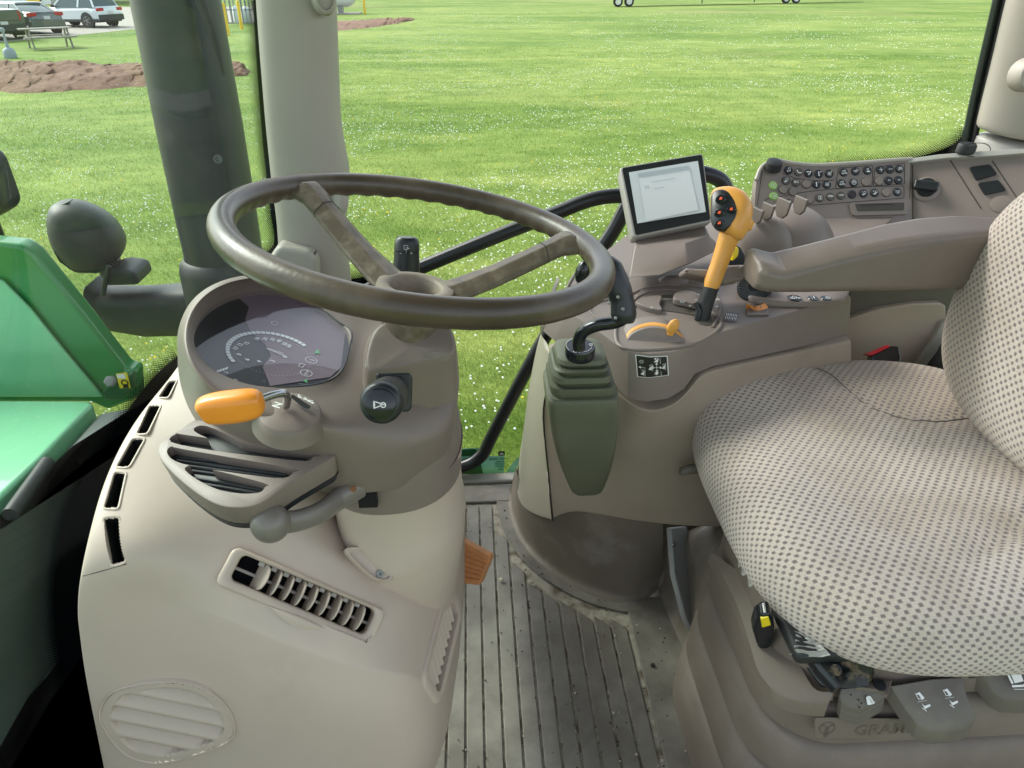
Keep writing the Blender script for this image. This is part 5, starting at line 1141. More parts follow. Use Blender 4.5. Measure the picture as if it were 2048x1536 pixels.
# tan lower panel
LP = [(1702, 682, 1.07), (1600, 703, 1.045), (1500, 724, 1.005), (1425, 741, .978), (1398, 752, .966), (1372, 792, .950), (1335, 818, .944), (1292, 824, .942), (1250, 802, .947), (1205, 750, .985), (1145, 712, 1.02), (1100, 705, 1.05), (1084, 690, 1.09), (1083, 660, 1.2), (1120, 560, 1.46)]
LM = [(1702, 850, 1.07), (1600, 850, 1.045), (1500, 850, 1.01), (1425, 855, .985), (1385, 860, .975), (1355, 865, .970), (1320, 870, .967), (1285, 872, .967), (1240, 870, .975), (1190, 860, 1.005), (1130, 850, 1.04), (1085, 835, 1.075), (1062, 815, 1.13), (1052, 790, 1.24), (1070, 700, 1.46)]
LB = [(1702, 1064, 1.06), (1600, 1062, 1.045), (1500, 1060, 1.03), (1425, 1055, 1.02), (1385, 1054, 1.015), (1350, 1052, 1.012), (1310, 1048, 1.012), (1270, 1043, 1.015), (1225, 1035, 1.025), (1180, 1027, 1.045), (1140, 1022, 1.07), (1104, 1040, 1.095), (1060, 1028, 1.15), (1032, 1000, 1.25), (1036, 940, 1.46)]
r0 = [V(x, y, 'y', Y) for x, y, Y in LP]; r1 = [V(x, y, 'y', Y) for x, y, Y in LM]; r2 = [V(x, y, 'y', Y) for x, y, Y in LB]
rt = [q+Vector((0, .012, .0)) for q in r0]; rt2 = [q+Vector((0, .035, .002)) for q in r0]; r3 = [q+Vector((0, .012, -.002)) for q in r2]; r4 = [q+Vector((0, .03, -.0)) for q in r2]
def sub_(rings, i, j): return [r_[i:j] for r_ in rings]
R_all = [rt2, rt, r0, [a.lerp(b, .06) for a, b in zip(r0, r1)], [a.lerp(b, .5) for a, b in zip(r0, r1)], r1, [a.lerp(b, .5) for a, b in zip(r1, r2)], [a.lerp(b, .96) for a, b in zip(r1, r2)], r2, r3, r4]
MB().loft(sub_(R_all, 0, 12), False, False, False).build('lower_panel', BEIGE2, con, sub=3)
MB().loft([[q+Vector((-.001, -.0015, 0)) for q in r_] for r_ in sub_(R_all, 11, 15)], False, False, False).build('end_cover', mat('end_cover_beige', (.36, .325, .26), .5, bump=.2, bscale=800), con, sub=3)
sm = [r_[11] for r_ in R_all[2:10]]; MB().tube(cr([q+Vector((.0015, -.001, 0)) for q in sm], 4), .0018, 8).build('cover_seam', SEAM, con)
# toe board
tb0 = [V(x, y, 'y', Y+.004) for x, y, Y in [(1326, 1045, 1.02), (1300, 1040, 1.02), (1255, 1034, 1.025), (1200, 1026, 1.04), (1150, 1015, 1.07), (1090, 1020, 1.11), (1055, 1010, 1.17), (1030, 975, 1.29), (1033, 930, 1.46)]]
tfl = [(1326, 1166), (1290, 1192), (1262, 1200), (1200, 1187), (1140, 1160), (1080, 1118), (1042, 1072), (1023, 1020), (1020, 978)]
tb2 = [V(x, y, 'z', .004) for x, y in tfl]
fl_ = [q+Vector((-.010, -.014, -.003)) for q in tb2]; up_ = [a+(b-a)*.10+Vector((.001, .003, 0)) for a, b in zip(tb2, tb0)]
MB().loft([[q+Vector((0, .012, .03)) for q in tb0], tb0, [a.lerp(b, .5) for a, b in zip(tb0, up_)], up_, tb2, fl_], False, False, False).build('toe_board', TOE, con, sub=2)
# riser beside the seat
ra = [V(1326, 1166, 'z', .002), V(1345, 1215, 'z', .002), V(1378, 1290, 'z', .002), V(1440, 1420, 'z', .002)]
rb = [Vector((q.x+.012, q.y, .25)) for q in ra]; rb[0] = V(1327, 1052, 'y', ra[0].y-.02)
MB().loft([[q+Vector((-.018, -.004, -.001)) for q in ra], [q+Vector((.0, 0, .012)) for q in ra], [a.lerp(b, .5) for a, b in zip(ra, rb)], rb, [q+Vector((.3, 0, 0)) for q in rb]], False, False, False).build('seat_riser', TOE, con, sub=2)
MB().prism([V(x, y, 'y', 1.085) for x, y in ((1305, 1020), (1430, 1020), (1430, 1200), (1305, 1180))], (0, .03, 0)).build('riser_filler', TOE, con)
br = thing('seat_bracket', 'grey painted metal bracket between the toe board and the seat bellows', 'bracket', V(1370, 1150, 'y', 1.0))
bp_ = fr3(V(1343, 1060, 'y', 1.02), V(1385, 1275, 'y', .93), V(1380, 1060, 'y', 1.06))
MB().prism([bp_.hit(x, y) for x, y in ((1343, 1056), (1374, 1052), (1392, 1110), (1412, 1170), (1400, 1240), (1392, 1275), (1372, 1235), (1350, 1150), (1346, 1100))], bp_.n*-.012).build('plate', STEEL, br, bev=.003)
a = V(1344, 1088, 'y', 1.005); MB().lathe([(.005, 0), (.005, .003), (.002, .003)], bp_.hit(1346, 1090), bp_.n, 14).build('bolt', CHROME, br)
MB().box(V(1395, 1090, 'y', 1.12)+Vector((.05, 0, 0)), (.22, .06, .16)).build('inner_block', TOE, br, bev=.006)
# ---- decal with loader symbols, wrapped on the curved front
ubf = ub; freeze(ubf)
def wrap(mb, off, fr):
    from mathutils.bvhtree import BVHTree
    base = WL[ubf.name]; bv = BVHTree.FromPolygons([v_.co+base for v_ in ubf.data.vertices], [tuple(p_.vertices) for p_ in ubf.data.polygons])
    for k, q in enumerate(mb.v):
        h = bv.ray_cast(q+fr.n*.05, -fr.n)
        if h[0] is not None: mb.v[k] = h[0]+fr.n*off
    return mb
a3 = [surf(ubf, *q)[0] for q in ((1271, 712), (1336, 713), (1273, 753))]; tw = fr3(*a3)
def lab(px): return [tw.uv(*q) for q in px]
LQ = [Vector(q) for q in lab([(1270, 709), (1335, 711), (1338, 751), (1274, 753)])]
def patch(k, nx=16, ny=10):
    c = sum(LQ, Vector((0, 0)))/4; Q = [c+(q-c)*k for q in LQ]; m = MB(); vs = []
    for j_ in range(ny+1):
        for i_ in range(nx+1): q = (Q[0].lerp(Q[1], i_/nx)).lerp(Q[3].lerp(Q[2], i_/nx), j_/ny); vs.append(tw.p(q.x, q.y, 0))
    return m.add(vs, [(b_*(nx+1)+a_, b_*(nx+1)+a_+1, (b_+1)*(nx+1)+a_+1, (b_+1)*(nx+1)+a_) for b_ in range(ny) for a_ in range(nx)])
lbl = wrap(patch(1), .0006, tw).build('symbol_label', WHITEM, con); wrap(patch(.94), .0011, tw).build('label_field', LBLK, lbl)
m = MB()
def L2(pts, w=.0006): m.line(tw, lab(pts), w, 0)
u_, v_ = tw.uv(1282, 721); m.arc(tw, u_, v_, .0026, .0006, 0, 360, 0); m.text(tw, '3', u_, v_, .0034, 90, 0)
L2([(1278, 732), (1290, 733)]); m.poly(tw, lab([(1276, 732), (1281, 730), (1281, 735)]), 0)
def loader(x, y):
    m.poly(tw, lab([(x, y+8), (x+8, y+2), (x+7, y+10)]), 0); L2([(x+9, y-2), (x+9, y+12)], .0005); L2([(x+3, y+4), (x+8, y+1)], .0008); L2([(x+2, y), (x+7, y-1)], .0006)
loader(1280, 738); loader(1295, 727); loader(1322, 727)
m.poly(tw, lab([(1306, 721), (1316, 713), (1315, 722)]), 0); m.poly(tw, lab([(1307, 714), (1313, 712), (1309, 717)]), 0); L2([(1319, 714), (1320, 725)], .0005)
u_, v_ = tw.uv(1312, 744); m.arc(tw, u_, v_, .0026, .0006, 0, 360, 0); m.poly(tw, lab([(1309, 742), (1316, 741), (1313, 748)]), 0); L2([(1321, 741), (1322, 750)], .0005)
L2([(1304, 732), (1321, 733)], .0006); L2([(1312, 724), (1313, 741)], .0006)
for q in (((1302, 732), (1306, 729), (1306, 735)), ((1323, 733), (1319, 730), (1319, 736)), ((1312, 722), (1309, 726), (1315, 726)), ((1313, 742), (1310, 738), (1316, 738))): m.poly(tw, lab(q), 0)
wrap(m, .0016, tw).build('loader_symbols', WHITEM, lbl, smooth=False)
# ---- throttle quadrant on the front of the console
def ptl(pts, off=0): return [pt(x, y, off) for x, y in pts]
def ptc(pts, off=0, n=5, closed=True): return [PT.p(q.x, q.y, off) for q in cr([Vector((*PT.uv(*p_), 0)) for p_ in pts], n, closed)]
MB().tube(ptc([(1232, 680), (1236, 645), (1265, 615), (1330, 600), (1400, 612), (1440, 640), (1430, 665), (1380, 690), (1300, 700), (1250, 697)], .0005), .0028, 8, True).build('quadrant_rim', TAUPE2, con, sharp=80)
dm = MB(); c = pt(1315, 668, -.035); nn_ = Vector((0, -.2, 1)).normalized(); R_ = Matrix.Rotation(math.radians(8), 3, 'Z')
dm = None
th = thing('throttle_lever', 'small yellow thumb lever sliding on an arched yellow strip', 'lever', pt(1350, 660))
ap = [(1253, 675, .000), (1262, 664, .006), (1280, 655, .012), (1303, 650, .016), (1325, 652, .018), (1342, 658, .016), (1357, 668, .008), (1366, 676, .002)]
ac = [pt(x, y, o_) for x, y, o_ in ap]; m = MB(); acc_ = cr(ac, 5); vx_ = Vector((.0, -.0045, -.0025))
m.loft([[q-vx_ for q in acc_], [q+vx_ for q in acc_]], False, False, False).build('strip', AMBER, th, solid=.0015)
qd = [pt(1249, 690, -.004)]+[q+Vector((0, -.006, -.0012)) for q in acc_]+[pt(1373, 690, -.004)]; MB().prism(qd, (0, .034, .003)).build('quadrant_drum', TAUPE2, con, bev=.0012)
MB().loft([[pt(x, y, .006)+Vector(o_) for o_ in ((-.006, 0, 0), (0, -.005, 0), (.006, 0, 0), (0, .005, 0))] for x, y in ((1338, 670), (1341, 662))]).build('knob_foot', AMBER, th, bev=.002)
kc = pt(1346, 653, .024); MB().ell(kc, (.0085, .0055, .0125), Matrix.Rotation(math.radians(24), 3, 'Y'), 20, 14).build('knob', AMBER, th)
MB().tube([pt(1340, 668, .010), kc], [.0055, .006], 10).build('stem', AMBER, th)
# ---- gear shift gate
g_o = [(1248, 622), (1252, 600), (1275, 582), (1320, 570), (1370, 570), (1415, 580), (1438, 600), (1440, 625), (1425, 655), (1402, 668), (1390, 655)]
gt = thing('shift_gate', 'oval shift gate plate with letters around the yellow lever', 'gate plate', pt(1340, 610))
MB().tube(ptc(g_o[:9], .0004, 5, False), .0022, 8).build('rim', TAUPE2, gt)
MB().tube(ptc([(1262, 615), (1272, 597), (1300, 584), (1345, 580), (1395, 590), (1414, 610), (1412, 632)], .0004, 5, False), .0016, 8).build('inner_rim', TAUPE2, gt)
sl = MB(); q = ptc([(1284, 612), (1310, 594), (1355, 590), (1395, 600), (1408, 618), (1424, 640), (1420, 650), (1398, 648), (1388, 632), (1330, 622), (1300, 622)], .0008, 4); sl.add(q, [tuple(range(len(q)))]); sl.build('gate_opening', mat('gate_dark', (.07, .062, .052), .6), gt, smooth=False)
c = pt(1340, 616, -.052); MB().ell(c, (.048, .035, .062), None, 36, 22).build('gate_drum', TAUPE2, gt)
MB().prism(ptc([(1345, 604), (1352, 596), (1372, 592), (1395, 600), (1404, 610), (1398, 622), (1370, 616), (1348, 611)], .012, 3), (0, 0, -.010)).build('park_plate', TAUPE2, gt, bev=.0015)
MB().lathe([(.004, 0), (.004, .0015), (.002, .0015), (.0015, .0)], pt(1365, 604, .012), (0, -.2, 1), 18).build('screw', STEEL, gt)
MB().prism(ptc([(1270, 610), (1300, 600), (1322, 600), (1318, 615), (1322, 628), (1290, 622)], .008, 3), (0, 0, -.010)).build('neutral_plate', TAUPE2, gt, bev=.0015)
m = MB()
for t_, x, y in (('F', 1434, 589), ('O', 1435, 602), ('B', 1434, 616)): u_, v_ = PT.uv(x, y); m.text(PT, t_, u_, v_, .0078, 90, .0030, bold=.02)
for x, y in ((1397, 589), (1392, 599)): u_, v_ = PT.uv(x, y, .0125); m.disc(PT, u_, v_, .0014, .0125)
u_, v_ = PT.uv(1381, 611, .013); m.text(PT, 'P', u_, v_, .006, 90, .0128)
u_, v_ = PT.uv(1303, 615, .009); m.text(PT, 'N', u_, v_, .006, 70, .0088)
for x, y in ((1283, 583), (1272, 594)): u_, v_ = PT.uv(x, y); m.line(PT, [(u_-.003, v_-.002), (u_+.003, v_+.002)], .0006, .003)
m.build('gate_letters', WHITEM, gt, smooth=False)
m = MB(); u_, v_ = PT.uv(1463, 635); m.poly(PT, ptuv := [PT.uv(*q) for q in ((1452, 624), (1478, 627), (1473, 646), (1446, 642))], .001); lb2 = m.build('small_label', mat('label_grey', (.10, .09, .10), .4), con, smooth=False)
m = MB()
for k in range(7): a = Vector(PT.uv(1450+k*3.4, 641+k*.4)); b = Vector(PT.uv(1454+k*3.3, 627+k*.4)); m.line(PT, [a.lerp(b, .1+.1*(k % 2)), a.lerp(b, .45)], .0009, .0016); m.line(PT, [a.lerp(b, .6), a.lerp(b, .9)], .0009, .0016)
m.build('label_print', WHITEM, lb2, smooth=False)
# cup recess at the console's front corner
q = ptc([(1168, 528), (1215, 524), (1248, 545), (1252, 572), (1225, 590), (1170, 600), (1135, 596), (1136, 572)], .0008, 5); MB().tube(q, .0022, 8, True).build('tray_rim', TAUPE2, con)
q = ptc([(1140, 590), (1150, 572), (1162, 560), (1172, 562), (1168, 590), (1150, 600)], .0006, 4); MB().add(q, [tuple(range(len(q)))]).build('cup_recess', VOID, con, smooth=False)
q = ptc([(1180, 618), (1215, 600), (1240, 612), (1228, 632), (1200, 640)], .0006, 4); MB().tube(q, .0014, 8, True).build('panel_ridge', TAUPE2, con)
# small yellow latch in its socket behind the lever
yl = thing('yellow_switch', 'small bright yellow rocker in a black socket behind the gear lever', 'switch', pt(1475, 520))
MB().prism([V(x, y, 'd', 1.16) for x, y in ((1458, 505), (1470, 488), (1482, 494), (1496, 520), (1494, 536), (1462, 540), (1450, 528))], WW*.03).build('socket', BLACK, yl, bev=.003)
MB().prism([V(x, y, 'd', 1.152) for x, y in ((1462, 512), (1466, 496), (1475, 492), (1479, 498), (1477, 512), (1466, 522))], WW*.02).build('rocker', YELL, yl, bev=.003)
so_ = MB().prism([V(x, y, 'd', 1.135) for x, y in ((1370, 535), (1440, 540), (1458, 530), (1492, 528), (1488, 560), (1450, 566), (1400, 552), (1372, 548))], WW*.05).build('switch_shelf', TAUPE2, con, bev=.006, seg=3)
fS = Fr(V(1486, 534, 'd', 1.133), -WW, RR); m = MB(); u_, v_ = fS.uv(1481, 533); m.disc(fS, u_, v_, .0016).disc(fS, u_+.004, v_+.0012, .0010).line(fS, [(u_-.003, v_-.003), (u_+.006, v_+.003)], .0006); m.build('switch_symbol', WHITEM, so_, smooth=False)
# ---- gear lever
gl_ = thing('gear_lever', 'yellow gear lever with four red buttons on its head', 'lever', pt(1404, 645))
d0 = 1.135
MB().tube([V(x, y, 'd', d) for x, y, d in ((1402, 650, 1.15), (1406, 628, 1.145), (1412, 604, 1.14), (1424, 572, 1.13))], [.0105, .012, .0125, .0115], 18).build('boot', RUBBER, gl_)
MB().tube([V(x, y, 'd', d) for x, y, d in ((1391, 605, 1.135), (1398, 622, 1.135), (1393, 640, 1.14))], .004, 8).build('cable', BLACK, gl_)
gp = [(1422, 576, 1.130, .0110), (1426, 562, 1.128, .0130), (1438, 530, 1.122, .0132), (1449, 498, 1.115, .0142), (1460, 470, 1.108, .0165)]
gc = cr([V(x, y, 'd', d) for x, y, d, _ in gp], 5); MB().tube(gc, [q[3] for q in gp], 24).build('grip', AMBER, gl_)
hf = Fr(V(1462, 425, 'd', 1.10), -WW*.86-RR*.48+UU*.12, RR)
ho_ = [(1426, 382), (1445, 374), (1470, 374), (1492, 386), (1504, 410), (1500, 440), (1490, 465), (1478, 478), (1462, 474), (1440, 462), (1424, 448), (1420, 412)]
h2 = [(p_.x, p_.y) for p_ in cr([Vector((*hf.uv(*q), 0)) for q in ho_], 4, True)]; cA = sum(a for a, b in h2)/len(h2); cB = sum(b for a, b in h2)/len(h2)
MB().loft([[hf.p(cA+(a-cA)*k, cB+(b-cB)*k, h) for a, b in h2] for k, h in ((.2, .0185), (.55, .0175), (.8, .014), (.94, .008), (1, 0), (.97, -.012), (.85, -.022), (.5, -.029), (.1, -.031))]).build('head', AMBER, gl_, sharp=80)
MB().tube([V(1484, 462, 'd', 1.10), V(1492, 455, 'd', 1.10), V(1496, 442, 'd', 1.10)], [.004, .009, .010], 12).build('thumb_rest', AMBER, gl_)
pp_ = [(1424, 388), (1440, 379), (1456, 384), (1470, 402), (1475, 425), (1466, 446), (1448, 460), (1432, 458), (1423, 445), (1421, 415)]
q = [(p_.x, p_.y) for p_ in cr([Vector((*hf.uv(x, y, .016), 0)) for x, y in pp_], 4, True)]
pa = MB().loft([[hf.p(a, b, .008) for a, b in q], [hf.p(a, b, .0165) for a, b in q], [hf.p(cA-.003+(a-cA+.003)*.93, cB+(b-cB)*.93, .0188) for a, b in q]]).build('button_pad', BLACK, gl_, sharp=60)
for x, y, r_ in ((1442, 398, .0088), (1463, 419, .0072), (1439, 426, .0082), (1439, 447, .0074)):
    u_, v_ = hf.uv(x, y, .019); bt = MB().lathe([(r_, 0), (r_, .0016), (r_*.8, .003), (.0002, .0026)], hf.p(u_, v_, .0183), hf.n, 22, sq=(1, .8)).build('button', BLACKG, pa)
    m = MB(); m.poly(hf, [(u_-.0024, v_-.0015), (u_+.002, v_-.0022), (u_+.0026, v_+.0014), (u_, v_+.0024), (u_-.0016, v_+.001)], .0216); m.build('button_symbol', mat('symbol_red', (.75, .08, .01), .5) if 'symbol_red' not in MATS else MATS['symbol_red'], bt, smooth=False)
# ---- joystick with its olive boot
js = thing('joystick', 'black loader joystick on a bent rod rising from an olive rubber boot', 'joystick', V(1165, 800, 'y', .92))
secs = []
def bsec(py, xl, xr, Y, dep=.085, r_=.016):
    a, b = V(xl, py, 'y', Y), V(xr, py, 'y', Y); w = (b-a).length; c = (a+b)/2+Vector((.004, dep/2, 0))
    return [c+Vector((u, v, 0)) for u, v in rrect(w, dep, r_, 5)]
for py, xl, xr, Y, dp in ((713, 1130, 1192, .874, .045), (716, 1122, 1200, .870, .058), (723, 1112, 1210, .866, .072), (732, 1110, 1213, .864, .076), (736, 1114, 1208, .868, .070), (740, 1107, 1216, .861, .082), (746, 1104, 1218, .858, .086), (752, 1110, 1212, .863, .080), (757, 1101, 1221, .857, .088), (768, 1100, 1224, .856, .09), (774, 1106, 1218, .862, .084), (779, 1097, 1227, .855, .092), (789, 1096, 1229, .855, .094), (795, 1098, 1229, .858, .09), (800, 1092, 1235, .853, .098)):
    secs.append(bsec(py, xl, xr, Y, dp, .017))
TOPZ = secs[0][0].z; MB().loft(secs, True, True).build('bellows', OLIVE, js, sharp=30)
secs = [bsec(798, 1092, 1235, .8535, .098, .014), bsec(804, 1090, 1237, .852, .10, .014), bsec(850, 1094, 1236, .858, .10, .013), bsec(900, 1104, 1231, .872, .098, .013), bsec(945, 1119, 1221, .892, .09, .013), bsec(980, 1134, 1208, .915, .07, .012), bsec(1000, 1145, 1196, .93, .05, .010)]
MB().loft(secs).build('boot_body', OLIVE, js, sub=1)
cc = V(1160, 700, 'z', TOPZ+.010); ax = Vector((0, -.12, 1)); MB().lathe([(.0195, -.010), (.0205, -.006), (.0205, .004), (.0195, .006), (.001, .0065)], cc, ax, 36).build('collar', BLACKG, js, sharp=50)
fC = Fr(cc, ax, (1, 0, 0)); m = MB(); m.arc(fC, 0, 0, .0155, .0004, -80, -15, .0075).arc(fC, 0, 0, .0192, .0004, 90, 210, .0075).line(fC, [(.012, .003), (.018, .004)], .0005, .0075).line(fC, [(-.003, -.012), (-.0035, -.0185)], .0005, .0075).arc(fC, -.009, -.014, .0022, .0005, 0, 360, .0075).arc(fC, .0145, .001, .0020, .0005, 0, 360, .0075); m.build('collar_marks', WHITEM, js, smooth=False)
MB().tube(cr([V(x, y, 'd', d) for x, y, d in ((1158, 698, .965), (1158, 680, .958), (1168, 662, .948), (1195, 650, .938), (1228, 645, .930), (1246, 636, .925), (1248, 620, .92))], 5), .0085, 16).build('rod', BLACKG, js)
jp = [(1246, 642, .925, .014), (1247, 628, .922, .0165), (1244, 600, .918, .0150), (1238, 580, .915, .0160), (1230, 556, .912, .0150), (1222, 536, .912, .0145), (1214, 520, .914, .009)]
jc = cr([V(x, y, 'd', d) for x, y, d, _ in jp], 5); MB().tube(jc, [q[3] for q in jp], 22).build('grip', BLACK, js)
m = None
for x, y in ((1236, 594), (1246, 618), (1218, 606), (1231, 636)):
    MB().lathe([(.0022, 0), (.0015, .0012), (.0001, .0014)], V(x, y, 'd', .900), -WW, 12).build('rivet', STEEL, js)
kb_ = thing('door_knob', 'black ball knob partly hidden behind the steering wheel rim', 'knob', V(1166, 560, 'y', 1.12)); MB().ell(V(1166, 545, 'y', 1.12), (.013, .012, .021), Matrix.Rotation(.2, 3, 'Y'), 20, 14).build('ball', BLACKG, kb_); MB().tube([V(1162, 560, 'y', 1.12), V(1160, 592, 'y', 1.12)], .006, 10).build('stem', BLACK, kb_)
# ---- monitor
mo = thing('monitor', 'grey framed display with a bright blank screen on the console', 'monitor', V(1340, 480, 'd', 1.27))
FM = fr3(V(1242, 334, 'd', 1.262), V(1404, 308, 'd', 1.285), V(1268, 474, 'd', 1.235))
oc = [FM.uv(*q) for q in ((1241, 335), (1405, 307), (1423, 443), (1268, 475))]
def rquad(pl, r_, n=4):
    out = []; m_ = len(pl)
    for i in range(m_):
        p0, p1, p2 = Vector(pl[i-1]), Vector(pl[i]), Vector(pl[(i+1) % m_]); c0 = (p0-p1).normalized(); c1 = (p2-p1).normalized()
        for k in range(n+1): t = k/n; q = p1+c0*r_*(1-t)**2+c1*r_*t**2; out.append((q.x, q.y))
    return out
oc1 = rquad(oc, .007); ctr = Vector((sum(a for a, b in oc)/4, sum(b for a, b in oc)/4))
def sc2(pl, k): return [(ctr.x+(a-ctr.x)*k, ctr.y+(b-ctr.y)*k) for a, b in pl]
MB().loft([ring_on(FM, sc2(oc1, .93), -.034), ring_on(FM, sc2(oc1, .99), -.028), ring_on(FM, sc2(oc1, 1.02), -.004), ring_on(FM, sc2(oc1, 1.0), 0), ring_on(FM, sc2(oc1, .97), .0005)]).build('casing', MONG, mo, sharp=40)
bz = rquad([FM.uv(*q) for q in ((1244, 337), (1403, 310), (1420, 440), (1271, 471))], .004)
b_o = MB().loft([ring_on(FM, bz, -.001), ring_on(FM, bz, .0015)]).build('bezel', BLACK, mo, sharp=40)
sq = [FM.uv(*q, ) for q in ((1257, 346), (1395, 323), (1411, 425), (1274, 448))]
m = MB(); m.poly(FM, sq, .0022); scn = m.build('screen', SCRW, mo, smooth=False)
def mq(pts, off, mt_, nm): MB().poly(FM, [FM.uv(*q) for q in pts], off).build(nm, mt_, scn, smooth=False)
mq(((1275, 349), (1376, 333), (1396, 421), (1291, 444)), .0030, SCRL, 'window_panel'); mq(((1275, 349), (1376, 333), (1378, 340), (1277, 357)), .0036, SCRG, 'title_bar')
m = MB(); u_, v_ = FM.uv(1293, 376)
for sgn in (-1, 1):
    m.arc(FM, u_+sgn*.004, v_, .003, .0006, 90 if sgn > 0 else -90, 270 if sgn > 0 else 90, .0036, 8)
    for k in (-.002, 0, .002): m.line(FM, [(u_+sgn*.0015, v_+k), (u_+sgn*.0035, v_+k)], .0006, .0036)
for x, y, L_ in ((1302, 366, 48), (1308, 379, 18)):
    for k in range(0, L_, 4): a, b = FM.uv(x+k, y-k*.16), FM.uv(x+k+2.6, y-(k+2.6)*.16); m.line(FM, [a, b], .0011, .0036)
m.build('screen_text', SCRG, scn, smooth=False)
m = MB(); u_, v_ = FM.uv(1329, 325); dv = Vector(FM.uv(1395, 313))-Vector(FM.uv(1255, 338)); m.text(FM, 'JOHN DEERE', u_, v_, .0058, math.degrees(math.atan2(dv.y, dv.x)), .0022); m.build('bezel_letters', mat('faint_letters', (.035, .035, .035), .3), b_o, smooth=False)
MB().loft([[V(x, y, 'd', d) for x, y, d in ((1272, 478, 1.26), (1412, 452, 1.28), (1418, 470, 1.26), (1372, 486, 1.22), (1330, 498, 1.21), (1268, 500, 1.22))], [V(x, y, 'd', d) for x, y, d in ((1270, 500, 1.27), (1416, 470, 1.30), (1424, 485, 1.28), (1375, 515, 1.20), (1320, 540, 1.19), (1260, 545, 1.21))], [V(x, y, 'd', d) for x, y, d in ((1268, 520, 1.28), (1430, 480, 1.32), (1440, 500, 1.30), (1380, 528, 1.20), (1320, 552, 1.185), (1256, 556, 1.20))]]).build('bracket', TAUPE2, mo, bev=.003, seg=3)
# ---- dome and finger paddles
dm = MB(); dc = pt(1565, 500, -.02); dm.ell(dc, (.095, .085, .088), None, 40, 24).build('lever_dome', TAUPE2, con)
dm = MB(); dc2 = pt(1520, 510, -.01); dm.ell(dc2, (.062, .05, .075), Matrix.Rotation(-.3, 3, 'Z'), 36, 20).build('lever_cowl', TAUPE2, con)
for i, (x, y, s_) in enumerate(((1512, 432, .9), (1532, 424, 1.), (1562, 418, 1.15), (1597, 412, 1.05))):
    f = Fr(V(x, y+4, 'd', 1.30), (-.95, -.35, .1), (0, 1, 0)); s_ *= .76; w = .019*s_
    pl = [(-w*1.0, -.024), (-w*.9, .004), (-w*.4, .014), (w*.5, .014), (w*1.0, .002), (w*1.1, -.024)]
    tag(MB().prism([f.p(a, b*s_) for a, b in pl], f.n*-.005).build('finger_paddle', MATS.get('paddle_taupe') or mat('paddle_taupe', (.11, .092, .078), .55), bev=.0018, seg=3), ['grey finger paddle nearest the yellow lever on the console', 'grey finger paddle second from the yellow lever', 'grey finger paddle third from the yellow lever', 'grey finger paddle farthest from the yellow lever'][i], 'lever', 'finger paddles on the console')
# ---- control panel with round buttons
cp = thing('control_panel', 'tilted taupe panel with three rows of round symbol buttons', 'control panel', V(1680, 410, 'y', 1.42))
FP = fr3(V(1540, 418, 'y', 1.425), V(1820, 408, 'y', 1.43), V(1545, 322, 'y', 1.485))
po_ = [(1508, 405), (1512, 360), (1522, 336), (1538, 325), (1556, 321), (1585, 326), (1630, 330), (1680, 328), (1740, 324), (1790, 320), (1824, 318), (1824, 404), (1824, 444), (1700, 450), (1600, 456), (1512, 458)]
pq = [FP.uv(*q) for q in po_]
MB().prism([FP.p(a, b) for a, b in pq], FP.n*-.02).build('panel', TAUPE2, cp, bev=.002, seg=3)
tp = [FP.uv(*q) for q in po_[1:11]]; MB().tube(cr([FP.p(a, b, .0) for a, b in tp], 5), .0042, 10).build('top_edge', mat('edge_grey', (.34, .31, .27), .45), cp)
MB().tube([FP.p(*FP.uv(1524.5, 342)), FP.p(*FP.uv(1514, 410))], .0007, 6).build('left_seam', SEAM, cp); MB().tube([FP.p(*FP.uv(1822, 324)), FP.p(*FP.uv(1819, 398))], .0008, 6).build('right_seam', SEAM, cp)
rp_ = thing('end_panel', 'rear end of the console with two blank dark switch plates', 'panel', V(1950, 400, 'y', 1.40))
FE = fr3(V(1830, 420, 'y', 1.43), V(1990, 440, 'y', 1.36), V(1890, 316, 'y', 1.47))
MB().prism([FE.hit(*q) for q in ((1824, 318), (1897, 313), (1905, 308), (1945, 308), (2060, 300), (2160, 320), (2160, 520), (1990, 470), (1824, 436))], FE.n*-.02).build('panel', TAUPE2, rp_, bev=.003)
MB().prism([FE.hit(x, y, .012) for x, y in ((1700, 326), (1822, 316), (1880, 308), (1985, 300), (2060, 296), (2060, 306), (1985, 312), (1896, 316), (1822, 325), (1710, 332))], FE.n*-.03).build('top_ledge', mat('ledge_grey', (.36, .35, .32), .42), rp_, bev=.002)
for a, b in (((1899, 318), (1962, 417)), ((1985, 322), (2046, 414))): MB().tube([FE.hit(*a, .0005), FE.hit(*b, .0005)], .0009, 6).build('seam', SEAM, rp_)
for i, q4 in enumerate((((1938, 336), (1979, 330), (1994, 350), (1952, 362)), ((1955, 368), (1996, 361), (2012, 382), (1969, 391)))):
    q_ = rquad([FE.uv(*q) for q in q4], .004); pb_ = MB().loft([ring_on(FE, q_, -.001), ring_on(FE, q_, .004), ring_on(FE, [(a*.98+.02*q_[0][0], b*.98+.02*q_[0][1]) for a, b in q_], .0048)]).build('switch_plate', BLACK, rp_, sharp=40)
    u_, v_ = FE.uv(1972+i*17, 343+i*31); MB().arc(FE, u_, v_, .003, .0008, 0, 360, .0052).build('plate_mark', DARKP, pb_)
u_, v_ = FE.uv(2002, 408); MB().lathe([(.019, 0), (.019, .0014), (.017, .002), (.001, .002)], FE.p(u_, v_), FE.n, 36, sq=(1, .9)).build('round_blank', TAUPE2, rp_)
kn = thing('rotary_switch', 'black rotary knob at the rear end of the button panel', 'knob', FE.hit(1852, 380)); f_ = FE.hit(1852, 378)
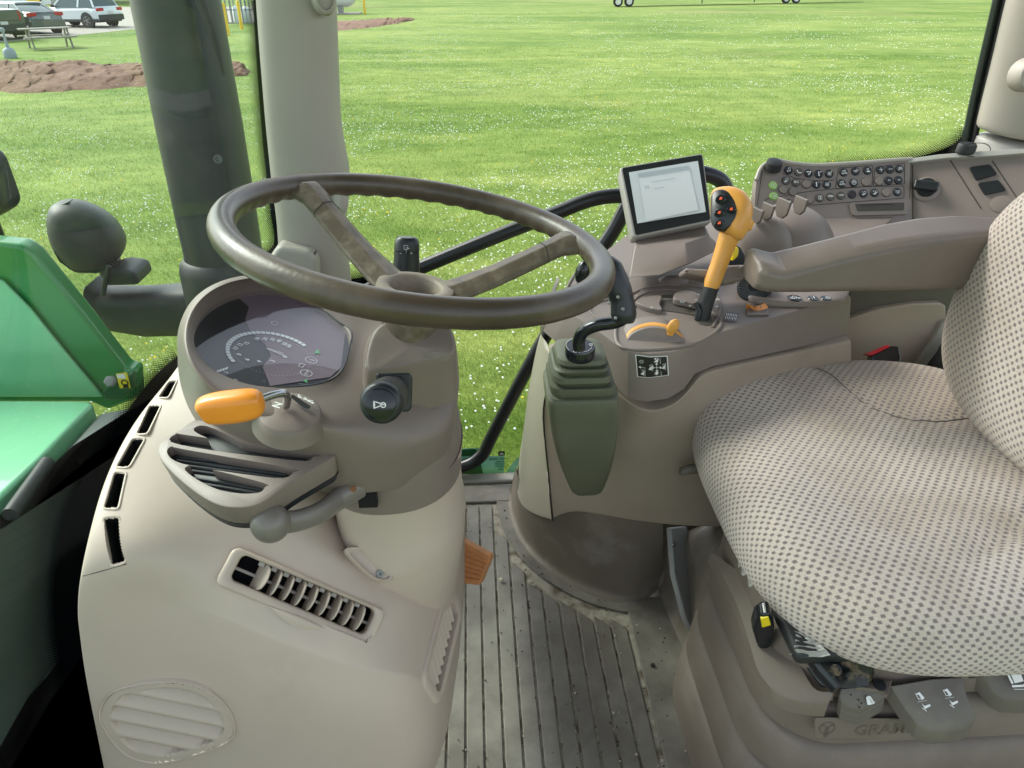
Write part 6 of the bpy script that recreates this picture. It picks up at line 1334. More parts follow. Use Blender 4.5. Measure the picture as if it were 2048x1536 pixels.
MB().lathe([(.026, 0), (.026, .002), (.020, .006), (.001, .006)], f_, FE.n, 36).build('base', TAUPE2, kn); MB().lathe([(.019, .004), (.018, .014), (.001, .014)], f_, FE.n, 32).build('dial', BLACK, kn)
Rk = Matrix((FE.u, FE.v, FE.n)).transposed(); MB().box(f_+FE.n*.017-FE.u*.003, (.046, .020, .016), Rk).build('bar', BLACK, kn, bev=.005, seg=3)
cap = thing('socket_cover', 'black ribbed round cap with a wire loop on the console rear corner', 'cap', V(1928, 305, 'y', 1.46)); MB().lathe([(.017, 0), (.019, .002), (.0185, .016), (.016, .019), (.001, .0195)], V(1929, 306, 'y', 1.455), (0, -.15, 1), 28, sq=(1.0, .8)).build('cap', RUBBER, cap)
MB().tube(cr([V(x, y, 'y', 1.44) for x, y in ((1930, 290), (1950, 286), (1972, 288), (1981, 298), (1975, 310), (1960, 313), (1935, 313))], 5), .0008, 6).build('wire_loop', BLACK, cap); MB().lathe([(.004, 0), (.003, .006), (.0005, .007)], V(1929, 293, 'y', 1.455), (0, 0, 1), 12).build('nipple', BLACK, cap)
# card tray in the console
f_ = FP; q_ = rquad([FP.uv(*q) for q in ((1698, 408), (1812, 404), (1812, 430), (1704, 433))], .005)
ct_ = MB().loft([ring_on(FP, q_, .0), ring_on(FP, q_, .006), ring_on(FP, [((a-q_[0][0])*.94+q_[0][0]+.002, (b-q_[0][1])*.8+q_[0][1]-.001) for a, b in q_], .0062)], False, True).build('card_tray', TAUPE2, cp, sharp=50)
q_ = rquad([FP.uv(*q) for q in ((1706, 410), (1805, 407), (1804, 423), (1712, 425))], .003); MB().loft([ring_on(FP, q_, .0066), ring_on(FP, q_, .0068)]).build('tray_hollow', mat('tray_dark', (.05, .043, .035), .6), ct_, smooth=False)
m = MB(); m.line(FP, [FP.uv(1718, 413), FP.uv(1784, 411)], .0012, .0076); m.build('tray_slot', VOID, ct_, smooth=False)
# raised frames round the button groups
for pts in (((1677, 336), (1746, 331), (1744, 372), (1670, 378)), ((1750, 335), (1809, 326), (1809, 368), (1746, 372)), ((1530, 398), (1610, 384), (1700, 374), (1808, 372), (1808, 396), (1600, 412), (1532, 418))):
    q_ = rquad([FP.uv(*q) for q in pts], .004); MB().tube([FP.p(a, b, .0002) for a, b in q_], .0006, 6, True).build('group_line', SEAM, cp)
MB().tube([FP.p(*FP.uv(x, y), .0002) for x, y in ((1565, 347), (1590, 356), (1632, 362), (1668, 360))], .0006, 6).build('group_line', SEAM, cp)
k_ = FP.hit(1545, 338); MB().lathe([(.0165, 0), (.0165, .010), (.0155, .017), (.012, .019), (.001, .0195)], k_, (FP.n+Vector((0, .4, .6))).normalized(), 32).build('dial', RUBBER, cp)
BT = [(390, 240, 'k', 'note'), (508, 262, 'g', 'phone'), (624, 276, 'k', 'seat'), (744, 282, 'k', 'tplus'), (866, 280, 'k', 'fan+'), (362, 362, 'g', 'work'), (478, 384, 'g', 'gear'), (597, 400, 'o', ''), (716, 406, 'k', 'tminus'), (838, 406, 'k', 'fan-'),
      (328, 465, 'o', ''), (444, 490, 'o', ''), (210, 418, 'G', 'X'), (218, 542, 'G', 'arrow'), (1036, 264, 'k', 'AUTO'), (1173, 252, 'k', 'susp'), (1312, 244, 'k', 'lock'), (1466, 236, 'k', '+'), (1576, 230, 'k', '-'), (1687, 224, 'k', 'mute'),
      (1012, 392, 'k', 'AUTO'), (1150, 384, 'k', 'wheel'), (1292, 376, 'o', ''), (1446, 366, 'o', ''), (1561, 360, 'k', 'prev'), (1674, 356, 'k', 'next'), (152, 660, 'g', 'axle'), (266, 640, 'g', 'axle'), (388, 622, 'g', 'sq'), (508, 600, 'g', 'arr'), (630, 580, 'o', ''), (754, 563, 'g', 'sq2'), (878, 548, 'g', 'iTEC'), (1001, 534, 'g', 'plug'),
      (1134, 522, 'k', 'tri'), (1266, 512, 'k', 'l1'), (1397, 504, 'k', 'l2'), (1530, 499, 'o', ''), (1662, 494, 'k', 'beacon')]
GBT = mat('button_brown', (.07, .062, .052), .4)
bproto = {}
for cx, cy, col, sy in BT:
    px, py = 1510+cx/5.851, 300+cy/5.851; u_, v_ = FP.uv(px, py); r_ = .0086
    if px < 1570 and py > 397: continue
    mt_ = {'k': BLACK, 'g': GBT, 'G': BTNG, 'o': TAUPE2}[col]
    bt = MB().lathe([(r_*1.06, 0), (r_*1.06, .0004), (r_, .0006), (r_, .0022), (r_*.93, .003), (.0002, .0029)], FP.p(u_, v_), FP.n, 28).build('button', mt_, cp, sharp=50)
    if col == 'o': MB().tube([FP.p(u_+r_*1.08*math.cos(k*PI/12), v_+r_*1.08*math.sin(k*PI/12), .0004) for k in range(24)], .0005, 5, True).build('button_gap', SEAM, bt); continue
    m = MB(); o_ = .0034; w = .0007; s_ = .001
    def ln(pts, w_=w, cl=False): m.line(FP, [(u_+a*s_, v_+b*s_) for a, b in pts], w_, o_, cl)
    def ac(a, b, r2, t0=0, t1=360, w_=w): m.arc(FP, u_+a*s_, v_+b*s_, r2*s_, w_, t0, t1, o_, 12)
    def ds(a, b, r2): m.disc(FP, u_+a*s_, v_+b*s_, r2*s_, o_, 10)
    def pl_(pts): m.poly(FP, [(u_+a*s_, v_+b*s_) for a, b in pts], o_)
    if sy == 'note': ln([(-2, -2.5), (-1, 4), (3, 5), (2.4, -1.5)]); ds(-3, -2.8, 1.3); ds(1.4, -1.8, 1.3)
    elif sy == 'phone': ln([(-4, 3), (-2, -1), (1, -2.5), (4, -2.5)], .0014); ds(-3.8, 3, 1.2); ds(4, -2.2, 1.2)
    elif sy == 'seat': ln([(-5, 3), (1, 3)], .0012); ln([(3, 3), (2, -1), (-1, -2), (-1, -4)], .0014); ds(3.5, 3, 1.3); ln([(-4, 1), (-1, 1)])
    elif sy in ('tplus', 'tminus'): ln([(-1, -4), (-1, 4)], .0018); ds(-1, -4, 1.3); ln([(2, 3.5), (5, 3.5)]); (ln([(3.5, 2), (3.5, 5)]) if sy == 'tplus' else None)
    elif sy in ('fan+', 'fan-'):
        for k in range(4): ac(-.5+2.2*math.cos(k*PI/2+.6), -.5+2.2*math.sin(k*PI/2+.6), 1.6)
        ln([(3, 4.2), (5.6, 4.2)]); (ln([(4.3, 3), (4.3, 5.4)]) if sy == 'fan+' else None)
    elif sy == 'work': ac(1, 2, 2.6); ln([(-5, -3.5), (-1, 0)], .0014); ln([(-3, -4), (1, -1)], .0012)
    elif sy == 'gear': ac(-2.5, 1, 2, 0, 360, .0012); ln([(1.5, 2.5), (4.5, 2.5)]); ln([(1.5, .5), (4.5, .5)]); ln([(1.5, -1.5), (4.5, -1.5)])
    elif sy in ('X', 'arrow'): (m.text(FP, 'X', u_, v_, .007, 0, o_) if sy == 'X' else (ln([(-2.5, 0), (2, 0)]), ln([(.5, 2), (2.6, 0), (.5, -2)]))); ac(0, 0, 5.2)
    elif sy == 'AUTO': m.text(FP, 'AUTO', u_, v_-.003, .0044, 0, o_, bold=.03); ac(1.5, 2.5, 1.6); ln([(-4, 2), (0, 2)], .0012)
    elif sy == 'susp': ac(2.5, 1.5, 2.2); ac(-.5, -1, 1.4); ln([(-5, 0), (-1, 0)], .0012)
    elif sy == 'lock': ln([(-4.5, -2.5), (-2, -2.5)]); pl_([(-2, -3.8), (4, -3.8), (4, -1.5), (-2, -1.5)]); ac(0, 2.5, 1.8); ln([(0, -1), (0, 1)])
    elif sy in ('+', '-'): ln([(-4, 0), (4, 0)], .0009); (ln([(0, -4), (0, 4)], .0009) if sy == '+' else None)
    elif sy == 'mute': ac(-1.5, 0, 2.2); ln([(-4, -3.5), (4, 4)]); ln([(-1, 4), (4, -4)]); ac(2, 0, 2.6, -60, 60)
    elif sy == 'wheel': ac(0, 0, 4.8); m.text(FP, '(O)', u_, v_, .0046, 0, o_, bold=.02); ln([(0, 3), (0, 6)])
    elif sy in ('prev', 'next'): k = 1 if sy == 'next' else -1; pl_([(-2*k, -1.2), (.6*k, 0), (-2*k, 1.2)]); ln([(1.8*k, -1.3), (1.8*k, 1.3)], .0009)
    elif sy == 'axle': ln([(-3, -2), (-1.5, 2), (1.5, 2), (3, -2)]); ln([(-2, 2.5), (2, 2.5)], .0012)
    elif sy == 'sq': ln([(-4, -3), (-4, 3.5), (4, 3.5), (4, -3)]); ac(0, .5, 1.8, 0, 360, .0012)
    elif sy == 'arr': pl_([(-2.5, 0), (0, 3), (2.5, 0)])
    elif sy == 'sq2': ln([(-3.5, -3.5), (-3.5, 3.5), (3.5, 3.5), (3.5, -3.5)], w, True); pl_([(-1.6, -1), (1.6, -1), (0, -3.5)]); ln([(0, 3), (0, -1)], .0014)
    elif sy == 'iTEC': m.text(FP, 'iTEC', u_, v_, .0056, 0, o_, bold=.03)
    elif sy == 'plug': ln([(-5, 0), (-1, 0)], .001); ds(-4.5, 0, .9); ln([(-1, -1.4), (3.5, -1.4), (5, 0), (3.5, 1.4), (-1, 1.4)], .0008, True)
    elif sy == 'tri': pass
    elif sy in ('l1', 'l2'): m.text(FP, sy[1], u_-.0033, v_+.003, .004, 0, o_, bold=.03); ac(2, 1.5, 2.4); ln([(-4, -3.5), (0, -.5)], .0012); ln([(-2, -4), (2, -1.5)], .0010)
    elif sy == 'beacon': ln([(-1.6, -3), (-1.6, 2), (1.6, 2), (1.6, -3)]); ln([(-3, -3.2), (3, -3.2)]); ln([(-5, 3), (-3, 1.6)]); ln([(5, 3), (3, 1.6)]); ln([(-5, -1), (-3, -.4)]); ln([(5, -1), (3, -.4)])
    if sy == 'tri': ln([(-3, -2.2), (3, -2.2), (0, 3)], .0006, True); m.build('symbol', mat('dim_red', (.12, .02, .015), .5), bt, smooth=False)
    elif m.v: m.build('symbol', WHITEM, bt, smooth=False)
# ---- encoder pod under the armrest
ep = thing('dial_pod', 'rounded pod with a ribbed black dial and three buttons under the armrest', 'control pod', pt(1560, 590))
q1 = ptc([(1488, 590), (1484, 560), (1498, 535), (1530, 530), (1600, 560), (1690, 575), (1690, 600), (1660, 612), (1560, 614), (1505, 606)], 0, 4)
up_n = PT.n
MB().loft([q1, [q+up_n*.006 for q in q1], [q+(pt(1570, 580)-q)*.04+up_n*.009 for q in q1]]).build('pod_base', TAUPE2, ep, sharp=50)
dc = pt(1508, 574, .017); ax = Vector((-.35, -.75, .55)).normalized(); fD = Fr(dc, ax, (1, 0, 0))
MB().lathe([(.026, -.018), (.026, .004), (.024, .006), (.009, .007), (.001, .007)], dc, ax, 48).build('dial', BLACK, ep, sharp=40)
m = MB()
for k in range(34):
    t = 2*PI*k/34; m.tube([fD.p(.009*math.cos(t), .009*math.sin(t), .0070), fD.p(.024*math.cos(t), .024*math.sin(t), .0062), fD.p(.0265*math.cos(t), .0265*math.sin(t), .002), fD.p(.0265*math.cos(t), .0265*math.sin(t), -.014)], .0009, 4)
m.build('dial_ribs', mat('rib_gloss_grey', (.07, .075, .08), .35), ep)  # ribs lighter than the dial: gloss on their edges put into the colour
for x, y, r_, t_ in ((1589, 598, .0118, 'AUTO'), (1626, 598, .0088, '1'), (1652, 598, .0088, 'lock')):
    u_, v_ = PT.uv(x, y, .009); c = PT.p(u_, v_, .009); MB().lathe([(r_*1.12, 0), (r_*1.12, .001), (r_*1.02, .001)], c, PT.n, 28, cap=False).build('button_ring', TAUPE2, ep)
    bt = MB().lathe([(r_, 0), (r_, .0012), (r_*.9, .002), (.0002, .002)], c, PT.n, 28).build('button', BLACKG, ep); m = MB()
    if t_ == 'AUTO': m.text(PT, 'AUTO', u_, v_-.002, .0062, 0, .0118, bold=.02); m.line(PT, [(u_-.004, v_+.003), (u_, v_+.006), (u_+.004, v_+.003)], .0009, .0118)
    elif t_ == '1': m.text(PT, '1', u_+.001, v_, .009, 0, .0118, bold=.03); m.line(PT, [(u_-.003, v_+.004), (u_-.003, v_-.004)], .0005, .0118)
    else: m.line(PT, [(u_-.001, v_-.003), (u_-.001, v_+.001), (u_+.005, v_+.001), (u_+.005, v_-.003)], .0009, .0118, True); m.arc(PT, u_+.002, v_+.001, .0024, .0008, 0, 180, .0118)
    m.build('button_mark', WHITEM, bt, smooth=False)
orr = thing('orange_rocker', 'small orange rocker switch in front of the ribbed dial', 'switch', pt(1515, 624))
MB().loft([[PT.p(*PT.uv(x, y), h) for x, y in ((1494, 632), (1496, 616), (1535, 617), (1538, 632))] for h in (0, .004)]).build('socket', TAUPE2, orr, bev=.002)
a_, b_ = PT.uv(1498, 627), PT.uv(1534, 627); W3 = b_[0]-a_[0]
MB().loft([[PT.p(a_[0]+W3*t, a_[1]+dy, .0045+.006*(2*t-1)**2) for t in [k/10 for k in range(11)]] for dy in (0, .015)]+[[PT.p(a_[0]+W3*t, a_[1]+dy, .001) for t in [k/10 for k in range(11)]] for dy in (.015, 0)], False, False, False).build('rocker', ORANGE, orr)
MB().poly(PT, [(a_[0]+W3*.25, a_[1]+.006), (a_[0]+W3*.38, a_[1]+.009), (a_[0]+W3*.4, a_[1]+.004)], .0085).poly(PT, [(a_[0]+W3*.62, a_[1]+.007), (a_[0]+W3*.74, a_[1]+.010), (a_[0]+W3*.74, a_[1]+.004)], .0085).build('rocker_symbol', LBLK, orr, smooth=False)
# ---- armrest
ar = thing('armrest', 'long padded taupe armrest above the console beside the seat', 'armrest', (.6, 1.0, .70))
ARM = mat('armrest_skin', (.165, .134, .112), .42, bump=.55, bscale=420, var=.06, vscale=14)
ST = [(1506, 520, 545, 572, .985), (1512, 505, 532, 584, .976), (1530, 500, 538, 590, .968), (1560, 493, 545, 592, .965), (1620, 478, 527, 592, .963), (1700, 457, 505, 590, .962), (1780, 437, 488, 589, .962), (1850, 425, 478, 587, .965), (1920, 420, 470, 586, .972), (1990, 430, 468, 588, .985), (2080, 450, 480, 600, 1.0)]
rg = []
for i, (x, yt, yc, yb, Y) in enumerate(ST):
    pb = V(x, yb, 'y', Y); pc = V(x, yc, 'y', Y+.004); w = .080 if 1 < i else (.03 if i == 0 else .055)
    X_ = pb.x
    zc = pc.z; pk = V(x, yt+9, 'z', zc+.010); Yb = min(max(pk.y, Y+w*.7), Y+.12) if i > 2 else Y+(.045, .06, .07)[i]
    if i > 2: Yb = min(Yb, Y+(.08, .09, .10, .105, .11, .115, .12, .12)[i-3])
    rg.append([Vector((X_, Y+.012, pb.z)), Vector((X_, Y, pb.z+.010)), Vector((X_, Y, zc-.006)), Vector((X_, Y+.014, zc+.004)), Vector((X_, Yb-.010, zc+.012)), Vector((X_, Yb+.004, zc+.003)), Vector((X_, Yb+.002, pb.z))])
MB().loft(rg).build('pad', ARM, ar, bev=.0065, seg=4, ang=24)
# ---- panels behind the armrest, belt buckle
MB().box((.95, 1.30, .60), (.48, .22, .10)).build('rear_shelf', TAUPE2, con, bev=.01)
wp = thing('wheel_arch_panel', 'tan moulded wheel arch panel behind the seat and armrest', 'panel', (.85, 1.2, .3))
Yw2 = 1.16
MB().prism([V(x, y, 'y', Yw2) for x, y in ((1690, 640), (1760, 618), (1830, 607), (1880, 606), (1893, 612), (1893, 650), (1870, 700), (1830, 750), (1760, 900), (1690, 900))], (0, .02, 0)).build('lower_panel', BEIGE2, wp, bev=.004)
MB().prism([V(x, y, 'y', Yw2+.012) for x, y in ((1700, 570), (1960, 570), (1960, 900), (1700, 900))], (0, .02, 0)).build('upper_panel', mat('dark_taupe', (.085, .075, .06), .6), wp)
MB().prism([V(x, y, 'y', Yw2-.01) for x, y in ((1826, 738), (1862, 690), (1885, 645), (1905, 640), (1905, 680), (1885, 715), (1862, 745))], (0, .02, 0)).build('edge_strip', PILLAR, wp, bev=.004)
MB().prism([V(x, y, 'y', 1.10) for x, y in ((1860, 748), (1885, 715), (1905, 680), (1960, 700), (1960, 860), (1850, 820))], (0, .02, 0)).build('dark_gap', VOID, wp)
bk = thing('belt_buckle', 'red and black seat belt buckle behind the seat cushion', 'buckle', V(1770, 715, 'y', 1.10))
FBk = Fr(V(1768, 706, 'y', 1.10), (-.2, -.8, .5), (1, .0, .25))
MB().prism([FBk.hit(x, y) for x, y in ((1742, 712), (1780, 692), (1798, 692), (1803, 716), (1800, 730), (1742, 725))], FBk.n*-.025).build('body', BLACKG, bk, bev=.003)
MB().prism([FBk.hit(x, y, .001) for x, y in ((1730, 708), (1776, 689), (1782, 693), (1744, 712))], FBk.n*-.02).build('release_button', REDG, bk, bev=.002)
# ================================================================ SEAT
def weave():
    m = bpy.data.materials.new('woven_seat_fabric'); m.use_nodes = True; nt = m.node_tree; N = nt.nodes; L = nt.links; b = N['Principled BSDF']
    b.inputs['Roughness'].default_value = .9; b.inputs['Specular IOR Level'].default_value = .15; b.inputs['Sheen Weight'].default_value = .3
    uv = N.new('ShaderNodeUVMap'); g = N.new('ShaderNodeNewGeometry')
    def nz(sc, det, vec=None):
        n = N.new('ShaderNodeTexNoise'); n.inputs['Scale'].default_value = sc; n.inputs['Detail'].default_value = det; L.new(vec or g.outputs['Position'], n.inputs[0]); return n
    wob = nz(60, 2); vm = N.new('ShaderNodeVectorMath'); vm.operation = 'SUBTRACT'; L.new(wob.outputs[1], vm.inputs[0]); vm.inputs[1].default_value = (.5, .5, .5)
    vs = N.new('ShaderNodeVectorMath'); vs.operation = 'MULTIPLY_ADD'; L.new(vm.outputs[0], vs.inputs[0]); vs.inputs[1].default_value = (.0032,)*3; L.new(uv.outputs[0], vs.inputs[2])
    sx = N.new('ShaderNodeSeparateXYZ'); L.new(vs.outputs[0], sx.inputs[0])
    def M(op, a, c=None, d=None):
        n = N.new('ShaderNodeMath'); n.operation = op
        for i, q in enumerate((a, c, d)):
            if q is None: continue
            if isinstance(q, (int, float)): n.inputs[i].default_value = q
            else: L.new(q, n.inputs[i])
        return n.outputs[0]
    u = M('DIVIDE', sx.outputs[0], .0128); v = M('DIVIDE', sx.outputs[1], .0061)
    u = M('ADD', u, M('MULTIPLY', v, .10)); row = M('FLOOR', v); odd = M('MULTIPLY', M('FLOORED_MODULO', row, 2.), .5)
    fu = M('ABSOLUTE', M('SUBTRACT', M('FRACT', M('ADD', u, odd)), .5)); fv = M('ABSOLUTE', M('SUBTRACT', M('FRACT', v), .5))
    def sm(x, lo, hi): 
        n = N.new('ShaderNodeMapRange'); n.interpolation_type = 'SMOOTHSTEP'; n.inputs[1].default_value = lo; n.inputs[2].default_value = hi; n.inputs[3].default_value = 1; n.inputs[4].default_value = 0; L.new(x, n.inputs[0]); return n.outputs[0]
    dark = M('MULTIPLY', sm(fu, .12, .26), sm(fv, .22, .46))
    tu = M('SINE', M('MULTIPLY', sx.outputs[0], 2*PI/.0018)); tv = M('SINE', M('MULTIPLY', sx.outputs[1], 2*PI/.0020))
    thr = M('MULTIPLY', tu, tv); fib = nz(900, 3)
    c0 = N.new('ShaderNodeMix'); c0.data_type = 'RGBA'; st = nz(7, 5); r = N.new('ShaderNodeMapRange'); r.inputs[1].default_value = .45; r.inputs[2].default_value = .72; L.new(st.outputs[0], r.inputs[0]); L.new(r.outputs[0], c0.inputs[0])
    c0.inputs[6].default_value = (.66, .565, .495, 1); c0.inputs[7].default_value = (.50, .40, .31, 1)
    ds = N.new('ShaderNodeVectorMath'); ds.operation = 'DISTANCE'; L.new(g.outputs['Position'], ds.inputs[0]); ds.inputs[1].default_value = (.74, 1.02, .54)
    sn = nz(11, 5); dd = M('ADD', ds.outputs['Value'], M('MULTIPLY', sn.outputs[0], .09)); sr = N.new('ShaderNodeMapRange'); sr.inputs[1].default_value = .16; sr.inputs[2].default_value = .24; sr.inputs[3].default_value = .7; sr.inputs[4].default_value = 0; L.new(dd, sr.inputs[0])
    cs = N.new('ShaderNodeMix'); cs.data_type = 'RGBA'; L.new(sr.outputs[0], cs.inputs[0]); L.new(c0.outputs[2], cs.inputs[6]); cs.inputs[7].default_value = (.43, .34, .23, 1); c0 = cs
    c1 = N.new('ShaderNodeMix'); c1.data_type = 'RGBA'; L.new(dark, c1.inputs[0]); L.new(c0.outputs[2], c1.inputs[6]); c1.inputs[7].default_value = (.235, .19, .178, 1)
    c2 = N.new('ShaderNodeMix'); c2.data_type = 'RGBA'; c2.blend_type = 'MULTIPLY'; c2.inputs[0].default_value = 1; L.new(c1.outputs[2], c2.inputs[6])
    sh = M('MULTIPLY_ADD', thr, .20, M('MULTIPLY_ADD', fib.outputs[0], 1.0, .46)); cb = N.new('ShaderNodeCombineXYZ'); [L.new(sh, cb.inputs[i]) for i in range(3)]; L.new(cb.outputs[0], c2.inputs[7])
    L.new(c2.outputs[2], b.inputs['Base Color'])
    h = M('MULTIPLY_ADD', dark, -1.0, M('MULTIPLY', thr, .35)); bp = N.new('ShaderNodeBump'); bp.inputs['Strength'].default_value = .8; bp.inputs['Distance'].default_value = .0012; L.new(h, bp.inputs['Height']); L.new(bp.outputs[0], b.inputs['Normal'])
    return m
FAB = weave()
st = thing('seat', 'tractor seat in pale woven fabric with dark checks on a rubber bellows base', 'seat', (.6, .8, 0))
def supere(hx, hy, p, n=96):
    o_ = []
    for j in range(n):
        t = 2*PI*j/n; c_, s_ = math.cos(t), math.sin(t); o_.append((hx*abs(c_)**(2/p)*(1 if c_ > 0 else -1), hy*abs(s_)**(2/p)*(1 if s_ > 0 else -1)))
    return o_
def pillow(name, fr, out, prof, disp, mt_, par):  # prof: (k, h) from rim to centre, uv by unrolled length
    n = len(out); rings = []; P_ = []
    pr = cr([Vector((k, h, 0)) for k, h in prof], 4)
    for q in pr: rings.append([[a*q.x, b*q.x, q.y] for a, b in out])
    rings.append([[0, 0, prof[-1][1]]]*n)
    R_ = len(rings); pos = [[None]*n for _ in range(R_)]; uvs = [[None]*n for _ in range(R_)]
    for j in range(n):
        L_ = 0; prev = None
        for i in range(R_-1, -1, -1):
            a, b, h = rings[i][j]; w = fr.p(a, b, h); w = w+disp(w, a, b, h); pos[i][j] = w
            if prev is not None: L_ += (w-prev).length
            prev = w; d = math.hypot(*out[j]); uvs[i][j] = (out[j][0]/d*L_, out[j][1]/d*L_)
    rows = [r_+[r_[0]] for r_ in pos]; uu = [r_+[r_[0]] for r_ in uvs]
    return uvbuild(rows, uu, name, mt_, par)
FS = Fr((.605, .822, .40), (0, 0, 1), (1, 0, 0))
seam_c = [V(x, y, 'z', .538) for x, y in ((1610, 716), (1650, 742), (1700, 778), (1770, 808), (1850, 823), (1930, 822), (2010, 808), (2100, 800))]; seam_c = cr(seam_c, 8)
seam_n = [V(x, y, 'z', .515) for x, y in ((1955, 1120), (1975, 1100), (2010, 1078), (2060, 1060), (2150, 1050))]; seam_n = cr(seam_n, 6)
def dsp(w, a, b, h):
    o_ = Vector((0, 0, 0))
    if h > .06:
        d = min((Vector((w.x-q.x, w.y-q.y))).length for q in seam_c); o_.z -= .006*math.exp(-(d/.013)**2)
        side = w.y > 1.0-0.35*(w.x-.7)
        d2 = min((Vector((w.x-q.x, w.y-q.y))).length for q in seam_n); o_.z -= .010*math.exp(-(d2/.012)**2)
        o_.z += .008*noise.noise(w*5)+.003*noise.noise(w*14)
        if w.y > .93: o_.z += .012*min(1, (w.y-.93)/.08)
    return o_
cu = pillow('cushion', FS, supere(.264, .302, 3.3, 120), [(.90, .005), (.955, .010), (.985, .022), (1.0, .045), (.995, .070), (.97, .092), (.92, .108), (.84, .119), (.7, .126), (.5, .127), (.25, .125), (.06, .124)], dsp, FAB, st)
from mathutils.bvhtree import BVHTree
bvc = BVHTree.FromPolygons([v_.co+WL[cu.name] for v_ in cu.data.vertices], [tuple(p_.vertices) for p_ in cu.data.polygons])
sq_ = [bvc.ray_cast(Vector((q.x, q.y, 1.2)), Vector((0, 0, -1)))[0] for q in seam_c]; sq_ = [q+Vector((0, 0, .0004)) for q in sq_ if q is not None]
MB().tube(sq_, .0009, 6).build('seam', mat('seam_thread', (.14, .13, .11), .9), cu)
FB_ = Fr((.865, .80, .705), (-1, 0, .16), (0, 1, 0))
def dsb(w, a, b, h): return Vector((.004*noise.noise(w*6), 0, 0))
pillow('backrest', FB_, supere(.235, .203, 2.6, 110), [(.90, .005), (.96, .015), (1.0, .045), (.995, .075), (.96, .10), (.89, .120), (.78, .134), (.6, .142), (.35, .144), (.06, .144)], dsb, FAB, st)
# bellows of the suspension
def brr(g, z, r_=.07, x0=.376, y0=.572, x1=.92, y1=.885):
    x0 = x0-g*(1.0 if g < .012 else .9)-.006+.006; y0 = y0-g; x1 = x1+g; y1 = y1+g*.8; w, h = x1-x0, y1-y0; return [Vector(((x0+x1)/2+a, (y0+y1)/2+b, z)) for a, b in rrect(w, h, r_+g, 8)]
pr = [(0.396, -0.03), (0.398, -0.008), (0.392, 0.004), (0.372, 0.008), (0.345, 0.01), (0.34, 0.009), (0.338, -0.002), (0.335, -0.01), (0.332, -0.01), (0.328, 0.004), (0.32, 0.014), (0.28, 0.02), (0.269, 0.02), (0.265, 0.02), (0.263, 0.009), (0.26, 0.001), (0.257, 0.001), (0.253, 0.015), (0.245, 0.025), (0.205, 0.031), (0.194, 0.031), (0.19, 0.031), (0.188, 0.02), (0.185, 0.012), (0.182, 0.012), (0.178, 0.026), (0.17, 0.036), (0.13, 0.042), (0.119, 0.042), (0.115, 0.042), (0.113, 0.031), (0.11, 0.023), (0.107, 0.023), (0.103, 0.037), (0.095, 0.047), (0.055, 0.053), (0.044, 0.053), (-0.01, 0.055)]
bl_ = MB().loft([brr(g, z) for z, g in pr], True, False).build('bellows', BELLOW, st, sharp=50)
MB().box((.62, .80, .405), (.44, .42, .03)).build('seat_pan', BLACK, st, bev=.01)
MB().box((.615, .80, .412), (.50, .475, .02)).build('gap_shade', RUBBER, st, bev=.008)  # near-black slab that paints the shaded gap below the cushion
# raised plastic skirt of the bellows top (left and near side)
sk1 = [V(x, y, 'z', z) for x, y, z in ((1560, 1200, .375), (1580, 1262, .375), (1592, 1310, .372), (1608, 1345, .370), (1632, 1380, .368), (1668, 1384, .368))]
sk2 = [V(x, y, 'z', .352) for x, y in ((1420, 1105), (1470, 1200), (1500, 1290), (1518, 1345), (1560, 1392), (1610, 1408), (1655, 1412))]
a_ = cr(sk1, 6); b_ = cr(sk2, 5); n_ = 26
def rs(P_, n): 
    L_ = [0]
    for i in range(1, len(P_)): L_.append(L_[-1]+(P_[i]-P_[i-1]).length)
    o_ = []
    for k in range(n):
        t = L_[-1]*k/(n-1); i = max(0, min(len(P_)-2, next((j for j in range(len(L_)-1) if L_[j+1] >= t), len(P_)-2))); f_ = (t-L_[i])/max(1e-9, L_[i+1]-L_[i]); o_.append(P_[i].lerp(P_[i+1], f_))
    return o_
a_, b_ = rs(a_, n_), rs(b_, n_)
MB().loft([[q+Vector((.004, .003, -.02)) for q in a_], a_, [p_.lerp(q, .08)+Vector((0, 0, .001)) for p_, q in zip(a_, b_)], [p_.lerp(q, .9)+Vector((0, 0, .002)) for p_, q in zip(a_, b_)], b_, [q+Vector((0, 0, -.02)) for q in b_]], False, False, False).build('top_cover', BELLOW, st, sharp=40)
for pp_ in (((1500, 1345), (1570, 1290)), ((1425, 1105), (1410, 1085))): pass
# dark metal suspension parts seen under the cushion
mt2 = mat('black_metal', (.015, .017, .02), .3, .3, var=.2, vscale=30, dirt=(.22, .16, .08), dscale=28, damt=.8, dlo=.55, dhi=.66)
MB().loft([[V(x, y, 'z', z) for x, y, z in ((1596, 1290, .385), (1700, 1330, .40), (1745, 1350, .40), (1742, 1375, .38), (1690, 1382, .37), (1640, 1378, .365), (1612, 1340, .37))], [V(x, y, 'z', z)+Vector((0, 0, .02)) for x, y, z in ((1600, 1285, .385), (1700, 1325, .40), (1745, 1345, .40), (1742, 1365, .38), (1690, 1370, .37), (1645, 1365, .365), (1622, 1330, .37))]]).build('mechanism', mt2, st, bev=.004)
MB().tube([V(1600, 1270, 'z', .40), V(1650, 1340, 'z', .395), V(1680, 1372, 'z', .39)], .013, 14).build('cross_rod', mt2, st)
for x, y in ((1632, 1302), (1672, 1340)): MB().lathe([(.0065, 0), (.0065, .001), (.0045, .001), (.004, -.001)], V(x, y, 'z', .412), (-.2, -.5, .8), 16).build('rivet_hole', mt2, st)
lb3 = thing('belt_sensor', 'black housing with a square yellow window on the bellows corner', 'switch', V(1528, 1290, 'z', .36))
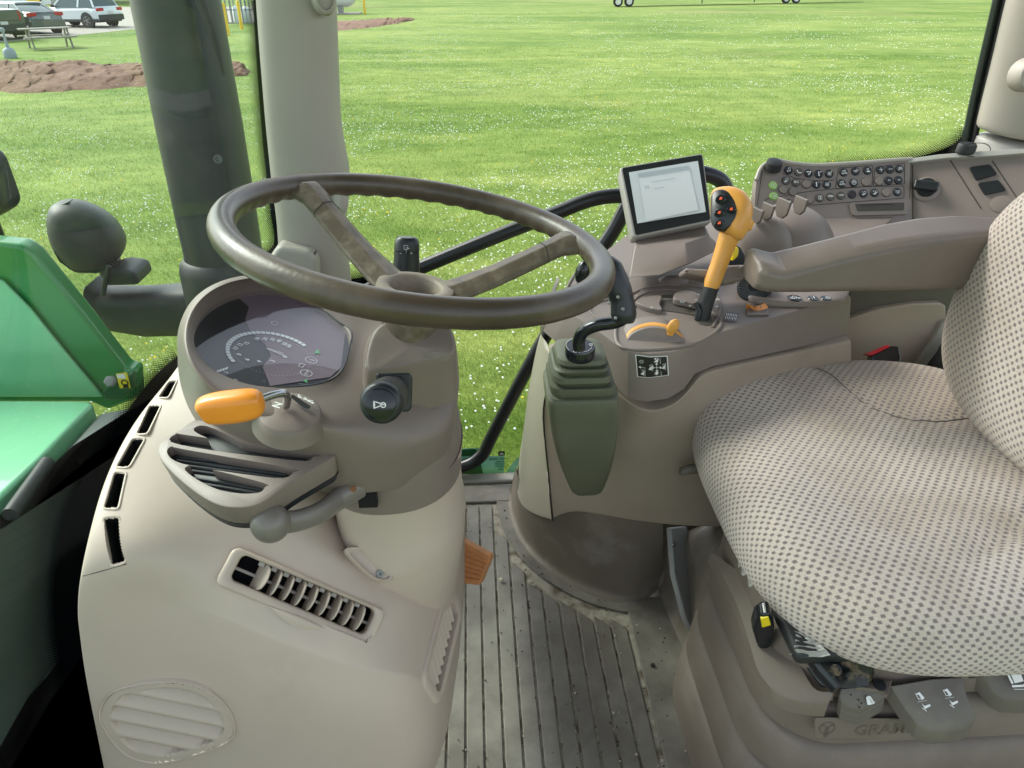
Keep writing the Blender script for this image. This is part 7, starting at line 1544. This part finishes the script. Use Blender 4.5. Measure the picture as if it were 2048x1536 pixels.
b0 = V(1527, 1268, 'z', .372); Rb = Matrix.Rotation(math.radians(12), 3, 'Z') @ Matrix.Rotation(math.radians(-14), 3, 'X')
fb3 = fr3(V(1508, 1252, 'd', .90), V(1547, 1258, 'd', .90), V(1520, 1296, 'd', .935))
MB().loft([[fb3.hit(x, y, 0) for x, y in ((1505, 1262), (1512, 1240), (1524, 1231), (1540, 1228), (1548, 1245), (1551, 1275), (1547, 1290), (1535, 1300), (1516, 1298))], [fb3.hit(x, y, 0)-fb3.n*.02 for x, y in ((1505, 1262), (1512, 1240), (1524, 1231), (1540, 1228), (1548, 1245), (1551, 1275), (1547, 1290), (1535, 1300), (1516, 1298))]]).build('housing', BLACKG, lb3, bev=.004, seg=3)
MB().prism([fb3.hit(x, y, .002) for x, y in ((1521, 1238), (1537, 1235), (1542, 1251), (1524, 1256))], fb3.n*-.006).build('window', YELL, lb3, bev=.001)
MB().lathe([(.006, 0), (.0055, .0015), (.001, .002)], V(1566, 1242, 'z', .376), (0, 0, 1), 18).build('plug', BLACK, st)
# embossed maker's badge on the bellows (hidden in part by the levers)
e0, e1 = V(1628, 1440, 'y', .572-.014), V(1830, 1450, 'y', .572-.014)
FG = Fr(V(1640, 1448, 'y', .5490), (0, -1, .12), (1, 0, 0))
bd_ = rquad([FG.uv(*q) for q in ((1628, 1433), (1860, 1436), (1860, 1474), (1628, 1474))], .006) if 'rquad' in globals() else None
BEL2 = mat('badge_rubber', (.12, .098, .078), .5)
plb = MB().loft([ring_on(FG, bd_, .0), ring_on(FG, bd_, .0022)]).build('badge', BELLOW, st, bev=.001)
m = MB(); u_, v_ = FG.uv(1653, 1453); m.arc(FG, u_, v_, .0095, .0012, 0, 360, .0028, 28)
for k in (-1.6, -.55, .55, 1.6):
    s_ = 1 if k > 0 else -1; m.line(FG, [(u_+k*.0012, v_-.015), (u_+k*.0012, v_+.001), (u_+s_*(.0065+abs(k)*.0002), v_+.0070-abs(k)*.0014)], .0009, .0028)
m.build('badge_emblem', BEL2, plb, smooth=False)
m = MB(); u_, v_ = FG.uv(1776, 1456); 
lt = MB(); lt.text(FG, 'GRAMMER', u_+.012, v_, .024, 0, .0028, bold=.01); lt.build('badge_letters', BEL2, plb, smooth=False)
# levers of the seat
def paddle(name, label, poly, zt, syms, drop=.022):
    t = thing(name, label, 'lever', V(*poly[0], 'z', zt)); q = [V(x, y, 'z', z) for x, y, z in syms['pts']]
    c = sum(q, Vector())/len(q); tp_ = [p_.lerp(c, .06)+Vector((0, 0, .002)) for p_ in q]
    MB().loft([[p_+Vector((0, 0, -drop)) for p_ in q], q, tp_, [p_.lerp(c, .5)+Vector((0, 0, .0015)) for p_ in q]], True, True).build('paddle', LEV, t, bev=.003, seg=3, sharp=60); return t
LEV = mat('lever_plastic', (.115, .100, .082), .5, bump=.35, bscale=700, var=.06, vscale=20, dirt=(.3, .26, .2), dscale=14, damt=.25)
p1_ = paddle('seat_lever', 'wide grey brown paddle lever with two white recline symbols', [(1850, 1420)], .36, {'pts': [(1780, 1372, .372), (1860, 1358, .375), (1925, 1354, .376), (1932, 1390, .365), (1952, 1428, .350), (1948, 1446, .340), (1925, 1462, .332), (1862, 1466, .332), (1835, 1452, .340), (1812, 1420, .352)]})
F1 = fr3(V(1800, 1380, 'z', .3735), V(1920, 1372, 'z', .3745), V(1880, 1440, 'z', .352)); F1.o = F1.o+F1.n*.003
m = MB()
def sy1(x, y):
    P = lambda pts: [F1.uv(x+a, y+b) for a, b in pts]
    m.poly(F1, P([(-10, -10), (-2, -14), (8, -2), (3, 2), (-3, -8)]), .0012); m.line(F1, P([(-10, -11), (-4, 0), (4, 0)]), .0007, .0012); m.line(F1, P([(-6, 6), (12, 3)]), .0003, .0012)
    m.poly(F1, P([(2, 8), (8, 14), (19, 10), (20, 14), (9, 20)]), .0012); m.line(F1, P([(4, 18), (12, 24)]), .0008, .0012)
sy1(1840, 1398); sy1(1895, 1391); m.build('lever_symbols', WHITEM, p1_, smooth=False)
p2_ = paddle('seat_lever', 'grey brown paddle lever with a white seat symbol at the right edge', [(1990, 1350)], .37, {'pts': [(1944, 1336, .380), (1985, 1322, .385), (2080, 1308, .388), (2110, 1400, .36), (2048, 1404, .352), (2010, 1402, .350), (1985, 1388, .355), (1960, 1352, .370)]})
F2 = fr3(V(1960, 1335, 'z', .383), V(2050, 1325, 'z', .386), V(2010, 1385, 'z', .360)); F2.o = F2.o+F2.n*.003
m = MB(); P = lambda pts: [F2.uv(a, b) for a, b in pts]
m.poly(F2, P([(2018, 1343), (2038, 1342), (2046, 1362), (2028, 1366)]), .0012); m.poly(F2, P([(2012, 1347), (2016, 1346), (2026, 1366), (2022, 1368)]), .0012); m.line(F2, P([(2024, 1372), (2045, 1371), (2058, 1360)]), .0025, .0012); m.line(F2, P([(2027, 1378), (2050, 1378), (2062, 1372)]), .0006, .0012); m.build('lever_symbols', WHITEM, p2_, smooth=False)
rl = thing('round_lever', 'rounded grey brown height lever with white symbol left of the wide paddle', 'lever', V(1715, 1400, 'z', .36))
rp2 = [(1678, 1392, .360), (1682, 1368, .368), (1700, 1356, .372), (1725, 1358, .372), (1760, 1372, .368), (1773, 1382, .364), (1770, 1394, .360), (1745, 1408, .354), (1722, 1420, .348), (1700, 1416, .348), (1684, 1406, .354)]
for k, dz in enumerate((0, -.011, -.020)):
    q = [V(x+k*2, y, 'z', z)+Vector((0, 0, dz)) for x, y, z in rp2]; c = sum(q, Vector())/len(q)
    MB().loft([[p_+Vector((0, 0, -.008)) for p_ in q], q, [p_.lerp(c, .08)+Vector((0, 0, .0015)) for p_ in q]]).build('disc', LEV, rl, bev=.002, seg=3)
F3 = fr3(V(1690, 1365, 'z', .371), V(1760, 1378, 'z', .367), V(1715, 1412, 'z', .3505)); F3.o = F3.o+F3.n*.003
P = lambda pts: [F3.uv(a, b) for a, b in pts]; m = MB(); m.poly(F3, P([(1731, 1393), (1739, 1395), (1744, 1403), (1750, 1402), (1741, 1409), (1734, 1409)]), .0012); m.poly(F3, P([(1733, 1391), (1740, 1392), (1749, 1406), (1743, 1408)]), .0012); m.build('lever_symbol', WHITEM, rl, smooth=False)
for x, y in ((1701, 1389), (1716, 1399), (1722, 1406), (1718, 1414)): u_, v_ = F3.uv(x, y); MB().disc(F3, u_, v_, .0011, .0013).build('hole', VOID, rl, smooth=False)
MB().prism([V(x, y, 'z', .375) for x, y in ((1710, 1374), (1722, 1364), (1785, 1360), (1775, 1392), (1760, 1380))], (0, 0, -.006)).build('bracket', BELLOW, st, bev=.001); MB().lathe([(.0075, 0), (.007, .002), (.001, .0025)], V(1759, 1370, 'z', .376), (0, -.3, 1), 22).build('bracket_plug', BLACK, st)
MB().tube([V(1935, 1345, 'z', .385), V(1965, 1340, 'z', .39)], .007, 12).build('lever_axle', BLACK, st)
# small fore-aft handle behind the cushion
fh = thing('slide_handle', 'small dark grey handle sticking out behind the front of the cushion', 'handle', V(1380, 940, 'y', .98))
hq = [(1360, 942, .0068), (1366, 942, .0078), (1380, 938, .0085), (1398, 937, .0085), (1420, 938, .008), (1450, 940, .007)]
MB().tube(cr([V(x, y, 'y', .955) for x, y, r_ in hq], 4), [r_ for *_, r_ in hq], 14, squash=(1, .95)).build('grip', LEV, fh)
fH = Fr(V(1395, 932, 'y', .945), (0, -.6, .8), (1, 0, 0)); m = MB()
for k in (0, .004): m.line(fH, [(k, -.002), (k, .002)], .0012, .0)
m.build('handle_mark', WHITEM, fh, smooth=False)
# torn clear plastic wrap under the cushion edge
def film(pts, z, seed, label, amp=.006):
    rows = []; A_ = cr([V(x, y, 'z', z) for x, y in pts[0]], 6); B_ = cr([V(x, y, 'z', z-.008) for x, y in pts[1]], 6); n = 30; A_, B_ = rs(A_, n), rs(B_, n)
    for k in range(9):
        t = k/8; r_ = []
        for i in range(n):
            q = A_[i].lerp(B_[i], t*(1+.25*noise.noise(Vector((i*.9, seed, 0))))); q = q+Vector((0, 0, amp*math.sin(i*1.1+seed)*t+.004*noise.noise(q*90))); r_.append(q)
        rows.append(r_)
    tag(MB().grid(rows).build('plastic_wrap', FILM, sharp=25), label, 'plastic')
film([[(1484, 1088), (1500, 1120), (1525, 1160), (1550, 1185)], [(1478, 1100), (1478, 1130), (1505, 1172), (1535, 1186)]], .425, 1, 'crumpled clear plastic wrap under the front edge of the seat cushion')
film([[(1660, 1312), (1640, 1290), (1618, 1275), (1600, 1262)], [(1596, 1312), (1586, 1300), (1590, 1280), (1584, 1262)]], .425, 4, 'torn clear plastic wrap hanging near the yellow window switch')
